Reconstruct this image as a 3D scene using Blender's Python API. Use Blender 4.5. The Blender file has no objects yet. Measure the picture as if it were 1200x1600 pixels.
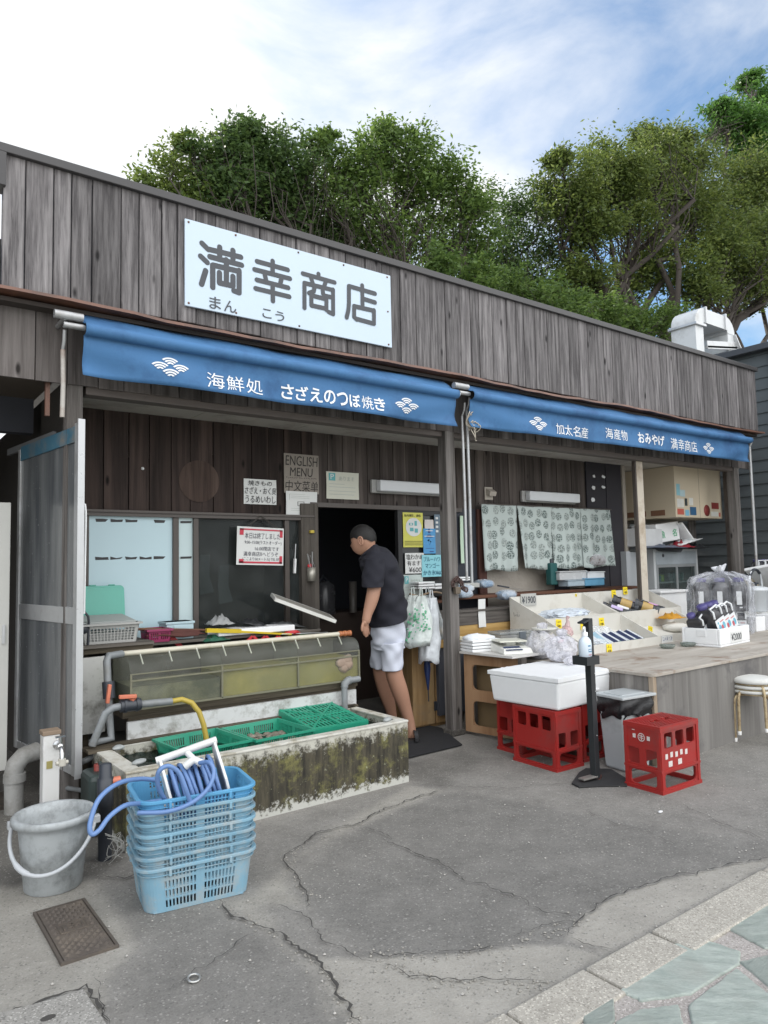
import bpy, bmesh, math, random
import numpy as np
from mathutils import Vector, Matrix, Euler
R_ = math.radians
C = bpy.context.scene.collection
SC = bpy.context.scene
random.seed(7)
# ------------------------------------------------------------------ camera
F, HC = 1120.0, 1.45
def _n(v): return v/np.linalg.norm(v)
_dx = _n(np.array([1506., -50., -F])); _dy = np.array([-840., -101., -F]); _dy = _n(_dy-_dx*(_dy@_dx)); _dz = np.cross(_dx, _dy)
RM = np.array([_dx, _dy, _dz]); CP = np.array([0., 0., HC])
camd = bpy.data.cameras.new('camera'); cam = bpy.data.objects.new('camera', camd); C.objects.link(cam)
cam.matrix_world = Matrix([list(RM[i])+[CP[i]] for i in range(3)]+[[0, 0, 0, 1]])
camd.sensor_fit = 'VERTICAL'; camd.sensor_height = 36; camd.lens = F/1600*36; camd.clip_end = 2000; camd.clip_start = .05
SC.camera = cam
# survey helpers: where the sight line through a photo point meets a real plane of the place
def _ray(px, py): return RM@np.array([px-600., 800.-py, -F])
def PY(px, py, y): d = _ray(px, py); return Vector(CP+d*((y-CP[1])/d[1]))
def PZ(px, py, z=0): d = _ray(px, py); return Vector(CP+d*((z-CP[2])/d[2]))
def PX(px, py, x): d = _ray(px, py); return Vector(CP+d*((x-CP[0])/d[0]))
def PD(px, py, dep): return Vector(CP+_ray(px, py)*(dep/F))
# ------------------------------------------------------------------ light
CLOUD_FILL = (23.5, 23.6, 23.6, 1); SKYK = 1.0
SUN_EL, SUN_AZ = R_(43), R_(-4)      # azimuth from +Y towards +X
w = bpy.data.worlds.new('World'); SC.world = w; w.use_nodes = True
nt = w.node_tree; N = nt.nodes; L = nt.links
bg = N['Background']
sky = N.new('ShaderNodeTexSky'); sky.sky_type = 'NISHITA'; sky.sun_disc = False
sky.sun_elevation = SUN_EL; sky.sun_rotation = SUN_AZ; sky.dust_density = .7; sky.air_density = 1.0; sky.ozone_density = 1.0
tc = N.new('ShaderNodeTexCoord'); mp = N.new('ShaderNodeMapping'); mp.inputs['Scale'].default_value = (1.6, 1.6, 3.4); mp.inputs['Rotation'].default_value = (R_(12), R_(-20), R_(20)); mp.inputs['Location'].default_value = (.35, .1, .2)
L.new(tc.outputs['Generated'], mp.inputs['Vector'])
nz = N.new('ShaderNodeTexNoise'); nz.inputs['Scale'].default_value = 1.7; nz.inputs['Detail'].default_value = 9; nz.inputs['Roughness'].default_value = .56; nz.inputs['Distortion'].default_value = .35
L.new(mp.outputs[0], nz.inputs['Vector'])
cr = N.new('ShaderNodeValToRGB'); cr.color_ramp.elements[0].position = .43; cr.color_ramp.elements[0].color = (0.0, 0.0, 0.0, 1); cr.color_ramp.elements[1].position = .72; cr.color_ramp.elements[1].color = (.95, .95, .95, 1)
L.new(nz.outputs['Fac'], cr.inputs[0])
sp = N.new('ShaderNodeSeparateXYZ'); L.new(tc.outputs['Generated'], sp.inputs[0])
def wmap(sock, a0, a1, b0, b1, kind='SMOOTHSTEP'):
    q = N.new('ShaderNodeMapRange'); q.interpolation_type = kind; q.inputs[1].default_value = a0; q.inputs[2].default_value = a1; q.inputs[3].default_value = b0; q.inputs[4].default_value = b1; L.new(sock, q.inputs[0]); return q.outputs[0]
def wmath(op, a_, b_):
    q = N.new('ShaderNodeMath'); q.operation = op; q.use_clamp = True
    for i, v in enumerate((a_, b_)):
        if isinstance(v, (int, float)): q.inputs[i].default_value = v
        else: L.new(v, q.inputs[i])
    return q.outputs[0]
back = wmap(sp.outputs[1], .25, -.35, 0, 1); hazy = wmap(sp.outputs[1], .52, .80, 0, 1)     # unseen cloud added behind the viewer to brighten the shopfront; haze round the sun
fac = wmath('MAXIMUM', wmath('ADD', cr.outputs[0], wmath('MULTIPLY', hazy, .75)), wmath('MULTIPLY', back, .92))
def wmix(f, a_, b_):
    q = N.new('ShaderNodeMix'); q.data_type = 'RGBA'; L.new(f, q.inputs['Factor'])
    for s_, v in ((6, a_), (7, b_)):
        if isinstance(v, tuple): q.inputs[s_].default_value = v
        else: L.new(v, q.inputs[s_])
    return q.outputs[2]
high = wmap(sp.outputs[2], -.05, .55, 0, 1); cloud = wmix(back, (9.0, 9.15, 9.3, 1), wmix(high, (12.2, 12.4, 12.6, 1), CLOUD_FILL))  # added rear cloud is brightest high up, shaped to deepen contact shadows
cloud = wmix(hazy, cloud, (9.5, 9.6, 9.6, 1)) if 0 else cloud
sk2 = N.new('ShaderNodeVectorMath'); sk2.operation = 'MULTIPLY'; sk2.inputs[1].default_value = (1.14, 1.35, 1.42); L.new(sky.outputs[0], sk2.inputs[0])
L.new(wmix(fac, sk2.outputs[0], cloud), bg.inputs['Color']); bg.inputs['Strength'].default_value = .06
sd = bpy.data.lights.new('sun', 'SUN'); sd.energy = 3.0; sd.angle = R_(.8); sd.color = (1, .95, .86)
so = bpy.data.objects.new('sun', sd); C.objects.link(so)
_sv = Vector((math.sin(SUN_AZ)*math.cos(SUN_EL), math.cos(SUN_AZ)*math.cos(SUN_EL), math.sin(SUN_EL)))
so.rotation_euler = _sv.to_track_quat('Z', 'Y').to_euler(); so.location = (0, 20, 20)
SC.view_settings.view_transform = 'Standard'; SC.view_settings.look = 'None'; SC.view_settings.gamma = 1; SC.view_settings.use_curve_mapping = False
SC.view_settings.exposure = 1.05
SC.cycles.max_bounces = 8; SC.cycles.transparent_max_bounces = 12
# ------------------------------------------------------------------ materials
MATS = {}
def newmat(name):
    m = bpy.data.materials.new(name); m.use_nodes = True
    n = m.node_tree.nodes; return m, n, m.node_tree.links, n['Principled BSDF']
def c4(c, k=1): return (min(1, c[0]*k), min(1, c[1]*k), min(1, c[2]*k), 1)
def mixrgb(n, l, f, a, b, blend='MIX'):
    x = n.new('ShaderNodeMix'); x.data_type = 'RGBA'; x.blend_type = blend
    for s, v in (('Factor', f), (6, a), (7, b)):
        if isinstance(v, (float, int)): x.inputs[s].default_value = v
        elif isinstance(v, tuple): x.inputs[s].default_value = v if len(v) == 4 else v+(1,)
        else: l.new(v, x.inputs[s])
    return x.outputs[2]
def noise(n, l, vec, scale, detail=5, rough=.6):
    t = n.new('ShaderNodeTexNoise'); t.inputs['Scale'].default_value = scale; t.inputs['Detail'].default_value = detail; t.inputs['Roughness'].default_value = rough
    l.new(vec, t.inputs['Vector']); return t.outputs['Fac']
def ramp(n, l, fac, p0, p1, c0=(0, 0, 0, 1), c1=(1, 1, 1, 1)):
    r = n.new('ShaderNodeValToRGB'); r.color_ramp.elements[0].position = p0; r.color_ramp.elements[1].position = p1
    r.color_ramp.elements[0].color = c0; r.color_ramp.elements[1].color = c1; l.new(fac, r.inputs[0]); return r.outputs[0]
def objvec(n, l, sc=(1, 1, 1), rnd=True):
    t = n.new('ShaderNodeTexCoord'); m = n.new('ShaderNodeMapping'); m.inputs['Scale'].default_value = sc; l.new(t.outputs['Object'], m.inputs['Vector'])
    if rnd:
        oi = n.new('ShaderNodeObjectInfo'); ma = n.new('ShaderNodeMath'); ma.operation = 'MULTIPLY'; ma.inputs[1].default_value = 37.; l.new(oi.outputs['Random'], ma.inputs[0]); l.new(ma.outputs[0], m.inputs['Location'])
    return m.outputs[0]
def bump(n, l, b, h, s, d=.01):
    x = n.new('ShaderNodeBump'); x.inputs['Strength'].default_value = s; x.inputs['Distance'].default_value = d; l.new(h, x.inputs['Height']); l.new(x.outputs[0], b.inputs['Normal'])
def mat(name, col, rough=.55, var=.18, scale=9, bmp=.15, metal=0, dirt=None, dirt_amt=.5, dscale=3, stretch=(1, 1, 1), coat=0, bd=.004, spec=.5):
    if name in MATS: return MATS[name]
    m, n, l, b = newmat(name); v = objvec(n, l, stretch)
    f = noise(n, l, v, scale, 6); col_o = mixrgb(n, l, f, c4(col, 1-var), c4(col, 1+var))
    if dirt:
        g = ramp(n, l, noise(n, l, v, dscale, 8, .7), .62-.3*dirt_amt, .85-.3*dirt_amt); col_o = mixrgb(n, l, g, col_o, c4(dirt))
    l.new(col_o, b.inputs['Base Color'])
    rr = n.new('ShaderNodeMapRange'); rr.inputs[3].default_value = max(0, rough-.1); rr.inputs[4].default_value = min(1, rough+.12); l.new(f, rr.inputs[0]); l.new(rr.outputs[0], b.inputs['Roughness'])
    b.inputs['Metallic'].default_value = metal; b.inputs['Specular IOR Level'].default_value = spec
    if coat: b.inputs['Coat Weight'].default_value = coat
    if bmp: bump(n, l, b, noise(n, l, v, scale*4, 5), bmp, bd)
    MATS[name] = m; return m
def wood(name, dark, mid, light, axis='Z', rough=.8, fine=90, knots=True, isl=.35, bmp=.5, stain=None, zs=.045, ssc=1.3):
    if name in MATS: return MATS[name]
    m, n, l, b = newmat(name)
    st = {'Z': (1, 1, zs), 'X': (zs, 1, 1), 'Y': (1, zs, 1)}[axis]
    t = n.new('ShaderNodeTexCoord'); g = n.new('ShaderNodeNewGeometry')
    cb = n.new('ShaderNodeVectorMath'); cb.operation = 'MULTIPLY_ADD'; cv = n.new('ShaderNodeCombineXYZ')
    for i in range(3): l.new(g.outputs['Random Per Island'], cv.inputs[i])
    cb.inputs[1].default_value = (23, 17, 31); l.new(cv.outputs[0], cb.inputs[0]); l.new(t.outputs['Object'], cb.inputs[2])
    mp = n.new('ShaderNodeMapping'); mp.inputs['Scale'].default_value = st; l.new(cb.outputs[0], mp.inputs['Vector'])
    wv = n.new('ShaderNodeTexNoise'); wv.inputs['Scale'].default_value = fine; wv.inputs['Detail'].default_value = 7; wv.inputs['Roughness'].default_value = .65; wv.inputs['Distortion'].default_value = .6; l.new(mp.outputs[0], wv.inputs['Vector'])
    wl = noise(n, l, mp.outputs[0], fine*.22, 5, .6); big = noise(n, l, cb.outputs[0], 2.2, 6, .6)
    c1 = mixrgb(n, l, ramp(n, l, wv.outputs['Fac'], .3, .7), c4(dark), c4(mid))
    c2 = mixrgb(n, l, ramp(n, l, wl, .42, .72), c1, c4(light))
    blo = mixrgb(n, l, ramp(n, l, big, .35, .75), c2, c4(mid))
    c3 = mixrgb(n, l, .45, c2, blo)
    if knots:
        mk = n.new('ShaderNodeMapping'); mk.inputs['Scale'].default_value = tuple((.38 if s < .5 else 1.) for s in st); l.new(cb.outputs[0], mk.inputs['Vector'])
        vo = n.new('ShaderNodeTexVoronoi'); vo.inputs['Scale'].default_value = 6.5; l.new(mk.outputs[0], vo.inputs['Vector'])
        k = ramp(n, l, vo.outputs['Distance'], .05, .12, (1, 1, 1, 1), (0, 0, 0, 1)); c3 = mixrgb(n, l, k, c3, c4(dark, .45))
    if stain:
        c3 = mixrgb(n, l, ramp(n, l, noise(n, l, cb.outputs[0], ssc, 8, .7), .54, .66), c3, c4(stain))
    mr = n.new('ShaderNodeMapRange'); mr.inputs[3].default_value = 1-isl; mr.inputs[4].default_value = 1+isl; l.new(g.outputs['Random Per Island'], mr.inputs[0])
    hv = n.new('ShaderNodeHueSaturation'); l.new(c3, hv.inputs['Color']); l.new(mr.outputs[0], hv.inputs['Value'])
    l.new(hv.outputs[0], b.inputs['Base Color']); b.inputs['Roughness'].default_value = rough; b.inputs['Specular IOR Level'].default_value = .25
    bump(n, l, b, wv.outputs['Fac'], bmp, .006); MATS[name] = m; return m
def glass(name, tint=(.8, .9, .9), rough=.05, alpha=.35, col=None):
    if name in MATS: return MATS[name]
    m, n, l, b = newmat(name); o = n['Material Output']
    tr = n.new('ShaderNodeBsdfTransparent'); tr.inputs[0].default_value = c4(tint); ms = n.new('ShaderNodeMixShader')
    v = objvec(n, l); f = noise(n, l, v, 5, 6)
    cc = col or (.5, .55, .55); l.new(mixrgb(n, l, f, c4(cc, .7), c4(cc, 1.2)), b.inputs['Base Color']); b.inputs['Roughness'].default_value = rough
    mr = n.new('ShaderNodeMapRange'); mr.inputs[3].default_value = max(0, alpha-.15); mr.inputs[4].default_value = min(1, alpha+.15); l.new(f, mr.inputs[0])
    l.new(mr.outputs[0], ms.inputs[0]); l.new(tr.outputs[0], ms.inputs[1]); l.new(b.outputs[0], ms.inputs[2]); l.new(ms.outputs[0], o.inputs[0]); MATS[name] = m; return m
def plastic_film(name, col=(.85, .87, .88), alpha=.55):
    if name in MATS: return MATS[name]
    m, n, l, b = newmat(name); o = n['Material Output']; tr = n.new('ShaderNodeBsdfTransparent'); ms = n.new('ShaderNodeMixShader')
    v = objvec(n, l); f = noise(n, l, v, 9, 4, .55); b.inputs['Base Color'].default_value = c4(col); b.inputs['Roughness'].default_value = .16
    vo = n.new('ShaderNodeTexVoronoi'); vo.feature = 'SMOOTH_F1'; vo.inputs['Scale'].default_value = 22; l.new(v, vo.inputs['Vector']); bump(n, l, b, vo.outputs['Distance'], .45, .012)
    lw = n.new('ShaderNodeLayerWeight'); lw.inputs['Blend'].default_value = .35; ma = n.new('ShaderNodeMath'); ma.operation = 'MULTIPLY_ADD'; ma.inputs[1].default_value = .45; l.new(lw.outputs['Facing'], ma.inputs[0])
    mr = n.new('ShaderNodeMapRange'); mr.inputs[1].default_value = .35; mr.inputs[2].default_value = .65; mr.inputs[3].default_value = max(.04, alpha-.22); mr.inputs[4].default_value = min(1, alpha+.12); l.new(f, mr.inputs[0]); l.new(mr.outputs[0], ma.inputs[2]); ma.use_clamp = True
    l.new(ma.outputs[0], ms.inputs[0]); l.new(tr.outputs[0], ms.inputs[1]); l.new(b.outputs[0], ms.inputs[2]); l.new(ms.outputs[0], o.inputs[0]); MATS[name] = m; return m
# ------------------------------------------------------------------ mesh builder
class MB:
    def __init__(s): s.v = []; s.f = []; s.mi = []; s.sm = []
    def add(s, vs, fs, mi=0, sm=False):
        o = len(s.v); s.v += [tuple(v) for v in vs]; s.f += [tuple(i+o for i in f) for f in fs]; s.mi += [mi]*len(fs); s.sm += [sm]*len(fs); return s
    def box(s, x0, x1, y0, y1, z0, z1, mi=0, M=None):
        vs = [Vector((x, y, z)) for z in (z0, z1) for y in (y0, y1) for x in (x0, x1)]
        if M is not None: vs = [M@v for v in vs]
        return s.add(vs, [(0, 2, 3, 1), (4, 5, 7, 6), (0, 1, 5, 4), (2, 6, 7, 3), (0, 4, 6, 2), (1, 3, 7, 5)], mi)
    def hexa(s, vs, mi=0): return s.add(vs, [(0, 2, 3, 1), (4, 5, 7, 6), (0, 1, 5, 4), (2, 6, 7, 3), (0, 4, 6, 2), (1, 3, 7, 5)], mi)
    def bar(s, a, b, w, h=None, mi=0, up=(0, 0, 1)):
        a = Vector(a); b = Vector(b); d = (b-a).normalized(); h = h or w; u = Vector(up)
        if abs(d.dot(u)) > .95: u = Vector((1, 0, 0))
        x = d.cross(u).normalized(); y = x.cross(d).normalized()
        vs = [p+x*(sx*w/2)+y*(sy*h/2) for p in (a, b) for sy in (-1, 1) for sx in (-1, 1)]
        return s.hexa(vs, mi)
    def tube(s, pts, r, n=10, mi=0, caps=True, closed=False):
        pts = [Vector(p) for p in pts]; K = len(pts); rs = r if isinstance(r, (list, tuple)) else [r]*K
        vs = []; fs = []; prev = None
        for i, p in enumerate(pts):
            a = pts[(i-1) % K] if (closed or i) else p; b = pts[(i+1) % K] if (closed or i < K-1) else p
            t = (b-a).normalized() if (b-a).length > 1e-9 else Vector((0, 0, 1))
            if prev is None:
                u = Vector((0, 0, 1)) if abs(t.z) < .9 else Vector((1, 0, 0)); x = t.cross(u).normalized()
            else:
                x = prev-t*prev.dot(t); x = x.normalized() if x.length > 1e-6 else t.orthogonal().normalized()
            prev = x; y = t.cross(x)
            for k in range(n):
                q = 2*math.pi*k/n; vs.append(p+(x*math.cos(q)+y*math.sin(q))*rs[i])
        for i in range(K if closed else K-1):
            j = (i+1) % K
            for k in range(n): fs.append((i*n+k, i*n+(k+1) % n, j*n+(k+1) % n, j*n+k))
        s.add(vs, fs, mi, True)
        if caps and not closed: s.add(vs[:n], [tuple(range(n))[::-1]], mi); s.add(vs[-n:], [tuple(range(n))], mi)
        return s
    def lathe(s, prof, n=24, c=(0, 0, 0), mi=0, M=None, caps=True, sq=(1, 1)):
        vs = []; fs = []
        for r, z in prof:
            for k in range(n):
                q = 2*math.pi*k/n; v = Vector((c[0]+r*math.cos(q)*sq[0], c[1]+r*math.sin(q)*sq[1], c[2]+z)); vs.append(M@v if M is not None else v)
        for i in range(len(prof)-1):
            for k in range(n): fs.append((i*n+k, i*n+(k+1) % n, (i+1)*n+(k+1) % n, (i+1)*n+k))
        s.add(vs, fs, mi, True)
        if caps:
            if prof[0][0] > 1e-5: s.add(vs[:n], [tuple(range(n))[::-1]], mi)
            if prof[-1][0] > 1e-5: s.add(vs[-n:], [tuple(range(n))], mi)
        return s
    def prism(s, poly, d, mi=0):
        poly = [Vector(p) for p in poly]; d = Vector(d); n = len(poly); vs = poly+[p+d for p in poly]
        fs = [tuple(range(n))[::-1], tuple(range(n, 2*n))]+[(i, (i+1) % n, n+(i+1) % n, n+i) for i in range(n)]
        return s.add(vs, fs, mi)
    def panel(s, us, vs_, holes, fn, t, mi=0):
        """a sheet of thickness t over [us]x[vs] with rectangular holes, mapped to space by fn(u,v,n)"""
        u = sorted(set([us[0], us[1]]+[h[0] for h in holes]+[h[1] for h in holes])); v = sorted(set([vs_[0], vs_[1]]+[h[2] for h in holes]+[h[3] for h in holes]))
        nu, nv = len(u)-1, len(v)-1
        solid = [[not any(h[0]-1e-6 <= (u[i]+u[i+1])/2 <= h[1]+1e-6 and h[2]-1e-6 <= (v[j]+v[j+1])/2 <= h[3]+1e-6 for h in holes) for j in range(nv)] for i in range(nu)]
        idx = {}; V = []; Fc = []
        def vi(i, j, k):
            if (i, j, k) not in idx: idx[(i, j, k)] = len(V); V.append(fn(u[i], v[j], k*t))
            return idx[(i, j, k)]
        for i in range(nu):
            for j in range(nv):
                if not solid[i][j]: continue
                Fc.append((vi(i, j, 0), vi(i+1, j, 0), vi(i+1, j+1, 0), vi(i, j+1, 0))); Fc.append((vi(i, j, 1), vi(i, j+1, 1), vi(i+1, j+1, 1), vi(i+1, j, 1)))
                for (di, dj, a, b) in ((-1, 0, (i, j), (i, j+1)), (1, 0, (i+1, j+1), (i+1, j)), (0, -1, (i+1, j), (i, j)), (0, 1, (i, j+1), (i+1, j+1))):
                    x, y = i+di, j+dj
                    if not (0 <= x < nu and 0 <= y < nv and solid[x][y]): Fc.append((vi(*a, 0), vi(*b, 0), vi(*b, 1), vi(*a, 1)))
        return s.add(V, Fc, mi)
    def build(s, name, m, parent=None, bevel=0, sub=0, seg=2, world=True):
        me = bpy.data.meshes.new(name); vs = s.v
        if parent is not None and world:
            root = parent
            while root.parent: root = root.parent
            o = root.location; vs = [(a-o.x, b-o.y, c-o.z) for a, b, c in vs]
        me.from_pydata(vs, [], s.f); ms = m if isinstance(m, (list, tuple)) else [m]
        for q in ms: me.materials.append(q)
        me.polygons.foreach_set('material_index', s.mi); me.polygons.foreach_set('use_smooth', s.sm); me.update()
        bm = bmesh.new(); bm.from_mesh(me); bmesh.ops.recalc_face_normals(bm, faces=bm.faces); bm.to_mesh(me); bm.free()
        ob = bpy.data.objects.new(name, me); C.objects.link(ob)
        if parent is not None: ob.parent = parent
        if bevel:
            b = ob.modifiers.new('b', 'BEVEL'); b.width = bevel; b.segments = seg; b.limit_method = 'ANGLE'; b.angle_limit = R_(35); b.harden_normals = False
        if sub: x = ob.modifiers.new('s', 'SUBSURF'); x.levels = sub; x.render_levels = sub
        return ob
def thing(name, label, cat, loc=(0, 0, 0), rotz=0, group=None):
    o = bpy.data.objects.new(name, None); C.objects.link(o); o.location = loc; o.rotation_euler = (0, 0, rotz); o.empty_display_size = .1
    return tag(o, label, cat, group)
def tag(o, label, cat, group=None):
    o['label'] = label; o['category'] = cat
    if group: o['group'] = group
    return o
def struct(o): o['kind'] = 'structure'; return o
def dup(root, loc, rotz=0, label=None, group=None):
    r = root.copy(); C.objects.link(r); r.location = loc; r.rotation_euler = (0, 0, rotz)
    if label: r['label'] = label
    if group: r['group'] = group
    for ch in list(root.children):
        c = ch.copy(); C.objects.link(c); c.parent = r
        for g in list(ch.children): d = g.copy(); C.objects.link(d); d.parent = c
    return r
# ------------------------------------------------------------------ lettering
def text_mesh(body, off=0.0, ext=.002, shear=0, bev=0, lines=1.0):
    c = bpy.data.curves.new('lettering', 'FONT'); c.body = body; c.size = 1; c.offset = off; c.extrude = ext; c.shear = shear; c.align_x = 'LEFT'; c.space_line = lines; c.resolution_u = 3
    if bev: c.bevel_depth = bev; c.bevel_resolution = 1
    o = bpy.data.objects.new('lettering', c); SC.collection.objects.link(o)
    dg = bpy.context.evaluated_depsgraph_get(); me = bpy.data.meshes.new_from_object(o.evaluated_get(dg))
    bpy.data.objects.remove(o); bpy.data.curves.remove(c); return me
def text_v(body, **k):
    me = text_mesh(body, **k); vs = np.array([v.co[:] for v in me.vertices]); fs = [tuple(p.vertices) for p in me.polygons]; bpy.data.meshes.remove(me)
    return vs, fs
def text_fit(mb, body, o, r, u, W, Hh, mi=0, lift=.0015, warp=None, keep=False, thick=.001, **k):
    """fit lettering into a W x H box whose lower left corner is o, along unit vectors r and u"""
    vs, fs = text_v(body, **k); r = Vector(r); u = Vector(u); n = r.cross(u); o = Vector(o)
    a = vs.min(0); b = vs.max(0); sx = W/max(1e-6, b[0]-a[0]); sy = Hh/max(1e-6, b[1]-a[1])
    if keep: sx = sy = min(sx, sy)
    zs = thick/max(1e-6, b[2]-a[2]); out = []
    for x, y, z in vs:
        p = o+r*((x-a[0])*sx)+u*((y-a[1])*sy)+n*(lift+(z-a[2])*zs)
        out.append(warp(p) if warp else p)
    mb.add(out, fs, mi)
UX, UZ = Vector((1, 0, 0)), Vector((0, 0, 1))
def tbox(mb, body, px0, py0, px1, py1, Y, **k):
    """lettering in the vertical plane y=Y spanning the two surveyed corners (top-left, bottom-right)"""
    a = PY(px0, py1, Y); b = PY(px1, py1, Y); t = PY((px0+px1)/2, py0, Y)
    zb = (a.z+b.z)/2; text_fit(mb, body, (a.x, Y, zb), UX, UZ, b.x-a.x, t.z-zb, **k)
def scribble(mb, o, r, u, W, Hh, seed, n=9, t=.004, mi=0):
    rg = random.Random(seed); r = Vector(r); u = Vector(u); nn = r.cross(u); o = Vector(o)+nn*.0012; x = 0
    for i in range(n):
        x0 = W*(i+.15)/n; x1 = W*(i+.85)/n
        for j in range(2):
            a = o+r*rg.uniform(x0, x1)+u*rg.uniform(0, Hh); b = o+r*rg.uniform(x0, x1)+u*rg.uniform(0, Hh)
            if (b-a).length > 1e-4: mb.bar(a, b, t, .0006, mi, up=nn)
# ================================================================== materials of the place
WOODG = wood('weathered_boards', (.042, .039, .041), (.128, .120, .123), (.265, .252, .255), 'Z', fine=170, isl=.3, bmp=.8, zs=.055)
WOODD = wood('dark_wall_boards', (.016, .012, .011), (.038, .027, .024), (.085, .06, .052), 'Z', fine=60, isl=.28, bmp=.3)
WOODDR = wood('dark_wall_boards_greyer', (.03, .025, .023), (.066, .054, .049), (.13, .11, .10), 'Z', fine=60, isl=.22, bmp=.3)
POST = wood('post_wood', (.05, .045, .042), (.13, .118, .11), (.25, .235, .225), 'Z', fine=80, isl=.1)
RUST = mat('copper_flashing', (.16, .075, .05), .5, .35, 6, dirt=(.05, .035, .03), dirt_amt=.6)
DKMETAL = mat('dark_roof_metal', (.05, .048, .05), .45, .2, 12)
STEEL = mat('galvanised_steel', (.42, .43, .44), .42, .2, 20, metal=.55, dirt=(.2, .15, .12), dirt_amt=.35)
ALU = mat('aluminium', (.55, .56, .57), .38, .12, 30, metal=.5, dirt=(.3, .29, .27), dirt_amt=.3)
BRONZE = mat('brown_window_metal', (.075, .062, .055), .42, .15, 20)
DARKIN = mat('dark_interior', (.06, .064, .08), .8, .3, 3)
CEIL = mat('ceiling_board', (.42, .40, .37), .75, .12, 4, dirt=(.22, .19, .17), dirt_amt=.35)
WHITEP = mat('white_paint', (.78, .79, .80), .4, .05, 10, dirt=(.5, .5, .48), dirt_amt=.25)
# ---- ground
def ground_mat(name, a, b_, c_, sc=1.0, spk=.25, damp=None):
    m, n, l, b = newmat(name); t = n.new('ShaderNodeTexCoord'); v = t.outputs['Object']
    big = ramp(n, l, noise(n, l, v, .9*sc, 8, .68), .32, .68); mid = ramp(n, l, noise(n, l, v, 6*sc, 9, .72), .3, .72)
    col = mixrgb(n, l, big, c4(a), c4(b_)); col = mixrgb(n, l, .5, col, mixrgb(n, l, mid, c4(a, .8), c4(c_)))
    st = ramp(n, l, noise(n, l, v, 2.1*sc, 10, .75), .57, .72); col = mixrgb(n, l, st, col, c4(a, .62))
    if damp: col = mixrgb(n, l, ramp(n, l, noise(n, l, v, .5, 6, .6), .5, .62), col, c4(damp))
    vo = n.new('ShaderNodeTexVoronoi'); vo.inputs['Scale'].default_value = 190; l.new(v, vo.inputs['Vector'])
    hs = n.new('ShaderNodeSeparateColor'); l.new(vo.outputs['Color'], hs.inputs[0])
    col = mixrgb(n, l, ramp(n, l, hs.outputs[0], .86, .9), col, c4(c_, 1.2)); col = mixrgb(n, l, ramp(n, l, hs.outputs[1], .84, .88), col, c4(a, .7))
    fn = noise(n, l, v, 120, 6, .8); x = mixrgb(n, l, spk, col, mixrgb(n, l, ramp(n, l, fn, .3, .7), c4(a, .55), c4(c_, 1.2)))
    l.new(x, b.inputs['Base Color']); b.inputs['Roughness'].default_value = .88; b.inputs['Specular IOR Level'].default_value = .25
    bump(n, l, b, fn, .3, .004); MATS[name] = m; return m
CONC = ground_mat('old_concrete', (.24, .23, .212), (.33, .318, .295), (.41, .395, .365), 1.3, .2)
DAMP = ground_mat('damp_concrete', (.05, .046, .042), (.10, .094, .085), (.16, .15, .135), 1.8, .3)
GRAN = ground_mat('granite', (.33, .305, .265), (.45, .42, .37), (.53, .50, .44), 3., .3)
MASKS = {'conc': [([(-60, 1395), (40, 1372), (150, 1375), (190, 1440), (215, 1480), (165, 1530), (150, 1600), (-200, 1640)], 1), ([(345, 1410), (395, 1395), (520, 1290), (640, 1225), (700, 1235), (560, 1295), (470, 1340), (450, 1370), (485, 1420), (420, 1420), (440, 1450), (510, 1540), (545, 1600), (500, 1600), (480, 1520), (420, 1470)], .75)],
    'pale': [([(545, 1600), (485, 1500), (600, 1497), (690, 1495), (800, 1480), (880, 1478), (940, 1490), (770, 1600), (650, 1660)], 1), ([(890, 1470), (905, 1440), (960, 1400), (1040, 1375), (1100, 1362), (1160, 1348), (1250, 1335), (1200, 1352), (955, 1487)], 1)],
    'dark': [([(520, 1330), (620, 1262), (720, 1238), (1000, 1290), (1230, 1320), (1150, 1352), (1040, 1372), (900, 1440), (880, 1472), (690, 1490), (600, 1490), (500, 1430), (470, 1370)], 1), ([(180, 1400), (340, 1412), (400, 1460), (480, 1520), (500, 1600), (200, 1600), (215, 1480)], .6)],
    'damp': [([(-400, 1330), (20, 1385), (60, 1372), (150, 1370), (190, 1345), (240, 1290), (300, 1230), (170, 1150), (-400, 1150)], 1), ([(636, 1185), (720, 1170), (760, 1185), (700, 1230), (636, 1230)], .5)]}
def pmask(X, Y, poly):
    g = np.array([PZ(*q)[:2] for q in poly]); ins = np.zeros(X.shape, bool); D = np.full(X.shape, 9.)
    for (x0, y0), (x1, y1) in zip(g, np.roll(g, -1, 0)):
        c = (y0 > Y) != (y1 > Y); ins ^= c & (X < (x1-x0)*(Y-y0)/(y1-y0+1e-12)+x0); t_ = np.clip(((X-x0)*(x1-x0)+(Y-y0)*(y1-y0))/((x1-x0)**2+(y1-y0)**2), 0, 1); D = np.minimum(D, np.hypot(X-x0-t_*(x1-x0), Y-y0-t_*(y1-y0)))
    return np.where(ins, D, -D)
gx = np.concatenate([[-300, -40, -4], np.arange(-1, 6.6, .03), [7, 8, 10, 40, 300]]); gy = np.concatenate([[-300, -40, -4, 0], np.arange(1.3, 5.2, .03), [6, 8, 20, 300]])
GX, GY = np.meshgrid(gx, gy, indexing='ij'); nxg, nyg = GX.shape
me = bpy.data.meshes.new('ground'); ii = (np.arange(nxg-1)[:, None]*nyg+np.arange(nyg-1)[None]).ravel()
me.from_pydata(np.stack([GX.ravel(), GY.ravel(), GX.ravel()*0], 1).tolist(), [], np.stack([ii, ii+nyg, ii+nyg+1, ii+1], 1).tolist())
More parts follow.
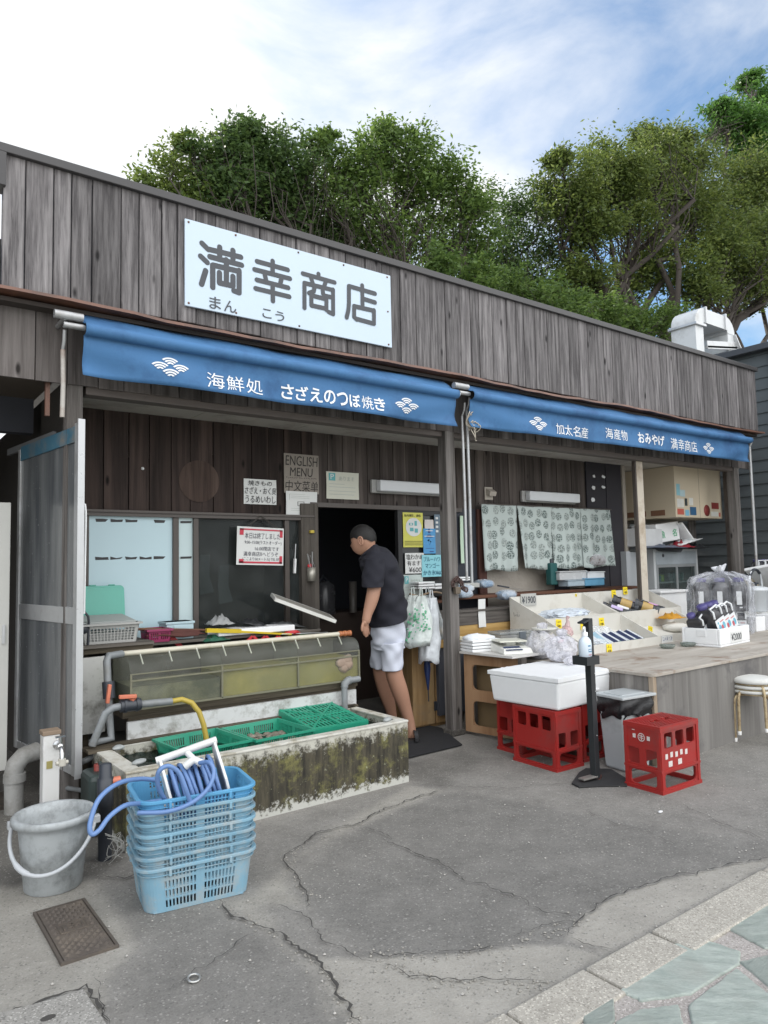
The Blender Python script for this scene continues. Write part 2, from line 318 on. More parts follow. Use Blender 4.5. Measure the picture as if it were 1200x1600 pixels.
for k_, polys in MASKS.items():
    v_ = np.zeros(GX.shape)
    for poly, amt in polys: v_ = np.maximum(v_, amt*np.clip(.5+pmask(GX, GY, poly)/.16, 0, 1))
    me.attributes.new(k_, 'FLOAT', 'POINT').data.foreach_set('value', v_.ravel().astype(np.float32))
def big_ground():
    m, n, l, b = newmat('worn_asphalt'); t = n.new('ShaderNodeTexCoord'); v = t.outputs['Object']
    edge = noise(n, l, v, 7, 9, .7); e2 = noise(n, l, v, .8, 9, .75); e3 = ramp(n, l, noise(n, l, v, 3.2, 9, .72), .32, .7); fn = noise(n, l, v, 115, 5, .8); md = ramp(n, l, noise(n, l, v, 26, 7, .75), .3, .72)
    A = mixrgb(n, l, ramp(n, l, e2, .36, .66), (.15, .142, .129, 1), (.30, .286, .262, 1)); A = mixrgb(n, l, .45, A, mixrgb(n, l, e3, (.14, .133, .122, 1), (.34, .324, .30, 1)))
    Cc = mixrgb(n, l, e3, (.27, .254, .222, 1), (.43, .408, .362, 1)); Pp = mixrgb(n, l, e3, (.34, .32, .28, 1), (.52, .49, .435, 1)); Kd = mixrgb(n, l, e3, (.095, .091, .085, 1), (.225, .216, .20, 1)); Dd = mixrgb(n, l, e3, (.035, .032, .028, 1), (.125, .117, .103, 1))
    col = A
    for k_, cc, sharp in (('dark', Kd, .28), ('conc', Cc, .16), ('pale', Pp, .12), ('damp', Dd, .3)):
        at = n.new('ShaderNodeAttribute'); at.attribute_name = k_; ma = n.new('ShaderNodeMath'); ma.operation = 'MULTIPLY_ADD'; ma.inputs[1].default_value = .62; l.new(edge, ma.inputs[0]); l.new(at.outputs['Fac'], ma.inputs[2]); col = mixrgb(n, l, ramp(n, l, ma.outputs[0], .80-sharp, .80+sharp), col, cc)
    col = mixrgb(n, l, .35, col, mixrgb(n, l, md, mixrgb(n, l, .5, col, (.04, .038, .035, 1)), mixrgb(n, l, .35, col, (.55, .53, .49, 1))))
    st = ramp(n, l, noise(n, l, v, 1.9, 11, .78), .60, .70); col = mixrgb(n, l, st, col, mixrgb(n, l, .45, col, (.05, .047, .043, 1)))
    vo = n.new('ShaderNodeTexVoronoi'); vo.inputs['Scale'].default_value = 150; l.new(v, vo.inputs['Vector']); hs = n.new('ShaderNodeSeparateColor'); l.new(vo.outputs['Color'], hs.inputs[0])
    col = mixrgb(n, l, ramp(n, l, hs.outputs[0], .95, .97), col, mixrgb(n, l, .6, col, (.45, .43, .40, 1))); col = mixrgb(n, l, ramp(n, l, hs.outputs[1], .95, .97), col, mixrgb(n, l, .5, col, (.065, .062, .057, 1)))
    col = mixrgb(n, l, .3, col, mixrgb(n, l, ramp(n, l, fn, .3, .7), (.06, .058, .053, 1), (.40, .385, .36, 1)))
    l.new(col, b.inputs['Base Color']); b.inputs['Roughness'].default_value = .9; b.inputs['Specular IOR Level'].default_value = .2; bm_ = n.new('ShaderNodeMath'); bm_.operation = 'MULTIPLY_ADD'; bm_.inputs[1].default_value = .5; l.new(fn, bm_.inputs[0]); l.new(md, bm_.inputs[2]); bump(n, l, b, bm_.outputs[0], .5, .006); return m
me.materials.append(big_ground()); o = bpy.data.objects.new('ground', me); C.objects.link(o); struct(o)
CRK = mat('crack_dark', (.06, .056, .051), .95, .3, 30)
def crack(paths):
    mb = MB()
    for pts, wd, seed in paths:
        rg = random.Random(seed); g = [PZ(*p) for p in pts]; fine = []
        for a, b in zip(g, g[1:]):
            n = max(2, int((b-a).length/.02))
            for k in range(n): fine.append(a+(b-a)*(k/n))
        fine.append(g[-1]); o = 0; P = []
        for i, p in enumerate(fine):
            o = o*.72+rg.gauss(0, .0075); d = (fine[min(i+1, len(fine)-1)]-fine[max(i-1, 0)]).normalized(); P.append((p+Vector((-d.y, d.x, 0))*o, Vector((-d.y, d.x, 0)), wd*.72*rg.uniform(.2, 1.35)*min(1, .15+i/6, .15+(len(fine)-1-i)/6)))
        vs = []; fs = []
        for i, (p, nn, w_) in enumerate(P):
            vs += [(p.x-nn.x*w_, p.y-nn.y*w_, .0105), (p.x+nn.x*w_, p.y+nn.y*w_, .0105)]
            if i: fs.append((2*i-2, 2*i-1, 2*i+1, 2*i))
        mb.add(vs, fs)
    return mb
struct(crack([([(340, 1412), (365, 1440), (405, 1452), (440, 1465), (475, 1490), (500, 1510), (510, 1525), (545, 1570), (560, 1605)], .008, 1), ([(405, 1453), (370, 1480), (320, 1515), (270, 1550)], .003, 2),
    ([(690, 1235), (600, 1268), (555, 1290), (500, 1300), (460, 1330), (448, 1350), (470, 1385), (485, 1410), (475, 1420)], .006, 3), ([(425, 1415), (480, 1435), (500, 1470), (560, 1500), (600, 1515)], .003, 4),
    ([(600, 1312), (660, 1340), (740, 1383), (800, 1400), (850, 1425), (900, 1437)], .005, 5), ([(150, 1372), (195, 1375), (240, 1362)], .006, 6), ([(1050, 1250), (1130, 1290), (1200, 1315)], .003, 7),
    ([(640, 1228), (720, 1232), (800, 1233), (890, 1226)], .003, 8), ([(150, 1530), (160, 1560), (175, 1610)], .003, 9), ([(0, 1588), (60, 1567), (132, 1545), (170, 1600)], .009, 10), ([(560, 1490), (610, 1497), (690, 1496), (800, 1480)], .004, 12),
    ([(600, 1510), (640, 1530), (700, 1535), (790, 1530), (860, 1543)], .004, 13), ([(890, 1470), (910, 1480), (955, 1490)], .005, 14), ([(795, 1470), (840, 1450), (890, 1440), (905, 1437)], .003, 15),
    ([(890, 1468), (905, 1441), (960, 1401), (1040, 1376), (1100, 1363), (1160, 1349), (1215, 1338)], .004, 21), ([(900, 1262), (960, 1290), (1010, 1300), (1070, 1330)], .002, 16), ([(555, 1290), (590, 1300), (625, 1318)], .003, 17)]).build('ground_cracks', CRK))
# pebbles and grit
mb = MB(); rg = random.Random(4)
for i in range(420):
    x = rg.uniform(.6, 5.2); y = rg.uniform(1.75, 3.8) if i < 220 else 1.62+rg.gauss(.12, .12); s = rg.uniform(.002, .006)
    if y < 1.45: continue
    q = [Vector((x+s*rg.uniform(.6, 1.4)*math.cos(a), y+s*rg.uniform(.6, 1.4)*math.sin(a), .004)) for a in (0, 1.3, 2.6, 3.9, 5.2)]
    mb.add(q+[Vector((x, y, .004+s*.9))], [(0, 1, 5), (1, 2, 5), (2, 3, 5), (3, 4, 5), (4, 0, 5)])
g_ = mb.build('ground_grit', mat('grit', (.42, .40, .37), .9, .4, 60)); g_['kind'] = 'stuff'; g_['label'] = 'scattered pale grit and small pebbles lying on the asphalt'
# crumbled grit lying along the wider cracks
mb = MB(); rg = random.Random(14)
for pts in ([(340, 1412), (405, 1452), (475, 1490), (510, 1525), (560, 1605)], [(690, 1235), (555, 1290), (460, 1330), (448, 1350), (485, 1410)], [(600, 1510), (700, 1535), (860, 1543)], [(560, 1490), (690, 1496), (800, 1480), (905, 1437)], [(900, 1600), (1040, 1495), (1200, 1400)]):
    g = [PZ(*q) for q in pts]
    for k in range(110):
        i = rg.randrange(len(g)-1); p = g[i].lerp(g[i+1], rg.random()); x, y = p.x+rg.gauss(0, .022), p.y+rg.gauss(0, .022); s = rg.uniform(.0018, .0065); q = [Vector((x+s*rg.uniform(.6, 1.4)*math.cos(a), y+s*rg.uniform(.6, 1.4)*math.sin(a), .003)) for a in (0, 1.3, 2.6, 3.9, 5.2)]; mb.add(q+[Vector((x, y, .003+s*.8))], [(0, 1, 5), (1, 2, 5), (2, 3, 5), (3, 4, 5), (4, 0, 5)])
o = mb.build('crack_grit', mat('grit_dull', (.30, .285, .255), .9, .45, 60)); o['kind'] = 'stuff'; o['label'] = 'crumbled grit along the cracks of the pavement'
# granite kerb and green flagstones
mb = MB(); xs = [-2, -.6, .3, 1.05, 1.72, 2.12, 2.52, 3.4, 4.4, 5.6, 7, 9]
for a, b in zip(xs, xs[1:]):
    q = random.Random(int(a*100)); h = .014+q.uniform(0, .006); mb.box(a+.006, b-.006, 1.545+q.uniform(-.008, .008), 1.715+q.uniform(-.006, .006), -.05, h)
struct(mb.build('kerb', GRAN, bevel=.008))
MORT = ground_mat('mortar', (.27, .245, .225), (.42, .385, .36), (.52, .48, .45), 2., .4)
struct(MB().box(-3, 9, -6, 1.54, -.05, .006).build('mortar_bed', MORT))
def slate_mat():
    m, n, l, b = newmat('green_slate'); g = n.new('ShaderNodeNewGeometry'); t = n.new('ShaderNodeTexCoord'); cv = n.new('ShaderNodeVectorRotate'); cv.rotation_type = 'Z_AXIS'; l.new(t.outputs['Object'], cv.inputs['Vector'])
    ml = n.new('ShaderNodeMath'); ml.operation = 'MULTIPLY'; ml.inputs[1].default_value = .9; l.new(g.outputs['Random Per Island'], ml.inputs[0]); l.new(ml.outputs[0], cv.inputs['Angle'])
    mp = n.new('ShaderNodeMapping'); mp.inputs['Scale'].default_value = (2.2, 7.5, 1); l.new(cv.outputs[0], mp.inputs['Vector'])
    f = noise(n, l, mp.outputs[0], 3.2, 14, .8); f2 = noise(n, l, t.outputs['Object'], 3, 6); f3 = noise(n, l, t.outputs['Object'], 90, 5)
    c = mixrgb(n, l, ramp(n, l, f, .3, .68), (.22, .265, .235, 1), (.60, .65, .59, 1)); c = mixrgb(n, l, ramp(n, l, f2, .5, .75), c, (.36, .36, .32, 1)); c = mixrgb(n, l, .25, c, mixrgb(n, l, f3, (.15, .19, .18, 1), (.45, .49, .46, 1)))
    h = n.new('ShaderNodeHueSaturation'); mr = n.new('ShaderNodeMapRange'); mr.inputs[3].default_value = .82; mr.inputs[4].default_value = 1.2; l.new(g.outputs['Random Per Island'], mr.inputs[0]); l.new(mr.outputs[0], h.inputs['Value']); l.new(c, h.inputs['Color'])
    l.new(h.outputs[0], b.inputs['Base Color']); b.inputs['Roughness'].default_value = .75; bump(n, l, b, f, 1., .02); return m
SLATE = slate_mat(); mb = MB(); rg = random.Random(12)
def flag(poly, seed):
    q = random.Random(seed); c = sum((Vector(p) for p in poly), Vector((0, 0)))/len(poly); out = []
    for i in range(len(poly)):
        a = Vector(poly[i]); b = Vector(poly[(i+1) % len(poly)])
        for k in range(9):
            p = a+(b-a)*(k/9); p = c+(p-c)*(.962+q.uniform(-.02, .012)); out.append((p.x, p.y))
    h = .010+q.uniform(0, .006); n = len(out); vs = [(x, y, -.02) for x, y in out]+[(x, y, h-.004) for x, y in out]+[(x-(x-c.x)/math.hypot(x-c.x, y-c.y)*.006, y-(y-c.y)/math.hypot(x-c.x, y-c.y)*.006, h) for x, y in out]
    fs = [(i, (i+1) % n, n+(i+1) % n, n+i) for i in range(n)]+[(n+i, n+(i+1) % n, 2*n+(i+1) % n, 2*n+i) for i in range(n)]+[tuple(range(2*n, 3*n))]; mb.add(vs, fs)
def pg(*p): return [tuple(PZ(*q)[:2]) for q in p]
fl = [pg((965, 1555), (1040, 1480), (1100, 1470), (1160, 1490), (1160, 1510), (1080, 1560), (1000, 1572)), pg((1110, 1448), (1200, 1412), (1270, 1400), (1270, 1490), (1195, 1488), (1140, 1458)), pg((1152, 1506), (1195, 1495), (1300, 1505), (1300, 1560), (1215, 1560)),
      pg((1072, 1575), (1150, 1515), (1200, 1555), (1260, 1575), (1240, 1680), (1085, 1640)), pg((905, 1590), (960, 1560), (962, 1600), (930, 1640)), pg((960, 1600), (1000, 1580), (1062, 1572), (1080, 1640), (1020, 1690), (955, 1660)), pg((1190, 1400), (1230, 1380), (1300, 1370), (1300, 1395), (1230, 1410))]
for i, p in enumerate(fl): flag(p, i)
for i in range(18):
    for j in range(13):
        x = -2.5+i*.62+(j % 2)*.3; y = -5.2+j*.52
        if y < .62 or x > 3.2 or x < .4:
            if y+.5 < 1.54: flag([(x+rg.uniform(-.06, .06), y+rg.uniform(-.05, .05)), (x+.6+rg.uniform(-.06, .06), y), (x+.6, y+.48+rg.uniform(-.06, .02)), (x+rg.uniform(0, .1), y+.48)], 50+i*10+j)
struct(mb.build('flagstone_paving', SLATE))
# ================================================================== the shop building
B = thing('shop_building', 'low single storey shop building clad in weathered grey vertical boards, open shopfront behind wooden posts', 'building', (5, 5, 0))
YF, YP, YW = 4.5, 4.65, 5.35
def planks(x0, x1, y, z0, z1, wmin, wmax, seed, t=.018, zj=.004, gap=.007):
    rg = random.Random(seed); mb = MB(); x = x0
    while x < x1-.01:
        w_ = min(rg.uniform(wmin, wmax), x1-x); 
        if x1-x-w_ < .05: w_ = x1-x
        d = rg.uniform(-.004, .004); mb.box(x+gap/2, x+w_-gap/2, y+d, y+d+t, z0+rg.uniform(-zj, zj), z1); x += w_
    return mb
planks(.655, 9.50, YF, 3.085, 3.885, .10, .19, 3).build('fascia_boards', WOODG, B, bevel=.004, seg=1)
# battens' narrow dark shadow gaps get a dark backing board
MB().box(.66, 9.49, YF+.03, YF+.06, 3.10, 3.86).build('fascia_backing', DARKIN, B)
MB().box(.63, 9.53, YF-.03, YF+.10, 3.882, 3.935).box(.628, .668, YF-.032, YF+.10, 3.68, 3.8815).build('roof_cap', DKMETAL, B, bevel=.004)
mb = MB(); n = 46; pv = []
rg = random.Random(5)
for i in range(n+1):
    x = .40+(9.56-.40)*i/n; dz = .012*math.sin(x*2.1)+rg.uniform(-.006, .006); pv.append((x, dz))
vs = []; fs = []
for i, (x, dz) in enumerate(pv):
    vs += [(x, YF+.012, 3.082+dz*.4), (x, YF-.055, 3.066+dz), (x, YF-.062, 3.045+dz), (x, YF-.045, 3.05+dz), (x, YF+.12, 3.058)]
    if i: fs += [(5*i-5+k, 5*i-4+k, 5*i+1+k, 5*i+k) for k in range(4)]
mb.add(vs, fs); mb.build('copper_flashing', RUST, B)
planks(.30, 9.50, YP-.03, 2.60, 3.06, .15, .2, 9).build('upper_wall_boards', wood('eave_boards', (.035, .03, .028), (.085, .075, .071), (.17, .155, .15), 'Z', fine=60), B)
MB().box(.30, 9.5, YF+.02, YP-.035, 3.02, 3.045).build('soffit', mat('soffit_dark', (.045, .036, .032), .8), B)
MB().box(-4.5, 9.4, 4.62, 9.4, 3.30, 3.42).build('roof_slab', DKMETAL, B)
MB().box(1.16, 9.12, YP-.005, YP+.10, 2.555, 2.62).box(1.16, 9.12, YP-.02, YP+.02, 2.60, 2.64).build('lintel_beam', mat('brown_beam', (.105, .088, .08), .6, .2, 8), B, bevel=.005)
# ceiling panels
mb = MB()
for i in range(9):
    for j in range(3): mb.box(1.2+i*.92, 1.2+(i+1)*.92-.008, 4.76+j*.92, 4.76+(j+1)*.92-.008, 2.625, 2.64)
mb.build('ceiling_panels', CEIL, B)
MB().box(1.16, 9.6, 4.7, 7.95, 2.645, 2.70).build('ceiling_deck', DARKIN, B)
# posts
def post(x, y, w_, z1, m=POST, z0=0): return MB().box(x, x+w_, y, y+w_, z0, z1).build('post', m, B, bevel=.006)
post(4.115, 4.60, .105, 2.60); post(1.045, 4.63, .095, 2.72); post(9.06, 4.62, .11, 2.6)
o = MB().box(4.10, 4.235, 4.585, 4.72, 0, .05).build('post_footing', DAMP, B, bevel=.01)
xw = PY(997, 800, 4.72).x; MB().box(xw, xw+.13, 4.72, 4.755, 0, 2.62).build('post', mat('cream_steel', (.55, .50, .42), .5, .08, 8, dirt=(.3, .22, .15), dirt_amt=.4), B, bevel=.004)['label'] = 'cream painted steel post'
MB().box(xw-.03, xw-.002, 4.715, 4.755, 0, 2.62).build('post_trim', BRONZE, B)
# inner wall
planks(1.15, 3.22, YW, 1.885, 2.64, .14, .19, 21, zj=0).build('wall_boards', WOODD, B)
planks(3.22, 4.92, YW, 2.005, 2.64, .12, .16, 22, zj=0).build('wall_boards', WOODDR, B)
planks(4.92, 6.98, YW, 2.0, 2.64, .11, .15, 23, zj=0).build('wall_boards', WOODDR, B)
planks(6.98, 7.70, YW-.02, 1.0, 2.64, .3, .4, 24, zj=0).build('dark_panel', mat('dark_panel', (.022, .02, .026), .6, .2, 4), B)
mb = MB(); rg = random.Random(3)
for px, py in ((928, 744), (943, 745), (928, 762), (943, 761), (927, 781)):
    p = PY(px, py, YW-.026); k = 6; mb.add([(p.x+rg.uniform(.02, .05)*math.cos(a*6.28/k), YW-.0235-.001*(a % 2), p.z+rg.uniform(.012, .03)*math.sin(a*6.28/k)) for a in range(k)], [tuple(range(k))])
mb.build('torn_paper', WHITEP, B)
# round faded patch where something hung
mb = MB(); p = PY(311, 752, YW); k = 40
mb.add([(p.x+.165*math.cos(a*6.283/k), YW-.0075, p.z+.165*math.sin(a*6.283/k)) for a in range(k)], [tuple(range(k))])
mb.build('faded_patch', wood('faded_round', (.035, .024, .02), (.075, .05, .042), (.12, .085, .07), 'Z', fine=60, isl=0), B)
# window band
T_ = MB().box(1.15, 3.20, YW-.045, YW+.02, 1.845, 1.883).box(1.15, 3.2, YW-.06, YW+.02, 1.872, 1.889)
T_.build('window_head', BRONZE, B)
wf = MB()
for px0, px1 in ((270, 279), (302, 310), (445, 452)):
    a = PY(px0, 900, YW-.02).x; b = PY(px1, 900, YW-.02).x; wf.box(a, b, YW-.03, YW+.02, .90, 1.845)
wf.box(1.30, 3.12, YW-.035, YW+.025, .86, .90); wf.box(1.2, 1.36, YW-.028, YW+.02, .9, 1.845)
W = wf.build('window', BRONZE, B, bevel=.003); W['label'] = 'brown framed sliding window'
BLUEB = mat('pale_blue_panel', (.50, .66, .72), .35, .05, 2, bmp=.03)
a, b, c, d = (PY(x, 900, YW).x for x in (134, 270, 279, 302))
MB().box(a, b, YW-.008, YW+.004, .90, 1.845).build('blue_panel', BLUEB, W); MB().box(c, d, YW-.006, YW+.004, .90, 1.845).build('blue_panel', mat('paler_panel', (.52, .64, .66), .3, .06, 2), W)
mb = MB(); rg = random.Random(8)     # peeling dark tape dashes on the panels
for row, z in ((0, PY(200, 872, YW).z), (1, PY(200, 814, YW).z)):
    for i in range(5):
        x0 = a+.06+i*.105; q = [(x0+rg.uniform(0, .01), z-.011), (x0+.085+rg.uniform(-.02, .01), z-.011+rg.uniform(0, .006)), (x0+.09, z+.009), (x0+.045, z+.006+rg.uniform(-.008, .006)), (x0, z+.012)]
        if row == 0 or i % 2 == 0 or i == 1: mb.add([(x, YW-.0105, zz) for x, zz in q], [tuple(range(5))])
    mb.add([(c+.01, YW-.0105, z-.01), (d-.02, YW-.0105, z-.008), (d-.015, YW-.0105, z+.008), (c+.012, YW-.0105, z+.006)], [(0, 1, 2, 3)])
mb.build('peeling_tape', mat('old_tape', (.035, .035, .038), .6, .3, 30), W)
GLS = glass('dirty_glass', (.55, .6, .6), .04, .25, (.10, .11, .11))
MB().box(PY(310, 900, YW).x, PY(445, 900, YW).x, YW, YW+.005, .90, 1.845).build('pane', GLS, W); MB().box(PY(452, 900, YW).x, PY(470, 900, YW).x, YW, YW+.005, .90, 1.845).build('pane', GLS, W)
MB().box(PY(470, 900, YW-.03).x, PY(497, 900, YW-.03).x, YW-.05, YW+.05, .3, 1.99).build('door_jamb', wood('jamb_wood', (.03, .026, .022), (.075, .066, .058), (.14, .125, .11), 'Z', fine=70, isl=0), B, bevel=.004)
MB().box(3.18, 4.95, YW-.04, YW+.03, 1.965, 2.004).build('door_head', BRONZE, B)
MB().box(1.15, 3.2, YW+.02, YW+.06, 0, .88).build('wall_below_window', mat('stained_lower_wall', (.10, .095, .085), .7, .3, 5), B)
# glazed fixed panel right of doorway
gx0, gx1 = PY(627, 900, YW).x, PY(700, 900, YW).x
G2 = MB().box(gx0-.05, gx0, YW-.03, YW+.02, 0, 1.965).box(gx1, gx1+.06, YW-.03, YW+.02, 0, 1.965).box(gx0, gx1, YW-.03, YW+.02, .0, .12).box(gx0, gx1, YW-.03, YW+.02, 1.92, 1.965).build('glazed_panel', mat('black_frame', (.02, .02, .022), .5), B)
MB().box(gx0, gx1, YW-.006, YW+.002, .12, 1.92).build('pane', mat('dark_pane', (.025, .028, .03), .12, .2, 3, bmp=0), G2)
MB().box(gx1+.06, 5.25, YW-.01, YW+.03, 0, 2.0).build('side_wall', mat('dark_blue_wall', (.02, .024, .035), .6), B)
MB().box(5.16, 5.27, YW-.04, YW-.012, .9, 2.0).build('reddish_post', wood('red_post', (.04, .018, .014), (.08, .035, .028), (.12, .06, .05), 'Z', isl=0), B)
MB().box(7.66, 7.72, YW-.04, 7.6, 0, 2.62).build('recess_wall', mat('greige_wall', (.30, .27, .23), .8, .1, 3), B)
# window opening behind the curtain: milky plastic sheet and a dark stud
MB().box(5.27, 6.98, YW+.06, YW+.08, .95, 2.0).build('plastic_screen', mat('milky_sheet', (.34, .31, .27), .35, .18, 6, bmp=.4, bd=.02), B)
MB().box(6.42, 6.62, YW+.0, YW+.05, .95, 2.0).build('stud', DARKIN, B)
# back room
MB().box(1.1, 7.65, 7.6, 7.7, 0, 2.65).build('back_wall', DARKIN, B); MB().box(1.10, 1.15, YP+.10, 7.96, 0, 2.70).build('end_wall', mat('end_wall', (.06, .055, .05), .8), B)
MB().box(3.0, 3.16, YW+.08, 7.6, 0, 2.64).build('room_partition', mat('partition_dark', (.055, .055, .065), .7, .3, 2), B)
mb = MB()
for k in range(30): mb.box(7.7, 9.7, 6.62+.012*(k % 2), 6.65+.012*(k % 2), .1+k*.085, .1+k*.085+.078)
mb.build('roller_shutter', mat('shutter', (.125, .105, .085), .5, .15, 5), B)
planks(9.18, 9.36, YW, 0, 2.6, .08, .1, 33).build('corner_boards', POST, B)
xq = PY(1138, 800, 4.9).x; MB().box(xq, xq+.06, 4.9, 4.95, 0, 2.6).build('side_mullion', BRONZE, B)
MB().box(7.70, 9.6, 5.0, 6.6, 0, .02).build('recess_floor', DAMP, B)
# left passage under the same roof
MB().box(-4.5, 1.05, 4.645, 8.2, 2.70, 2.75).build('passage_ceiling', mat('passage_ceiling', (.10, .082, .065), .8, .3, 3), B)
mb = MB()
for k in range(24):
    y0 = 4.85+k*.14; mb.box(.88 if 0 else 1.06, 1.085 if k % 2 else 1.10, y0, y0+.138, 0.25, 2.7)
NAVY = mat('navy_corrugated', (.012, .016, .028), .5, .2, 4)
mb = MB()
for k in range(46): mb.box(-4.4+k*.14, -4.4+k*.14+.07, 7.96, 8.0, 0, 2.7); mb.box(-4.4+k*.14+.07, -4.4+k*.14+.14, 7.98, 8.02, 0, 2.7)
mb.build('passage_back_wall', NAVY, B)
MB().box(-4.5, -4.45, 4.7, 8.0, 0, 3.3).build('passage_side_wall', NAVY, B)
MB().box(.93, .955, 4.66, 4.69, 2.40, 2.72).build('rusty_strip', RUST, B)
MB().box(.27, .62, 4.56, 4.60, 3.06, 3.72).box(-4.5, .28, 4.60, 4.64, 2.72, 3.4).build('passage_fascia', WOODG, B)
MB().box(-4.4, 1.04, 5.6, 5.7, 2.45, 2.70).build('passage_beam', DARKIN, B)
# ================================================================== shop sign
S = thing('shop_sign', 'long white shop name board with bold dark characters, screwed to the weathered fascia', 'sign', (2.58, 4.49, 3.48))
SGN = mat('sign_white', (.50, .60, .70), .35, .03, 3, bmp=.02)
MB().box(1.735, 3.455, YF-.028, YF-.012, 3.19, 3.785).build('board', SGN, S, bevel=.003)
INK = mat('sign_ink', (.05, .055, .065), .5, .05)

def stroke(mb, px, wd, lift, o, zoom, ys, kx=1.0):
    """a round ended brush stroke through surveyed points of the sign face"""
    P = [PY(o[0]+x/zoom, o[1]+y/zoom, ys) for x, y in px]
    for a, b in zip(P, P[1:]):
        d = (b-a); d.y = 0; d.normalize(); ang = math.atan2(d.z, d.x); vs = []
        for k in range(9): q = ang+R_(90+180*k/8); vs.append((a.x+wd*math.cos(q), ys-lift[0], a.z+wd*math.sin(q)))
        for k in range(9): q = ang+R_(-90+180*k/8); vs.append((b.x+wd*math.cos(q), ys-lift[0], b.z+wd*math.sin(q)))
        mb.add(vs, [tuple(range(18))]); lift[0] += .00006
ys = YF-.029; mb = MB(); lf = [.0004]
SA = ((300, 370), 7.5); SB = ((455, 410), 7.742)
for (o_, zm), sw, strokes in ((SA, .0195, [[(118, 76), (190, 148)], [(102, 228), (178, 300)], [(160, 398), (112, 555)], [(205, 148), (572, 238)], [(210, 233), (582, 332)], [(325, 122), (325, 215)], [(480, 160), (480, 260)], [(403, 270), (403, 560)],
        [(243, 592), (243, 335), (262, 335)], [(250, 332), (552, 405)], [(552, 395), (552, 655), (490, 632)], [(322, 422), (322, 540), (480, 575)], [(480, 465), (480, 575)]]),
      (SA, .0178, [[(762, 288), (1122, 387)], [(733, 383), (1147, 490)], [(760, 505), (1127, 597)], [(745, 605), (1140, 702)], [(945, 285), (945, 430)], [(945, 560), (948, 752)], [(850, 430), (866, 500)], [(1048, 490), (1032, 560)]]),
      (SB, .0172, [[(140, 135), (525, 243)], [(330, 140), (330, 180)], [(240, 190), (260, 250)], [(415, 240), (398, 290)], [(160, 550), (160, 252)], [(160, 250), (505, 335)], [(505, 330), (507, 625), (452, 600)], [(280, 310), (272, 350), (215, 372)], [(380, 330), (385, 380), (400, 402), (500, 425)],
        [(243, 405), (243, 520), (420, 560)], [(243, 400), (425, 445), (425, 575)]]),
      (SB, .0178, [[(858, 280), (862, 530)], [(700, 288), (1013, 378)], [(697, 290), (697, 500), (690, 580), (670, 665)], [(885, 445), (1013, 485)], [(760, 530), (1000, 585)], [(760, 530), (760, 660), (790, 690)], [(785, 683), (1000, 742)], [(1000, 580), (1000, 742)]])):
    for s_ in strokes: stroke(mb, s_, sw, lf, o_, zm, ys)
for ch, x0, y0, x1, y1 in (('ま', 327, 464, 345, 483), ('ん', 350, 470, 369, 488), ('こ', 410, 483, 424, 497), ('う', 430, 487, 444, 502)):
    a = PY(x0, y0, ys).x; b = PY(x1, y0, ys).x; cx = (x0+x1)/2; t = PY(cx, y0, ys).z; bt = PY(cx, y1, ys).z; text_fit(mb, ch, (a, ys, bt), UX, UZ, b-a, t-bt, off=.004)
mb.build('lettering', INK, S)
mb = MB()
for x, z in ((1.76, 3.765), (2.1, 3.765), (2.6, 3.765), (3.0, 3.765), (3.42, 3.765), (1.76, 3.21), (2.1, 3.21), (2.6, 3.21), (3.42, 3.21), (3.42, 3.48)): mb.lathe([(.008, 0), (.007, .004), (.0, .005)], 8, M=Matrix.Translation((x, YF-.028, z))@Matrix.Rotation(R_(90), 4, 'X'))
mb.build('screws', RUST, S)
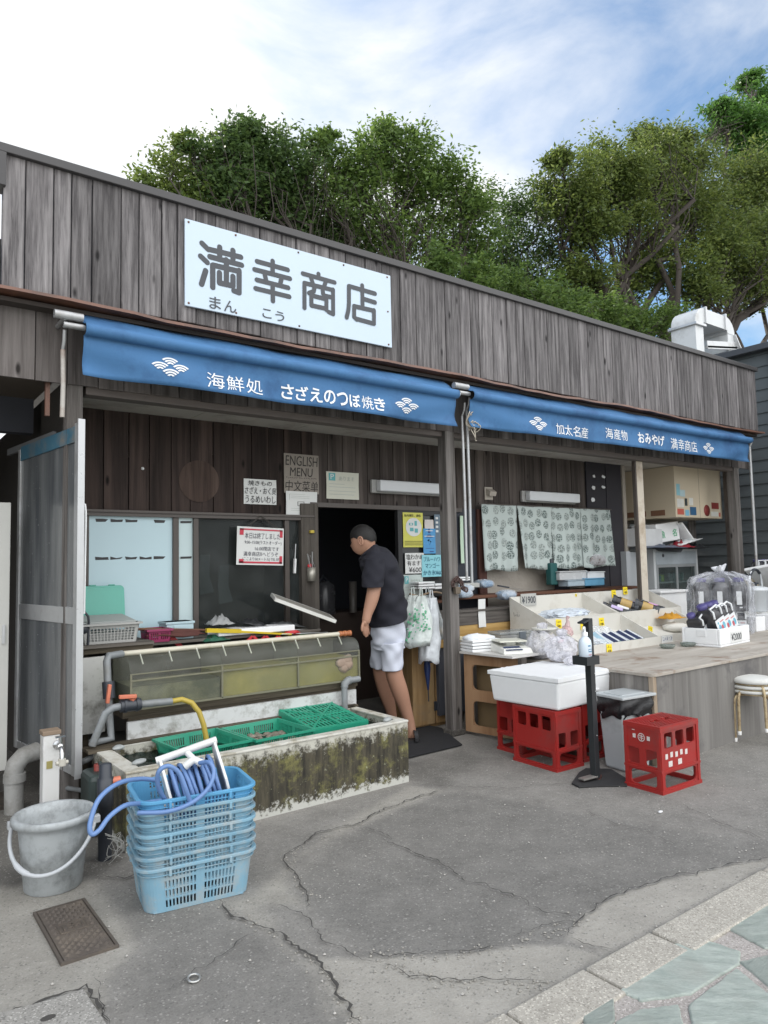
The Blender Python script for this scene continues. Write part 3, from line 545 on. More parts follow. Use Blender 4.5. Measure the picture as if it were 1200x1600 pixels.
# ================================================================== awnings
BLUE = mat('awning_blue', (.05, .155, .33), .75, .12, 5, bmp=.3, dirt=(.022, .075, .19), dirt_amt=.5, dscale=2.2)
AWW = mat('awning_white', (.75, .77, .8), .7, .04)
YA = 4.40; rgp = [random.Random(77).uniform(0, 6) for _ in range(12)]
def awn_y(x, z, x0, x1):
    t = (2.86-z); e = min(x-x0, x1-x); k = math.exp(-e*1.4)
    return YA-.012*t/.25+.017*math.sin(x*5.3+rgp[0]+z*6)*t*3+.009*math.sin(x*11+rgp[1]-z*9)*t*3+.035*k*math.sin((z-2.6)*16+e*5)*min(1, t*6)
def awning(x0, x1, label, zl, zr, texts, marks):
    A = thing('awning', label, 'awning', ((x0+x1)/2, 4.4, 2.6), 0, 'blue shop awnings rolled under the fascia')
    nx = int((x1-x0)/.045); V = []; Fc = []; prof = []
    for k in range(9): a = R_(200-k*25); prof.append(('r', a))
    rows = []
    def zt(x): return zl+(zr-zl)*(x-x0)/(x1-x0)
    for i in range(nx+1):
        x = x0+(x1-x0)*i/nx; zb = zt(x); sag = .010*math.sin(x*1.7)+.018*math.sin(math.pi*(x-x0)/(x1-x0))
        ztube = zb+.275-sag*.6; col = []
        col.append((x, YA+.15, ztube+.150+.006*math.sin(x*7))); col.append((x, YA+.09, ztube+.110+.006*math.sin(x*9+1))); col.append((x, YA+.02, ztube+.050))
        for k in range(8): a = R_(95-190*k/7); col.append((x, YA-.026-.038*math.cos(a), ztube+.038*math.sin(a)))
        for k in range(9):
            z = ztube-.034-(ztube-.034-zb)*(k/8); col.append((x, awn_y(x, z, x0, x1)+.0*k, z))
        rows.append(col)
    m_ = len(rows[0]); vs = [p for c in rows for p in c]; fs = [(i*m_+k, i*m_+k+1, (i+1)*m_+k+1, (i+1)*m_+k) for i in range(nx) for k in range(m_-1)]
    mb = MB().add(vs, fs, 0, True); o = mb.build('fabric', BLUE, A); s = o.modifiers.new('t', 'SOLIDIFY'); s.thickness = .002
    mt = MB(); wp = lambda p: Vector((p.x, awn_y(p.x, p.z, x0, x1)-.0045-(p.y-YA)*-1 if 0 else awn_y(p.x, p.z, x0, x1)-.0045+(p.y-YA), p.z))
    for body, a0, b0, a1, b1 in texts:
        a = PY(a0, (b0+b1)/2, YA).x; b = PY(a1, (b0+b1)/2, YA).x; n_ = len(body); cw = (b-a)/n_
        for i, ch in enumerate(body):
            if ch == ' ': continue
            xa = a0+(a1-a0)*(i+.04)/n_; xb = a0+(a1-a0)*(i+.96)/n_; 
            xw0 = a+cw*(i+.06); xw1 = a+cw*(i+.94); cx = (xa+xb)/2; ty = b0+(b1-b0)*.0; 
            # the row of characters follows the horizontal of the place
            zt_ = PY((a0+a1)/2, (b0+b1)/2, YA).z+.5*HT[body]; zb_ = zt_-HT[body]
            text_fit(mt, ch, (xw0, YA, zb_), UX, UZ, xw1-xw0, zt_-zb_, off=(.017 if '\u3040' < ch < '\u30ff' else .0), warp=wp, thick=.001, lift=0)
    mt.build('lettering', AWW, A)
    for mx_, my_, r in marks:
        p = PY(mx_, my_, YA); mk = MB()
        rx = r*1.35
        for row, cnt in ((0, 1), (1, 2), (2, 1), (2.0, 0)):
            for c_ in range(cnt):
                cx = p.x+(c_-(cnt-1)/2)*rx*2.0; cz = p.z+(.55-row)*r*.78
                for rr, lo in ((1., 38), (.68, 34), (.36, 20)):
                    k = 8; vs = []; fs = []
                    for q in range(k+1):
                        an = R_(lo+(180-2*lo)*q/k)
                        for r2 in (rr, max(0, rr-.2)): vs.append(wp(Vector((cx+r2*rx*math.cos(an), YA, cz+r2*r*math.sin(an)))))
                        if q: fs.append((2*q-2, 2*q-1, 2*q+1, 2*q))
                    mk.add(vs, fs)
        mk.build('wave_emblem', AWW, A)
    fr = MB(); fr.tube([(x0-.11, YA+.01, zl+.285), (x0+.01, YA+.01, zl+.285)], .018, 10); fr.tube([(x1-.01, YA+.01, zr+.285), (x1+.06, YA+.01, zr+.285)], .018, 10)
    fr.tube([(x0-.16, YA+.02, zl+.345), (x0+.0, YA+.02, zl+.345)], .026, 12); fr.tube([(x0-.1, YP-.04, zl+.33), (x0-.1, YA+.02, zl+.33)], .014, 8)
    fr.build('roller_end', STEEL, A); return A
HT = {'海鮮処': .105, 'さざえのつぼ焼き': .105, '加太名産': .105, '海産物': .11, 'おみやげ': .115, '満幸商店': .125}
awning(1.083, 4.06, 'blue awning valance with white lettering between the left post and middle post', 2.615, 2.595, [('海鮮処', 319, 580, 412, 620), ('さざえのつぼ焼き', 438, 603, 600, 641)], [(264, 577, .05), (634, 636, .05)])
awning(4.225, 9.02, 'blue awning valance with white lettering between the middle post and right post', 2.612, 2.635, [('加太名産', 867, 661, 919, 686), ('海産物', 944, 667, 979, 691), ('おみやげ', 995, 675, 1038, 698), ('満幸商店', 1046, 684, 1088, 708)], [(839, 664, .052), (1107, 702, .052)])
# crank poles of the awnings
def pole(x, y, z0, z1, r, label, m, hook=True):
    t = thing('crank_pole', label, 'pole', (x, y, z0)); MB().tube([(x, y, z1), (x+.004, y, (z0+z1)/2), (x, y, z0)], r, 10).build('rod', m, t)
    if hook: MB().tube([(x, y-.0, z1), (x-.0, y-.03, z1+.05), (x, y-.04, z1+.11)], r*.8, 8).build('hook', STEEL, t)
    return t
pole(.995, 4.52, 2.37, 2.78, .014, 'rust stained pale pole hanging beside the left post', mat('stained_pole', (.42, .40, .37), .5, .2, 20, dirt=(.2, .1, .06), dirt_amt=.55))
pole(4.30, 4.52, 1.28, 2.78, .014, 'grey steel crank pole hanging right beside the middle post', STEEL); pole(4.225, 4.50, 1.3, 2.72, .012, 'thinner steel crank rod touching the middle post', STEEL)
pole(9.16, 4.46, 1.2, 2.85, .018, 'slim steel crank pole in front of the right end post', STEEL)
t = thing('rope_coil', 'frayed pale rope looped around the awning bracket above the middle post', 'rope', (4.2, 4.42, 2.7)); mb = MB()
for k in range(5):
    pts = []
    for q in range(22): a = q/21*6.28*1.2+k; pts.append((4.24+.03*k*.6+.035*math.cos(a), 4.42+.02*math.sin(a*2+k), 2.72-.09*(q/21)-.05*k*.4+.05*math.sin(a)))
    mb.tube(pts, .005, 5)
mb.build('strands', mat('rope', (.42, .38, .32), .9), t)
t = thing('chain_lock', 'rusty chain and padlock tied around the middle post', 'padlock', (4.18, 4.57, 1.3)); mb = MB()
for k in range(16): 
    a = k/15; mb.tube([(4.13+.16*a+.016*math.cos(q*.785), 4.575+.01*math.sin(k*1.3), 1.27+.05*math.sin(a*5)+.02*math.sin(q*.785)) for q in range(8)], .006, 5, closed=True)
mb.build('chain', mat('rusty_chain', (.07, .04, .035), .7, .4, 40), t); MB().box(4.14, 4.20, 4.55, 4.585, 1.19, 1.25).build('padlock_body', mat('lock_brass', (.16, .13, .10), .4, metal=.6), t, bevel=.006)
MB().box(4.21, 4.235, 4.590, 4.598, .795, .825).build('post_tag', mat('tag_cream', (.6, .56, .4), .6), B)
# ================================================================== fish tank and the left side
ALGAE = mat('algae_frp', (.27, .27, .235), .55, .15, 6)
def algae_mat():
    m, n, l, b = newmat('algae_tank'); t = n.new('ShaderNodeTexCoord'); v = t.outputs['Object']; sz = n.new('ShaderNodeSeparateXYZ'); l.new(v, sz.inputs[0])
    mp = n.new('ShaderNodeMapping'); mp.inputs['Scale'].default_value = (1, 1, .16); l.new(v, mp.inputs['Vector'])
    f = noise(n, l, mp.outputs[0], 26, 8, .7); g = noise(n, l, v, 5, 9, .75); h = noise(n, l, v, 22, 9, .75)
    c = mixrgb(n, l, ramp(n, l, f, .35, .62), (.012, .011, .008, 1), (.078, .068, .044, 1))
    c = mixrgb(n, l, ramp(n, l, g, .52, .68), c, (.21, .20, .065, 1)); c = mixrgb(n, l, ramp(n, l, h, .61, .66), c, (.34, .35, .24, 1))
    md = n.new('ShaderNodeMath'); md.operation = 'MULTIPLY_ADD'; md.inputs[1].default_value = .35; l.new(h, md.inputs[0]); l.new(sz.outputs[2], md.inputs[2])
    top = ramp(n, l, md.outputs[0], .50, .56); bot = ramp(n, l, md.outputs[0], .20, .235, (1, 1, 1, 1), (0, 0, 0, 1))
    c = mixrgb(n, l, top, c, (.50, .49, .43, 1)); c = mixrgb(n, l, bot, c, (.50, .50, .46, 1))
    l.new(c, b.inputs['Base Color']); b.inputs['Roughness'].default_value = .75; bump(n, l, b, f, .6, .012); MATS['algae_tank'] = m; return m
ATANK = algae_mat(); RIM = mat('stained_rim', (.56, .55, .50), .5, .12, 10, dirt=(.20, .16, .08), dirt_amt=.48, dscale=6)
WATER = glass('tank_water', (.30, .40, .38), .02, .38, (.02, .04, .035))
T = thing('fish_tank', 'long low concrete seawater tank with algae covered front wall', 'tank', (2.1, 4.18, 0))
tx0, tx1, ty0, ty1, tz = 1.18, 3.045, 3.865, 4.52, .405
mb = MB(); mb.box(tx0, tx1, ty0, ty0+.06, 0, tz-.012); mb.box(tx0, tx1, ty1-.05, ty1, 0, tz-.012); mb.box(tx0, tx0+.07, ty0+.06, ty1-.05, 0, tz-.012); mb.box(tx1-.05, tx1, ty0+.06, ty1-.05, 0, tz-.012); mb.build('basin', ATANK, T)
mb = MB(); mb.panel((tx0-.004, tx1+.004), (ty0-.006, ty1), [(tx0+.085, tx1-.06, ty0+.065, ty1-.05)], lambda u, v, n: (u, v, tz-.012+n), .014); mb.build('rim', RIM, T, bevel=.004)
MB().box(tx0+.07, tx1-.05, ty0+.06, ty1-.05, .05, .07).build('basin_floor', mat('tank_floor', (.03, .035, .028), .8), T)
V = []; Fs = []; nx, ny = 60, 22
for i in range(nx+1):
    for j in range(ny+1):
        x = tx0+.07+(tx1-tx0-.12)*i/nx; y = ty0+.06+(ty1-ty0-.11)*j/ny; V.append((x, y, .345+.0035*math.sin(x*31+y*13)*math.sin(y*27+x*9)+.003*math.sin(x*67-y*41)))
for i in range(nx):
    for j in range(ny): k = i*(ny+1)+j; Fs.append((k, k+ny+1, k+ny+2, k+1))
o = MB().add(V, Fs, 0, True).build('tank_water', WATER); o['kind'] = 'structure'
# stones on the rim
rg = random.Random(9)
def pebble(mb, c, sx, sy, sz_, seed, mi=0, rot=0):
    q = random.Random(seed); prof = []; vs = []; fs = []; n = 9; rows = 5; ph = [q.uniform(0, 6) for _ in range(4)]
    for r in range(rows+1):
        a = -math.pi/2+math.pi*r/rows
        for k in range(n):
            b = 2*math.pi*k/n; w_ = 1+.13*math.sin(2*b+ph[0])+.08*math.sin(3*b+ph[1]); x = sx*w_*math.cos(a)*math.cos(b); y = sy*w_*math.cos(a)*math.sin(b); vs.append((c[0]+x*math.cos(rot)-y*math.sin(rot), c[1]+x*math.sin(rot)+y*math.cos(rot), c[2]+sz_*math.sin(a)*(1+.1*math.sin(b+ph[2]))))
    for r in range(rows):
        for k in range(n): fs.append((r*n+k, r*n+(k+1) % n, (r+1)*n+(k+1) % n, (r+1)*n+k))
    mb.add(vs, fs, mi, True)
STONE = mat('grey_stone', (.33, .35, .35), .6, .25, 30, dirt=(.15, .17, .13), dirt_amt=.4)
for (px, py), lab, (sx, sy) in (((185, 1168), 'flat pale stone lying on the back left corner of the tank rim', (.045, .032)), ((218, 1190), 'flat grey stone lying on the front left corner of the tank rim', (.045, .028)), ((605, 1124), 'flat white block lying on the right end of the tank rim', (.05, .03))):
    p = PZ(px, py, tz+.012); mb = MB(); pebble(mb, p, sx, sy, .014, px, 0, .5); tag(mb.build('stone', STONE), lab, 'stone')
# ---- green crates standing in the tank
GREEN = mat('green_plastic', (.02, .27, .17), .42, .12, 10, bmp=.05)
def tapered_basket(mb, L_, W_, H_, tp, M, slots_l, slots_w, base=True, zs=(.25, .8), t=.004, rim=.012):
    """open crate, footprint LxW at the rim, tapering by tp to the base"""
    def mk(a, b, inward):
        a = Vector(a); b = Vector(b); inward = Vector(inward)
        def fn(u, v, n): 
            q = a.lerp(b, u); c = Vector((0, 0, 0)); k = 1-tp*(1-v); return M@Vector((q.x*k+inward.x*n, q.y*k+inward.y*n, v*H_))
        return fn
    l, w_ = L_/2, W_/2
    for a, b, i, ns in (((-l, -w_), (l, -w_), (0, 1), slots_l), ((l, -w_), (l, w_), (-1, 0), slots_w), ((l, w_), (-l, w_), (0, -1), slots_l), ((-l, w_), (-l, -w_), (1, 0), slots_w)):
        holes = []
        for k in range(ns):
            c = .08+.84*(k+.5)/ns
            if ns > 6 and abs(c-.5) < .03: continue
            for zz in zs[2:] and [(zs[0], zs[1]), (zs[2], zs[3])] or [(zs[0], zs[1])]: holes.append((c-.26/ns*.84, c+.26/ns*.84, zz[0], zz[1]))
        mb.panel((0, 1), (0, 1), holes, mk((a[0], a[1], 0), (b[0], b[1], 0), (i[0], i[1], 0)), t)
    o = rim
    for x0, x1, y0, y1 in ((-l-o, l+o, -w_-o, -w_), (-l-o, l+o, w_, w_+o), (-l-o, -l, -w_, w_), (l, l+o, -w_, w_)): mb.box(x0, x1, y0, y1, H_-.014, H_, 0, M)
    if base: k = 1-tp; mb.panel((-l*k, l*k), (-w_*k, w_*k), [(-l*k+.02+i*.036, -l*k+.046+i*.036, -w_*k+.02, w_*k-.02) for i in range(int((2*l*k-.04)/.036))], lambda u, v, n: M@Vector((u, v, n)), .004)
SHELL = mat('shell', (.24, .21, .17), .6, .4, 40, dirt=(.07, .06, .045), dirt_amt=.5)
def floatcrate(cx, cy, rz, label):
    t = thing('crate', label, 'crate', (cx, cy, .30), rz, 'green plastic crates in the fish tank'); mb = MB(); tapered_basket(mb, .41, .44, .12, .12, Matrix(), 22, 22, zs=(.45, .82)); mb.build('shell_body', GREEN, t, world=False); return t
floatcrate(1.745, 4.235, R_(4), 'left green crate of the two floating upright in the fish tank'); floatcrate(2.185, 4.225, R_(3), 'right green crate of the two floating upright in the fish tank')
mb = MB(); rg = random.Random(2)
for i in range(80): pebble(mb, (2.185+rg.uniform(-.16, .16), 4.22+rg.uniform(-.17, .17), .335+rg.uniform(0, .02)), rg.uniform(.02, .034), rg.uniform(.016, .026), .014, i, 0, rg.uniform(0, 3))
for i in range(24): pebble(mb, (1.745+rg.uniform(-.16, .16), 4.22+rg.uniform(-.17, .17), .322+rg.uniform(0, .01)), rg.uniform(.02, .03), rg.uniform(.016, .024), .012, i+200, 0, rg.uniform(0, 3))
o = mb.build('shellfish', SHELL); o['kind'] = 'stuff'; o['label'] = 'live shellfish heaped in the green crates in the tank'
t = thing('slatted_crate', 'green slatted crate lying upside down across the back of the tank', 'crate', (2.63, 4.28, .375), R_(-2)); mb = MB(); M = Matrix.Rotation(R_(6), 4, 'X')
hl = []
for i in range(14):
    for j in range(5):
        if abs(i-6.5) < 13: hl.append((-.21+.018+i*.0275, -.21+.018+i*.0275+.014, -.235+.02+j*.09, -.235+.02+j*.09+.075))
mb.panel((-.215, .215), (-.24, .24), hl, lambda u, v, n: M@Vector((u, v, .055+n)), .005)
for a, b in (((-.21, -.235), (.21, .235)), ((-.21, .235), (.21, -.235)), ((0, -.235), (0, .235)), ((-.21, 0), (.21, 0))): mb.bar(M@Vector((a[0], a[1], .062)), M@Vector((b[0], b[1], .062)), .014, .008)
for s in (-1, 1): mb.box(-.215, .215, s*.24-.003, s*.24+.003, -.02, .055, 0, M); mb.box(s*.215-.003, s*.215+.003, -.237, .237, -.02, .055, 0, M)
mb.build('slatted_panel', GREEN, t, world=False)
# ---- acrylic aquarium on a stand behind the tank
AQ = thing('aquarium', 'long murky acrylic aquarium with rounded top edge behind the low tank', 'aquarium', (2.25, 4.7, .5))
ax0, ax1, ay0, ay1, az0, az1 = 1.395, 3.10, 4.50, 4.86, .60, .905
ACR = glass('acrylic', (.88, .90, .86), .05, .12, (.33, .34, .32)); EDGE = mat('acrylic_edge', (.17, .165, .115), .3, .2, 20)
ALGW = mat('algae_water', (.235, .21, .075), .35, .35, 4, dirt=(.32, .28, .10), dirt_amt=.55, bmp=.05, dscale=2.5); ALGD = mat('algae_water_dark', (.085, .088, .06), .35, .35, 5, dirt=(.22, .21, .13), dirt_amt=.6, bmp=.05, dscale=4)
mb = MB(); k = 8
prof = [(ay0, az0)]+[(ay0+.09-.09*math.cos(R_(90*i/k)), az1-.09+.09*math.sin(R_(90*i/k))) for i in range(k+1)]+[(ay0+.20, az1)]
vs = []; fs = []
for y, z in prof: vs += [(ax0, y, z), (ax1, y, z)]
fs = [(2*i, 2*i+1, 2*i+3, 2*i+2) for i in range(len(prof)-1)]; mb.add(vs, fs, 0, True); mb.build('front_pane', ACR, AQ)
for x in (ax0, ax0+.595, ax0+1.17, ax1-.006): MB().prism([(x, y, z) for y, z in prof]+[(x, ay1, az1), (x, ay1, az0)], (.006, 0, 0)).build('divider', ACR, AQ)
mb = MB()
for x in (ax0, ax0+.595, ax0+1.17, ax1-.012): mb.box(x, x+.012, ay0-.004, ay0+.004, az0, az1-.09)
mb.box(ax0, ax1, ay0-.006, ay0+.004, az1-.135, az1-.125); mb.box(ax0, ax1, ay0-.004, ay0+.004, az0-.006, az0+.006); mb.box(ax0, ax1, ay0-.005, ay0+.004, az1-.095, az1-.088); mb.build('seam', EDGE, AQ)
MB().box(ax0+.598, ax1-.01, ay0+.012, ay1-.01, az0+.005, az1-.14).build('murky_water', ALGW, AQ); MB().box(ax0+.01, ax0+.59, ay0+.012, ay1-.01, az0+.005, az1-.17).build('murky_water', ALGD, AQ)['label'] = 'greyer murky water in the left compartment'
MB().box(ax0, ax1, ay1, ay1+.008, az0, az1).build('back_pane', mat('aquarium_back', (.065, .062, .05), .5), AQ)
mb = MB(); mb.tube([(ax0-.02, ay0+.2, az1+.018), (2.2, ay0+.21, az1+.018), (ax1+.0, ay0+.19, az1+.022)], .017, 12); mb.build('supply_pipe', mat('yellowed_pipe', (.55, .52, .43), .45, .1, 10, dirt=(.3, .24, .15), dirt_amt=.35), AQ)
mb = MB()
for i in range(9): x = ax0+.12+i*.19; mb.tube([(x, ay0+.2, az1+.025), (x+.012, ay0+.16, az1-.055)], .005, 6)
mb.build('drip_tube', mat('drip_tube', (.6, .6, .55), .4), AQ)
mb = MB(); 
for i in range(5): mb.lathe([(.0, 0), (.022-.003*(i % 2), 0), (.022-.003*(i % 2), .022), (0, .022)], 10, M=Matrix.Translation((ax1-.06+i*.022, ay0+.19, az1+.022))@Matrix.Rotation(R_(90), 4, 'Y'))
mb.build('brass_valve', mat('orange_valve', (.42, .15, .06), .45, .15), AQ)
mb = MB(); rg = random.Random(6)
for i in range(6): pebble(mb, (ax1-.13+rg.uniform(-.06, .05), ay0+.005+rg.uniform(0, .004), az0+.08+rg.uniform(-.03, .1)), .05, .01, .04, i+40)
mb.build('seashell', mat('pinkish_shell', (.30, .22, .17), .5, .3, 25), AQ)
# stand of the aquarium
STAND = wood('wet_wood', (.03, .025, .018), (.075, .062, .045), (.15, .125, .09), 'X', fine=60, isl=.1)
st = thing('aquarium_stand', 'dark wet timber stand under the aquarium with a white dirty splash board', 'stand', (2.2, 4.7, 0))
MB().box(1.30, 3.08, 4.55, 4.9, .0, .40).build('base', mat('stand_dark', (.03, .028, .024), .8, .3, 5), st); MB().box(1.36, 3.09, 4.52, 4.90, .55, .60).box(1.40, 3.09, 4.545, 4.60, .40, .55).build('beam', STAND, st)
MB().box(1.388, 3.075, 4.518, 4.545, .415, .525).build('splash_board', mat('dirty_white_board', (.56, .57, .57), .55, .12, 8, dirt=(.16, .15, .12), dirt_amt=.42, dscale=9), st)
MB().box(1.12, 3.06, 4.47, 4.52, .405, .422).build('sill', STAND, st)
MB().box(1.15, 1.35, 4.86, 4.90, .42, .90).build('side_panel', mat('white_stained_panel', (.58, .58, .56), .5, .1, 6, dirt=(.10, .09, .07), dirt_amt=.45, dscale=5), st)
# ---- pipes and valves
PVC = mat('grey_pvc', (.20, .215, .225), .4, .12, 12, dirt=(.12, .11, .09), dirt_amt=.35); PVCD = mat('dark_pvc', (.035, .04, .05), .4, .15); PINK = mat('valve_handle', (.55, .17, .10), .45, .15)
pp = thing('plumbing', 'grey pipework with two orange handled valves at the left end of the aquarium', 'pipe', (1.3, 4.45, .4))
mb = MB(); mb.tube([(1.40, 4.68, .925), (1.30, 4.62, .925), (1.285, 4.60, .90), (1.285, 4.55, .62), (1.285, 4.5, .45), (1.16, 4.5, .44)], .023, 12); mb.tube([(1.16, 4.44, .44), (1.23, 4.42, .62), (1.27, 4.41, .645), (1.31, 4.41, .648), (1.42, 4.41, .645), (1.62, 4.40, .64)], .022, 12); mb.build('pipe_run', PVC, pp)
mb = MB(); mb.tube([(1.283, 4.56, .78), (1.285, 4.545, .68)], .036, 14); mb.tube([(1.31, 4.41, .648), (1.43, 4.41, .646)], .036, 14); mb.tube([(1.33, 4.41, .648), (1.345, 4.41, .648)], .042, 14); mb.tube([(1.40, 4.41, .648), (1.415, 4.41, .648)], .042, 14); mb.build('valve_body', PVCD, pp)
mb = MB(); mb.bar((1.275, 4.50, .77), (1.262, 4.50, .66), .026, .02); mb.build('valve_handle', PINK, pp, bevel=.004); mb = MB(); mb.bar((1.30, 4.40, .705), (1.40, 4.39, .70), .03, .022); mb.bar((1.375, 4.40, .69), (1.39, 4.41, .66), .03, .03); mb.build('valve_handle', PINK, pp, bevel=.004)
MB().box(1.13, 1.30, 4.40, 4.53, .40, .418).build('wood_block', STAND, pp)
t = thing('yellow_hose', 'short yellow hose curving from the grey pipe down into the tank', 'hose', (1.65, 4.35, .4)); p0 = Vector((1.62, 4.40, .64)); MB().tube([p0, (1.68, 4.39, .645), (1.735, 4.37, .62), (1.775, 4.35, .56), (1.80, 4.34, .48), (1.82, 4.33, .36)], .0165, 12).build('hose_tube', mat('yellow_hose_col', (.40, .30, .05), .45, .15), t)
t = thing('elbow_pipe', 'grey elbow pipe dropping from the aquarium right end into the tank', 'pipe', (2.98, 4.48, .4)); mb = MB(); mb.tube([(3.08, 4.485, .605), (2.99, 4.48, .605), (2.955, 4.475, .59), (2.94, 4.47, .56), (2.935, 4.465, .34)], .023, 12); mb.tube([(2.94, 4.47, .56), (2.944, 4.472, .585), (2.975, 4.478, .606), (3.0, 4.48, .606)], .028, 12); mb.tube([(2.98, 4.48, .606), (3.0, 4.48, .606)], .03, 12); mb.build('pipe_bend', PVC, t)
# ---- bench behind the aquarium and the things lying on it
bn = thing('work_bench', 'weathered plank bench behind the aquarium carrying baskets and tools', 'bench', (2.1, 5.1, 0))
MB().box(1.16, 1.66, 4.84, 5.28, .955, .975).box(1.66, 3.05, 4.98, 5.28, .930, .95).build('top', wood('bench_top', (.05, .045, .04), (.12, .105, .09), (.2, .185, .165), 'X', isl=.1), bn)
MB().box(1.17, 1.34, 4.88, 4.91, .80, .90).build('reddish_board', mat('reddish_board', (.10, .03, .024), .7, .3, 8), bn)
mb = MB(); mb.box(1.20, 1.26, 4.92, 4.98, 0, .95); mb.box(2.92, 2.98, 5.2, 5.26, 0, .93); mb.build('leg', STAND, bn)
mb = MB(); mb.box(1.16, 1.66, 4.86, 4.90, .92, .954); mb.box(1.17, 1.5, 4.90, 4.93, .86, .89); mb.build('brace', STAND, bn)
GREYPL = mat('grey_plastic', (.40, .40, .385), .5, .08, 10, dirt=(.25, .24, .22), dirt_amt=.3)
def grid_basket(t, L_, W_, H_, m, nm='body', cols=14, rows=5, tp=.1):
    mb = MB()
    def mk(a, b, inw):
        def fn(u, v, n): q = Vector(a).lerp(Vector(b), u); k = 1-tp*(1-v); return Vector((q.x*k+inw[0]*n, q.y*k+inw[1]*n, v*H_))
        return fn
    l, w_ = L_/2, W_/2
    for a, b, i, ln in (((-l, -w_, 0), (l, -w_, 0), (0, 1), L_), ((l, -w_, 0), (l, w_, 0), (-1, 0), W_), ((l, w_, 0), (-l, w_, 0), (0, -1), L_), ((-l, w_, 0), (-l, -w_, 0), (1, 0), W_)):
        nc = max(3, int(cols*ln/L_)); holes = [(.06+.88*(c+.12)/nc, .06+.88*(c+.86)/nc, .12+.68*(r+.1)/rows, .12+.68*(r+.88)/rows) for c in range(nc) for r in range(rows)]; mb.panel((0, 1), (0, 1), holes, mk(a, b, i), .004)
    for x0, x1, y0, y1 in ((-l-.018, l+.018, -w_-.018, -w_+.004), (-l-.018, l+.018, w_-.004, w_+.018), (-l-.018, -l+.004, -w_+.004, w_-.004), (l-.004, l+.018, -w_+.004, w_-.004)): mb.box(x0, x1, y0, y1, H_-.006, H_+.006)
    k = 1-tp; mb.box(-l*k, l*k, -w_*k, w_*k, 0, .004); return mb.build(nm, m, t, world=False)
t = thing('basket', 'grey square mesh basket filled with odds and ends under a teal lid', 'basket', (1.40, 5.02, .976), R_(-3)); grid_basket(t, .36, .27, .125, GREYPL); t_b = t
mb = MB(); mb.box(-.14, .14, -.09, .09, .006, .07); mb.build('contents', mat('pale_contents', (.35, .36, .35), .7, .4, 25), t, world=False)
mb = MB(); mb.prism([(-.17, -.12, .13), (.16, -.12, .13), (.12, .10, .165), (-.13, .10, .165)], (0, 0, .012)); mb.build('cloth_cover', mat('grey_lid', (.34, .36, .35), .6, .1, 30), t, world=False)
TEAL = mat('teal_plastic', (.12, .42, .34), .4, .08)
t = thing('container_lid', 'teal plastic container lid propped upright behind the grey basket', 'lid', (1.43, 5.22, 1.08)); mb = MB(); M = Matrix.Rotation(R_(-8), 4, 'X'); w_, h_ = .155, .135
def rrect(w_, h_, r, n=5):
    P = []
    for cx, cz, a0 in ((w_-r, h_-r, 0), (-w_+r, h_-r, 90), (-w_+r, -h_+r, 180), (w_-r, -h_+r, 270)):
        for k in range(n+1): a = R_(a0+90*k/n); P.append((cx+r*math.cos(a), cz+r*math.sin(a)))
    return P
for (ww, hh, y, d) in ((w_, h_, 0, .012), (w_-.014, h_-.014, -.010, .0095)): mb.prism([M@Vector((x, y, z+h_)) for x, z in rrect(ww, hh, .03)], M@Vector((0, d, 0)))
for s in (-.06, .07): mb.box(s-.022, s+.022, -.004, .016, 2*h_, 2*h_+.008, 0, M)
mb.build('moulded_panel', TEAL, t, world=False, bevel=.003)
t = thing('cable_hook', 'black bent handle standing at the left end of the bench', 'handle', (1.24, 4.92, .976)); MB().tube([(1.25, 4.90, .976), (1.255, 4.9, 1.12), (1.25, 4.9, 1.16), (1.22, 4.9, 1.2), (1.18, 4.92, 1.225)], .008, 8).build('bar', PVCD, t); MB().lathe([(.0, -.012), (.028, -.012), (.032, 0), (.028, .012), (0, .012)], 14, c=(0, 0, 0), M=Matrix.Translation((1.225, 4.9, 1.08))@Matrix.Rotation(R_(90), 4, 'X')).build('knob', PVCD, t)
MAG = mat('magenta_plastic', (.25, .025, .09), .45, .1)
p = PY(243, 1015, 5.06); t = thing('basket', 'small dark pink slotted basket beside the grey mesh basket', 'basket', (p.x, 5.06, .95), R_(-2)); mb = MB(); tapered_basket(mb, .16, .2, .09, .1, Matrix(), 9, 9, zs=(.2, .7)); mb.build('body', MAG, t, world=False)
p = PY(277, 1010, 5.12); t = thing('storage_box', 'light blue plastic box with a moulded front panel behind the aquarium', 'box', (p.x, 5.14, .95)); LB_ = mat('light_blue_box', (.42, .55, .60), .4, .06); MB().box(-.1, .1, -.08, .08, 0, .125).box(-.108, .108, -.088, .088, .108, .125).box(-.05, .05, -.087, -.08, .03, .10).build('body', LB_, t, world=False, bevel=.006); 
t = thing('red_strap', 'red band trailing over the light blue box', 'strap', (p.x, 5.03, 1.08)); mb = MB(); a = PY(262, 990, 5.03); b = PY(290, 1022, 5.03); mb.bar(a, (a+b)/2+Vector((.01, -.006, 0)), .035, .002, up=(0, 1, 0)); mb.bar((a+b)/2+Vector((.01, -.006, 0)), b, .035, .002, up=(0, 1, 0)); mb.build('band', mat('red_band', (.55, .03, .04), .5), t)
def rod(name, label, cat, p0, p1, r, m, n=8, flat=None):
    c = (Vector(p0)+Vector(p1))/2; t = thing(name, label, cat, c); mb = MB()
    if flat: mb.bar(p0, p1, r, flat)
    else: mb.tube([p0, p1], r, n)
    mb.build('shaft', m, t); return t
t = rod('rolled_flag', 'bundle of dark red rolled cloth on a stick lying over the boxes', 'bundle', PY(215, 983, 5.02), PY(340, 985, 5.0), .010, mat('brown_stick', (.13, .06, .03), .6)); mb = MB(); rg = random.Random(3)
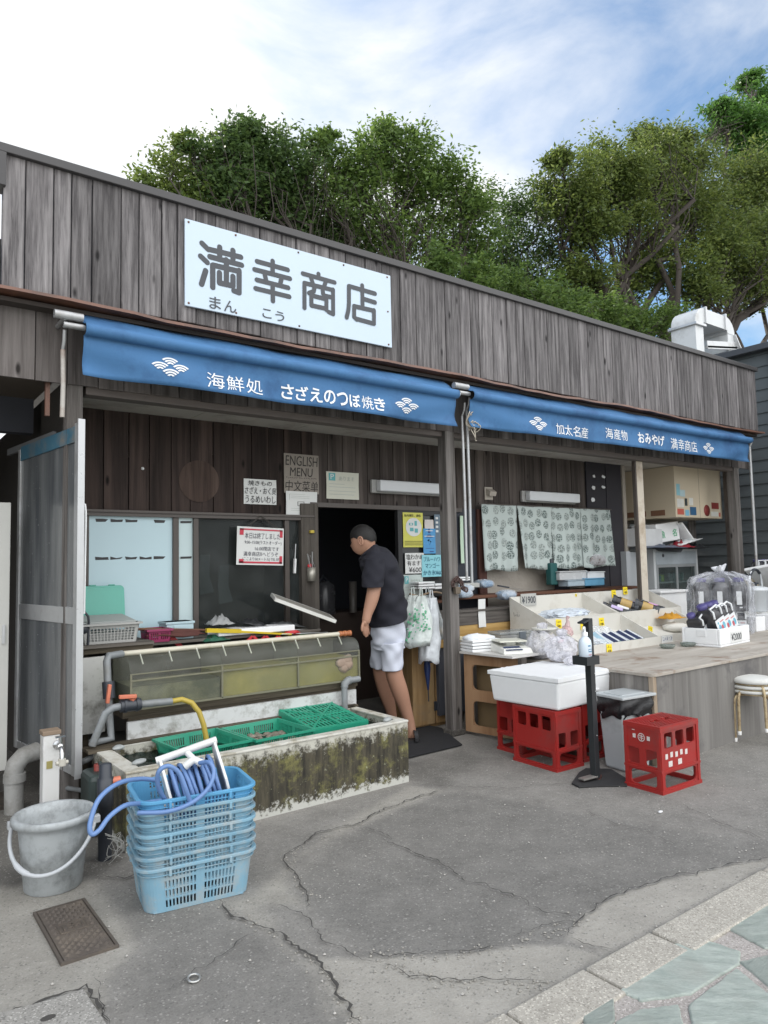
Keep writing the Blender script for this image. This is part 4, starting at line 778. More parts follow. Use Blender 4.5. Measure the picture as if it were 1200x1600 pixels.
for k in range(7):
    a = PY(232+rg.uniform(-8, 8), 985+k*1.5, 5.0-.004*k); b = PY(318+rg.uniform(-8, 4), 985+k*1.2, 4.99-.004*k); mb.tube([a, a.lerp(b, .3)+Vector((0, 0, rg.uniform(-.012, .008))), a.lerp(b, .7)+Vector((0, 0, rg.uniform(-.014, .006))), b], [.006, .012, .011, .004], 7)
mb.build('cloth_folds', mat('dark_red_cloth', (.085, .028, .022), .8, .3, 20), t)
rod('spirit_level', 'bright yellow level bar lying across the clutter', 'tool', PY(322, 985, 4.96), PY(376, 986, 4.95), .03, mat('tool_yellow', (.55, .40, .01), .45), flat=.03)
rod('yellow_stick', 'thin yellow and brown handle lying in line with the yellow bar', 'tool', PY(376, 987, 4.95), PY(455, 991, 4.95), .013, mat('tool_yellow', (.55, .40, .01), .45), flat=.014)
rod('grey_rod', 'pale grey rod lying behind the yellow handle', 'tool', PY(420, 985, 5.0), PY(500, 984, 5.05), .008, GREYPL)
rod('wire_skewer', 'bent wire skewer lying at the right end of the clutter', 'tool', PY(440, 991, 4.94), PY(512, 988, 4.98), .004, ALU)
t = thing('foam_tray', 'long white foam box lid tied with red tape behind the aquarium', 'tray', (2.3, 5.0, .955)); a = PY(340, 1000, 4.97); b = PY(442, 1003, 4.97); MB().box(a.x, b.x+.1, 4.955, 5.16, .955, 1.0).build('slab', WHITEP, t, bevel=.006)
mb = MB(); RB = mat('red_band', (.55, .03, .04), .5); rg = random.Random(5); pts = [PY(385+i*10, 1003-(8 if i % 2 else -1), 4.948) for i in range(7)]
for a_, b_ in zip(pts, pts[1:]): mb.bar(a_, b_, .03, .002, up=(0, 1, 0))
mb.build('red_tape', RB, t)
t = thing('red_wrapper', 'crumpled red wrapper lying on the white foam lid', 'wrapper', (2.6, 5.0, 1.0)); mb = MB(); p = PY(455, 988, 4.98); pebble(mb, p, .07, .04, .02, 5); pebble(mb, p+Vector((.06, .02, -.01)), .04, .03, .02, 8); mb.build('film', RB, t)
def rumple(name, label, cat, c, sx, sy, sz_, m, seed, tilt=0):
    q = random.Random(seed); t = thing(name, label, cat, c); mb = MB(); n = 10; vs = []; fs = []
    for i in range(n+1):
        for j in range(n+1):
            u, v = i/n-.5, j/n-.5; vs.append((u*sx*2, v*sy*2, sz_*(1-4*u*u)*(1-4*v*v)*(.7+.5*math.sin(u*19+seed)*math.cos(v*15+seed))+q.uniform(-.004, .004)+tilt*u+.004))
    for i in range(n):
        for j in range(n): k = i*(n+1)+j; fs.append((k, k+n+1, k+n+2, k+1))
    mb.add(vs, fs, 0, True); o = mb.build('sheet', m, t, world=False); s = o.modifiers.new('s', 'SOLIDIFY'); s.thickness = .004; return t
rumple('work_glove', 'grey work glove lying on the left of the tool heap', 'glove', PY(343, 976, 5.1), .09, .08, .07, mat('glove_grey', (.30, .31, .31), .8, .2, 30), 3)
rumple('folded_tarp', 'black crumpled sheet lying over the tools near the window', 'tarp', PY(395, 977, 5.12), .12, .09, .05, mat('black_sheet', (.025, .027, .03), .45, .3, 20), 6, -.05)
rumple('folded_tarp', 'grey flattened sack lying behind the yellow handle', 'sack', PY(450, 978, 5.14), .12, .08, .03, mat('grey_sheet', (.14, .15, .155), .55, .3, 20), 9, -.04)
rumple('green_net', 'dark green netting bunched under the yellow bar', 'net', PY(335, 1001, 5.0), .10, .06, .05, mat('green_net_m', (.02, .10, .06), .7, .4, 60), 12)
rumple('net_bag', 'green mesh bag lying at the right end of the clutter', 'net', PY(470, 996, 5.0), .09, .05, .03, mat('green_net_l', (.10, .17, .10), .7, .4, 60), 15)
t = thing('metal_tray', 'shallow white edged tray propped up at a slant in front of the doorway', 'tray', (2.95, 4.95, 1.12)); a = PY(431, 937, 5.0); b = PY(524, 971, 4.85); d = (b-a); e = Vector((.10, .26, .03)); u = d.normalized(); nrm = u.cross(e.normalized()).normalized(); mb = MB(); mb.prism([a, b, b+e, a+e], nrm*.012); mb.build('base_panel', mat('tray_grey', (.32, .31, .28), .4, .1, 20), t)
mb = MB(); mb.bar(a, b, .014, .026, up=nrm); mb.bar(b, b+e, .014, .026, up=nrm); mb.bar(a+e, b+e, .014, .026, up=nrm); mb.bar(a, a+e, .014, .026, up=nrm); mb.build('rim', mat('tray_rim', (.68, .68, .65), .35), t)
# gloves drying behind the window
for k, (px, py, lab) in enumerate(((322, 900, 'left white cotton glove hanging dimly behind the window glass'), (352, 915, 'right white cotton glove hanging dimly behind the window glass'))):
    p = PY(px, py, YW+.10); t = thing('hanging_glove', lab, 'glove', p); mb = MB(); mb.prism([p+Vector(q) for q in ((-.045, 0, .17), (.035, 0, .17), (.03, 0, .0), (.07, 0, -.13), (-.05, 0, -.15), (-.065, 0, 0))], (0, .018, 0)); mb.build('knit', mat('dim_glove', (.42, .40, .40), .8, .2, 20), t, bevel=.005)
MB_ = MB(); MB_.box(2.0, 3.05, YW+.5, YW+.55, .6, 1.9); MB_.build('reflection_board', mat('reflection_tan', (.16, .135, .095), .7, .85, 5), B)  # tan board added behind the panes, its blotches standing in for glass reflections
# things hanging by the door jamb
t = thing('lighter_wand', 'white long nosed lighter hanging on the door jamb', 'lighter', PY(461, 885, YW-.05)); a = PY(462, 850, YW-.05); b = PY(460, 896, YW-.05); mb = MB(); mb.tube([a, a.lerp(b, .5)], .005, 6); mb.build('nozzle', ALU, t); mb = MB(); mb.bar(a.lerp(b, .5), b, .03, .018); mb.build('handle', WHITEP, t, bevel=.005)
t = thing('hanging_can', 'small steel can of tools hung on the door jamb', 'can', PY(487, 895, YW-.07)); p = PY(487, 908, YW-.08); MB().lathe([(.036, 0), (.038, .0), (.038, .115), (.036, .115), (.036, .005), (0, .005)], 18, c=p).build('can_body', mat('can_steel', (.42, .40, .35), .35, .15, 15, metal=.5), t); mb = MB(); mb.tube([p+Vector((-.036, 0, .115)), p+Vector((-.012, 0, .22)), p+Vector((.036, 0, .115))], .002, 5); mb.build('wire_handle', STEEL, t); mb = MB(); mb.bar(p+Vector((-.01, -.01, .08)), p+Vector((-.05, -.02, .23)), .012, .004); mb.bar(p+Vector((.0, -.01, .08)), p+Vector((.0, -.015, .25)), .014, .004); mb.build('scissors', ALU, t); mb = MB(); pebble(mb, p+Vector((-.02, 0, .13)), .018, .015, .02, 3); mb.build('red_cap', RB, t)
t = thing('yellow_clip', 'small yellow clip fixed on the door jamb', 'clip', PY(487, 831, YW-.06)); p = PY(487, 831, YW-.06); MB().box(p.x-.02, p.x+.02, p.y-.015, p.y+.01, p.z-.012, p.z+.014).build('clip_body', mat('clip_yellow', (.5, .38, .05), .5), t, bevel=.004)
# ---- aluminium door leaf stood at the left post
near_b = Vector((1.075, 4.46, .265)); 
D = thing('door_leaf', 'scratched aluminium framed glass door leaf standing ajar at the left post', 'door', (1.085, 4.45, .26), 0)
ang = Vector((-.135, .991, 0)).normalized(); LW = 1.06; zt, zb = 2.335, .275; P0 = Vector((1.085, 4.45, 0)); thk = ang.cross(Vector((0, 0, 1)))*-1
def dbox(mb, u0, u1, z0, z1, t0, t1): 
    mb.hexa([P0+ang*u+thk*t_+Vector((0, 0, z)) for z in (z0, z1) for t_ in (t0, t1) for u in (u0, u1)])
mb = MB(); dbox(mb, 0, .05, zb, zt, -.018, .018); dbox(mb, .05-.001, .062, zb+.01, zt-.02, -.024, .012); dbox(mb, LW-.045, LW, zb, zt-.03, -.016, .016); dbox(mb, .05, LW-.045, zb, zb+.05, -.013, .013); dbox(mb, .05, LW-.045, 1.14, 1.24, -.011, .011)
mb.build('frame', ALU, D, bevel=.003); mb = MB(); dbox(mb, .05, LW-.045, zt-.11, zt-.015, -.014, .014); mb.build('blue_top_rail', mat('faded_blue_rail', (.06, .16, .23), .5, .25, 12, dirt=(.28, .2, .13), dirt_amt=.42), D)
def scratched():
    m, n, l, b = newmat('scratched_pane'); t = n.new('ShaderNodeTexCoord'); mp = n.new('ShaderNodeMapping'); mp.inputs['Scale'].default_value = (1, 1, .12); l.new(t.outputs['Object'], mp.inputs['Vector']); f = noise(n, l, mp.outputs[0], 9, 6); g = noise(n, l, t.outputs['Object'], 60, 3, .5)
    c = mixrgb(n, l, ramp(n, l, f, .35, .7), (.085, .092, .10, 1), (.19, .20, .205, 1)); c = mixrgb(n, l, ramp(n, l, g, .70, .76), c, (.42, .43, .43, 1)); l.new(c, b.inputs['Base Color']); b.inputs['Roughness'].default_value = .22; return m
mb = MB(); dbox(mb, .062, LW-.045, zb+.05, 1.14, -.004, .004); mb.build('pane', scratched(), D); mb = MB(); dbox(mb, .062, LW-.045, 1.24, zt-.11, -.004, .004); mb.build('pane', scratched(), D)
mb = MB(); dbox(mb, -.012, .0, zb-.01, zt+.02, -.02, .02); mb.build('edge_strip', mat('bright_alu', (.50, .51, .52), .3, .08, 20, metal=.4), D); mb = MB(); dbox(mb, .45, 1.35, zt-.03, zt+.015, -.02, .0); mb.build('head_track', mat('dull_track', (.16, .165, .17), .5), D)
mb = MB()
for z in (2.26, 1.15): mb.lathe([(.006, 0), (.006, .003), (0, .004)], 8, M=Matrix.Translation(P0+ang*.02+Vector((.019, 0, z)))@Matrix.Rotation(R_(90), 4, 'Y'))
mb.build('screw', PVCD, D)
t = thing('towel_bar', 'thin bent white bar fixed on the back of the aluminium door', 'bar', (1.13, 4.6, 1.6)); MB().tube([(1.10, 4.5, 1.86), (1.125, 4.5, 1.85), (1.13, 4.5, 1.8), (1.125, 4.5, 1.2)], .006, 8).build('rod', WHITEP, t)
t = thing('door_leaf', 'edge of a pale door panel standing in the dark passage at far left', 'door', (.72, 5.3, 0)); a = PY(-60, 1165, 5.2); b = PY(11, 1165, 5.2); MB().box(a.x, b.x, 5.2, 5.235, .20, PY(5, 785, 5.2).z).build('panel', mat('pale_door', (.55, .55, .52), .5, .08, 4), t, bevel=.003); MB().box(b.x-.04, b.x-.025, 5.185, 5.2, 1.0, 1.12).build('latch', ALU, t)
# ---- standpipe tap
TP = thing('standpipe', 'white square post with a chrome tap and brown cap in front of the aluminium door', 'tap', (.90, 4.28, 0)); MB().box(.858, .942, 4.24, 4.32, 0, .575).build('column', mat('post_white', (.66, .66, .65), .45, .06, 8, dirt=(.4, .38, .34), dirt_amt=.35), TP, bevel=.006); MB().box(.853, .947, 4.235, 4.325, .575, .598).build('cap', mat('brown_cap', (.23, .17, .12), .6, .2, 20), TP, bevel=.003)
p = Vector((.93, 4.24, .52)); mb = MB(); mb.lathe([(0, 0), (.026, 0), (.024, .008), (.012, .012), (.012, .05), (.016, .05), (.016, .07), (0, .07)], 14, M=Matrix.Translation(p)@Matrix.Rotation(R_(90), 4, 'X')); mb.tube([p+Vector((0, -.05, 0)), p+Vector((0, -.08, -.005)), p+Vector((0, -.10, -.03)), p+Vector((0, -.102, -.065))], .011, 10); mb.tube([p+Vector((0, -.055, .01)), p+Vector((0, -.055, .05))], .008, 8); mb.bar(p+Vector((-.025, -.055, .052)), p+Vector((.025, -.055, .052)), .014, .01); mb.build('tap_body', mat('chrome', (.6, .6, .6), .18, .05, 10, metal=.9, bmp=0), TP)
mb = MB(); mb.tube([p+Vector((0, -.102, -.055)), p+Vector((0, -.102, -.09))], .02, 12); mb.tube([p+Vector((-.03, -.102, -.075)), p+Vector((.03, -.102, -.075))], .011, 8); mb.build('hose_adapter', mat('adapter', (.5, .48, .42), .45), TP)
MB().box(.875, .905, 4.238, 4.24, .40, .44).build('sticker', mat('sticker_gold', (.32, .28, .10), .5), TP)
# ---- big grey bucket
BK = mat('bucket_grey', (.40, .425, .435), .5, .1, 14, dirt=(.20, .21, .21), dirt_amt=.62, dscale=9)
bk = thing('bucket', 'large scuffed grey plastic bucket with a thick handle hanging at the front', 'bucket', (.80, 3.70, 0), R_(0))
cB = (0, 0, 0); MB().lathe([(.118, 0), (.125, .006), (.152, .27), (.156, .30), (.182, .302), (.184, .325), (.176, .335), (.158, .332), (.150, .29), (.120, .018), (0, .014)], 48, c=cB).build('pail', BK, bk, world=False)
mb = MB(); pts = []
for i in range(25): 
    a = R_(180+180*i/24); d = Vector((math.cos(a), math.sin(a), 0)); rz = R_(-27); x, y = d.x*.183, d.y*.192; z = .285-.165*math.sin(R_(180*i/24)); pts.append((x*math.cos(rz)-y*math.sin(rz), x*math.sin(rz)+y*math.cos(rz), z))
rs = [.009 if i < 7 else .013 if i < 10 else .009 for i in range(25)]; mb.tube(pts, rs, 10); mb.build('handle', mat('bucket_handle', (.46, .48, .50), .45, .06), bk, world=False)
mb = MB()
for i in (0, 24): x, y, z = pts[i]; mb.box(x-.02, x+.02, y-.016, y+.016, z-.016, z+.02)
mb.build('lug', mat('bucket_handle', (.46, .48, .50), .45, .06), bk, world=False, bevel=.005)
mb = MB(); rgq = random.Random(4)     # torn remains of a label
V = []
for j in range(6):
    for i in range(4):
        if rgq.random() < .72:
            a = R_(203+i*5); z = .11+j*.018; r0 = .1255+.1*z+.0015; q = []
            for (da, dz) in ((0, 0), (5*rgq.uniform(.6, 1), 0), (5*rgq.uniform(.6, 1), .018*rgq.uniform(.6, 1)), (0, .018*rgq.uniform(.6, 1))): aa = a+R_(da); rr = .1225+.1*(z+dz)+.0012; q.append((rr*math.cos(aa), rr*math.sin(aa), z+dz))
            mb.add(q, [(0, 1, 2, 3)])
mb.build('label_scraps', mat('label_dark', (.09, .095, .10), .6, .4, 60), bk, world=False)
# ---- stack of seven blue baskets with a hose reel
BB = []
BLK = mat('basket_blue', (.10, .33, .56), .42, .1, 8, bmp=.05); BLKF = mat('basket_faded', (.20, .37, .48), .55, .12, 8, dirt=(.36, .38, .37), dirt_amt=.55, dscale=7); BLKG = mat('basket_greyed', (.17, .32, .42), .6, .15, 8, dirt=(.33, .36, .355), dirt_amt=.6, dscale=8)
def rb_ring(l, w_, r, n=6):
    return rrect(l, w_, r, n)
def fish_basket_mesh():
    """rounded tapered slotted basket 0.53 x 0.385 x 0.19; returns builders for shell and rim"""
    H_ = .19; body = MB(); rim = MB(); L_, W_, tp = .248, .182, .10; r = .07
    ring = rb_ring(L_, W_, r, 8); per = [0]
    def at(s_, v, off=0):
        k = 1-tp*(1-v)**1.0; n_ = len(ring); i = int(s_) % n_; f = s_-int(s_); a = Vector(ring[i]+(0,)); b = Vector(ring[(i+1) % n_]+(0,)); p = a.lerp(b, f); c = p.normalized(); return Vector((p.x*k-c.x*off, p.y*k-c.y*off, v*H_))
    n_ = len(ring)
    # long straight edges are the segments between corner fans
    for i in range(n_):
        a = Vector(ring[i]); b = Vector(ring[(i+1) % n_]); ln = (b-a).length
        holes = []
        if ln > .1:
            ns = int(ln/.0155); 
            for k in range(ns):
                c = (k+.5)/ns
                if abs(c-.5) < .045 or c < .05 or c > .95: continue
                for z0, z1 in ((.10, .27), (.31, .48), (.52, .69), (.76, .90)): holes.append((c-.30/ns, c+.30/ns, z0, z1))
        body.panel((0, 1), (0, 1), holes, (lambda i: lambda u, v, nn: at(i+u*.9999, v, nn))(i), .0035)
    for (o0, o1, z0, z1) in ((.002, .017, H_-.012, H_+.002), (.001, .006, H_-.034, H_-.030)):
        vs = []; fs = []; m_ = len(ring)
        for (x, y) in ring:
            d = Vector((x, y, 0)).normalized(); 
            for o in (o0-.006, o1):
                for z in (z0, z1): vs.append((x+d.x*o, y+d.y*o, z))
        for i in range(m_):
            j = (i+1) % m_; A = 4*i; Bq = 4*j; fs += [(A, Bq, Bq+1, A+1), (A+2, A+3, Bq+3, Bq+2), (A+1, Bq+1, Bq+3, A+3), (A, A+2, Bq+2, Bq)]
        rim.add(vs, fs)
    for (x, y) in ((-.13, -W_-.004), (.13, -W_-.004), (-.13, W_+.004), (.13, W_+.004), (-L_-.004, -.06), (L_+.004, -.06), (L_+.004, .06), (-L_-.004, .06)): rim.box(x-.006, x+.006, y-.010, y+.010, H_-.036, H_-.006)
    k = 1-tp; body.panel((-L_*k+.03, L_*k-.03), (-W_*k+.0, W_*k-.0), [(-L_*k+.05+i*.04, -L_*k+.075+i*.04, -W_*k+.03, W_*k-.03) for i in range(9)], lambda u, v, n: Vector((u, v, .001+n)), .004)
    return body, rim
bcx, bcy = 1.285, 3.245; brz = R_(-9)
order = ['lowest', 'second from the bottom', 'third from the bottom', 'middle', 'third from the top', 'second from the top']
body, rim = fish_basket_mesh(); meshes = {}
def put_basket(z, label, mbody, mrim, dz=0, first=[None]):
    t = thing('fish_basket', label, 'basket', (bcx, bcy, z), brz+dz, 'stacked blue fish baskets'); k = (mbody.name, mrim.name)
    if k not in meshes: a = body.build('slotted_body', mbody, t, world=False); b = rim.build('rim', mrim, t, world=False, bevel=.002, seg=1); meshes[k] = (a, b)
    else:
        for s in meshes[k]: c = s.copy(); C.objects.link(c); c.parent = t
    return t
for i in range(6): put_basket(.002+.0465*i, ['lowest', 'second lowest', 'third lowest', 'fourth lowest', 'third highest', 'second highest'][i]+' blue fish basket in the stack beside the bucket', BLKF if i in (0, 1, 3, 4) else BLKG, [BLKF, BLKG, BLKG, BLKF, BLKG, BLKF][i], R_([0, .6, -.7, .5, -.4, .3][i]))
put_basket(.002+.0465*6, 'clean bright blue fish basket at the top of the stack, holding the hose reel', BLK, BLK)
# hose reel
HR = thing('hose_reel', 'white portable hose reel wound with blue hose lying tilted in the top basket', 'hose reel', (1.305, 3.235, .452), R_(-14))
MR = Matrix.Rotation(R_(-10), 4, 'X')@Matrix.Rotation(R_(-13), 4, 'Y')@Matrix.Scale(1.12, 4)
RW = mat('reel_white', (.70, .71, .70), .4, .05, 8, dirt=(.5, .5, .47), dirt_amt=.3)
mb = MB()
for s in (-1, 1):
    P = [(-.075, -.13), (.075, -.13), (.085, .0), (.035, .15), (-.035, .15), (-.085, .0)]; mb.panel
    ring_o = [MR@Vector((s*.105, x, z)) for x, z in P]; mb.prism(ring_o, MR@Vector((.012*s, 0, 0))-Vector((0, 0, 0)))
mb.build('side_frame', RW, HR, world=False, bevel=.004)
mb = MB(); mb.tube([MR@Vector((-.125, 0, .152)), MR@Vector((.125, 0, .152))], .017, 14); mb.build('carry_handle', RW, HR, world=False)
HOSE = mat('hose_blue', (.13, .23, .46), .38, .1, 30, bmp=.1); mb = MB(); rg = random.Random(8)
for layer in range(3):
    pts = []; r0 = .055+.021*layer; n_ = 8
    for i in range(n_*14+1):
        a = i/14*2*math.pi; u = i/(n_*14); u = u if layer % 2 == 0 else 1-u; r = r0+.006*math.sin(a*.37+layer); pts.append(MR@Vector((-.088+.176*u+.004*math.sin(a*1.7), r*math.cos(a), -.005+r*math.sin(a)*1.12)))
    mb.tube(pts, .0088, 8)
mb.build('wound_hose', HOSE, HR, world=False)
mb = MB(); mb.tube([MR@Vector((-.115, 0, -.02)), MR@Vector((-.15, 0, -.025)), MR@Vector((-.165, 0, -.03))], .017, 12); mb.tube([MR@Vector((-.03, -.07, .10)), MR@Vector((.01, -.08, .115)), MR@Vector((.035, -.085, .09))], .018, 12); mb.tube([MR@Vector((.01, -.08, .115)), MR@Vector((-.005, -.05, .145))], .014, 10); mb.build('connector', RW, HR, world=False)
# loose hose looping out of the basket
def spline(pts, n=12):
    P = [Vector(p) for p in pts]; out = []
    for i in range(len(P)-1):
        a, b, c, d = P[max(0, i-1)], P[i], P[i+1], P[min(len(P)-1, i+2)]
        for k in range(n): t = k/n; out.append(.5*((2*b)+(c-a)*t+(2*a-5*b+4*c-d)*t*t+(3*b-a-3*c+d)*t**3))
    out.append(P[-1]); return out
HL = [PY(x, y, yy) for x, y, yy in ((252, 1251, 3.20), (225, 1255, 3.15), (197, 1258, 3.08), (172, 1275, 3.04), (155, 1297, 3.02), (143, 1303, 3.02), (141, 1285, 3.03), (155, 1248, 3.06), (185, 1224, 3.12), (220, 1217, 3.2), (248, 1220, 3.25))]
t = thing('loose_hose', 'loose blue hose looping out over the left side of the top basket', 'hose', (1.0, 3.1, .45)); mb = MB(); mb.tube(spline(HL), .0098, 10); mb.build('hose_tube', HOSE, t)
HL = [PY(x, y, yy) for x, y, yy in ((258, 1250, 3.12), (247, 1228, 3.08), (248, 1206, 3.05), (263, 1197, 3.04), (280, 1208, 3.04), (290, 1232, 3.03), (297, 1252, 3.04))]
t = thing('loose_hose', 'single blue hose loop arching across the front of the reel', 'hose', (1.35, 3.1, .5)); mb = MB(); mb.tube(spline(HL), .0098, 10); HL2 = [PY(x, y, yy) for x, y, yy in ((312, 1192, 3.14), (328, 1192, 3.08), (334, 1208, 3.05), (325, 1232, 3.03), (300, 1254, 3.03), (262, 1268, 3.06), (215, 1270, 3.12))]; mb.tube(spline(HL2), .0098, 10); mb.build('hose_tube', HOSE, t)
# ---- clutter behind the bucket: drain pipe, canister, standpipe
t = thing('drain_pipe', 'thick grey drain elbow rising from the ground in the dark passage', 'pipe', (.70, 5.0, 0)); a = PY(22, 1265, 4.95); p1 = PY(22, 1195, 4.95); mb = MB(); mb.tube([(a.x, 4.95, 0), (p1.x, 4.95, p1.z-.04), (p1.x+.01, 4.95, p1.z), (p1.x+.05, 4.96, p1.z+.04), (p1.x+.14, 5.0, p1.z+.05)], .055, 16); mb.tube([(a.x, 4.95, p1.z-.10), (a.x, 4.95, p1.z-.05)], .064, 16); mb.build('pipe_bend', mat('old_drain', (.32, .32, .31), .6, .12, 10, dirt=(.15, .14, .12), dirt_amt=.4), t)
t = thing('canister', 'dark green jerrycan standing between the door leaf and the tank', 'canister', (1.16, 4.3, 0)); MB().box(-.075, .075, -.11, .11, 0, .33).build('body', mat('dark_green_can', (.035, .05, .048), .45, .2), t, bevel=.03, world=False); MB().lathe([(.026, .32), (.026, .365), (.0, .365)], 14).build('screw_cap', mat('red_cap_m', (.25, .05, .04), .5), t, world=False); mb = MB(); mb.tube([(0, -.08, .325), (0, -.06, .37), (0, -.03, .375)], .012, 8); mb.build('carry_handle', mat('dark_green_can', (.035, .05, .048), .45, .2), t, world=False)
t = thing('ground_valve', 'dark capped valve pipe rising in front of the tank corner', 'pipe', (1.075, 3.86, 0)); MB().lathe([(.034, 0), (.034, .26), (.040, .262), (.040, .40), (.032, .402), (.030, .47), (0, .475)], 18).build('pipe_body', PVCD, t, world=False); mb = MB(); mb.tube([(.03, -.01, .38), (.07, -.01, .38)], .02, 10); mb.build('valve_handle', PINK, t, world=False)
t = thing('low_pipe', 'dirty grey pipe running out under the left end of the tank sill', 'pipe', (1.15, 4.2, .3)); mb = MB(); mb.tube(spline([(1.10, 4.55, .34), (1.13, 4.5, .345), (1.2, 4.5, .37), (1.26, 4.5, .375)], 5), .018, 10); mb.tube([(1.02, 4.9, .14), (1.12, 4.4, .2)], .014, 8); mb.build('pipe_run', PVC, t)
t = thing('wire_bundle', 'tangle of thin pale wires around the foot of the dark valve pipe', 'wire', (1.1, 3.86, 0)); mb = MB(); rg = random.Random(9)
for k in range(9):
    pts = [(1.08+rg.uniform(-.03, .07), 3.80+rg.uniform(-.03, .05), .02+i*.035+rg.uniform(-.02, .02)) for i in range(4)]; mb.tube(spline(pts, 6), .0016, 4)
mb.build('strands', mat('pale_wire', (.4, .4, .38), .5), t)
# kick board and junk in the dark passage
t = thing('junk_board', 'weathered board lying on the floor of the dark passage', 'board', (.4, 5.1, 0)); MB().box(-.4, .5, -.05, .25, 0, .03).build('plank', wood('junk_plank', (.03, .025, .022), (.06, .05, .042), (.1, .085, .07), 'X'), t, world=False)
# ---- manhole cover, concrete lid, ring, litter
q = [PZ(*p) for p in ((58, 1430), (128, 1410), (178, 1479), (101, 1508))]; x0, x1, y0, y1 = .679, .861, 2.955, 3.433
mh = thing('manhole_cover', 'rusty rectangular iron water meter cover set in the concrete', 'manhole cover', (.77, 3.19, 0)); IRON = mat('rusty_iron', (.105, .088, .075), .65, .3, 25, dirt=(.20, .165, .13), dirt_amt=.5, metal=.2)
MB().box(x0, x1, y0, y1, -.03, .012).build('plate', IRON, mh, bevel=.003); mb = MB(); mb.panel((x0-.014, x1+.014), (y0-.014, y1+.014), [(x0-.003, x1+.003, y0-.003, y1+.003)], lambda u, v, n: (u, v, -.03+n), .042); mb.build('frame', IRON, mh)
mb = MB(); nx_, ny_ = 9, 22
for i in range(nx_):
    for j in range(ny_):
        if (i+j) % 2: continue
        cx = x0+.012+(x1-x0-.024)*(i+.5)/nx_; cy = y0+.015+(y1-y0-.03)*(j+.5)/ny_
        if abs(cx-.77) < .06 and abs(cy-3.21) < .055: continue
        mb.add([(cx-.011, cy, .012), (cx, cy-.013, .012), (cx+.011, cy, .012), (cx, cy+.013, .012), (cx, cy, .0205)], [(0, 1, 4), (1, 2, 4), (2, 3, 4), (3, 0, 4)])
mb.build('raised_studs', IRON, mh)
mb = MB(); mb.panel((.715, .825), (3.165, 3.255), [(.72, .82, 3.17, 3.25)], lambda u, v, n: (u, v, .012+n), .003); mb.bar((.735, 3.19, .014), (.735, 3.235, .014), .006, .004); mb.bar((.75, 3.20, .014), (.79, 3.20, .014), .006, .004); mb.bar((.75, 3.225, .014), (.79, 3.225, .014), .006, .004); mb.bar((.77, 3.185, .014), (.77, 3.24, .014), .006, .004); mb.bar((.805, 3.19, .014), (.805, 3.235, .014), .006, .004); mb.build('cast_mark', IRON, mh)
t = thing('concrete_lid', 'square concrete drain lid with a dark finger hole at the bottom left', 'drain lid', (.55, 2.6, 0)); g = [PZ(*p) for p in ((-20, 1592), (60, 1571), (131, 1549), (165, 1600), (200, 1660), (20, 1720))]; c_ = sum(g, Vector())/6; MB().prism([(c_+(p-c_)*.985)+Vector((0, 0, -.02)) for p in g], (0, 0, .033)).build('slab', CONC, t, bevel=.006); p = PZ(75, 1597); MB().lathe([(.02, .0131), (.0, .0132)], 14, c=(p.x, p.y, .0005), sq=(1.2, .8)).build('finger_hole', CRK, t)
p = PZ(303, 1532); t = thing('metal_ring', 'small steel ring lying flat on the asphalt', 'ring', (p.x, p.y, .008)); MB().tube([(.021*math.cos(a*.3142), .021*math.sin(a*.3142), .003*math.sin(a*.3)) for a in range(20)], .0042, 8, closed=True).build('band', mat('ring_steel', (.5, .5, .48), .3, .1, metal=.7), t, world=False)
p = PZ(1032, 1270); t = thing('plastic_scrap', 'small white plastic scrap lying on the asphalt below the red crates', 'litter', (p.x, p.y, .004)); MB().lathe([(.013, 0), (.014, .005), (.008, .007), (0, .004)], 9, sq=(1.3, .7)).build('disc', WHITEP, t, world=False)
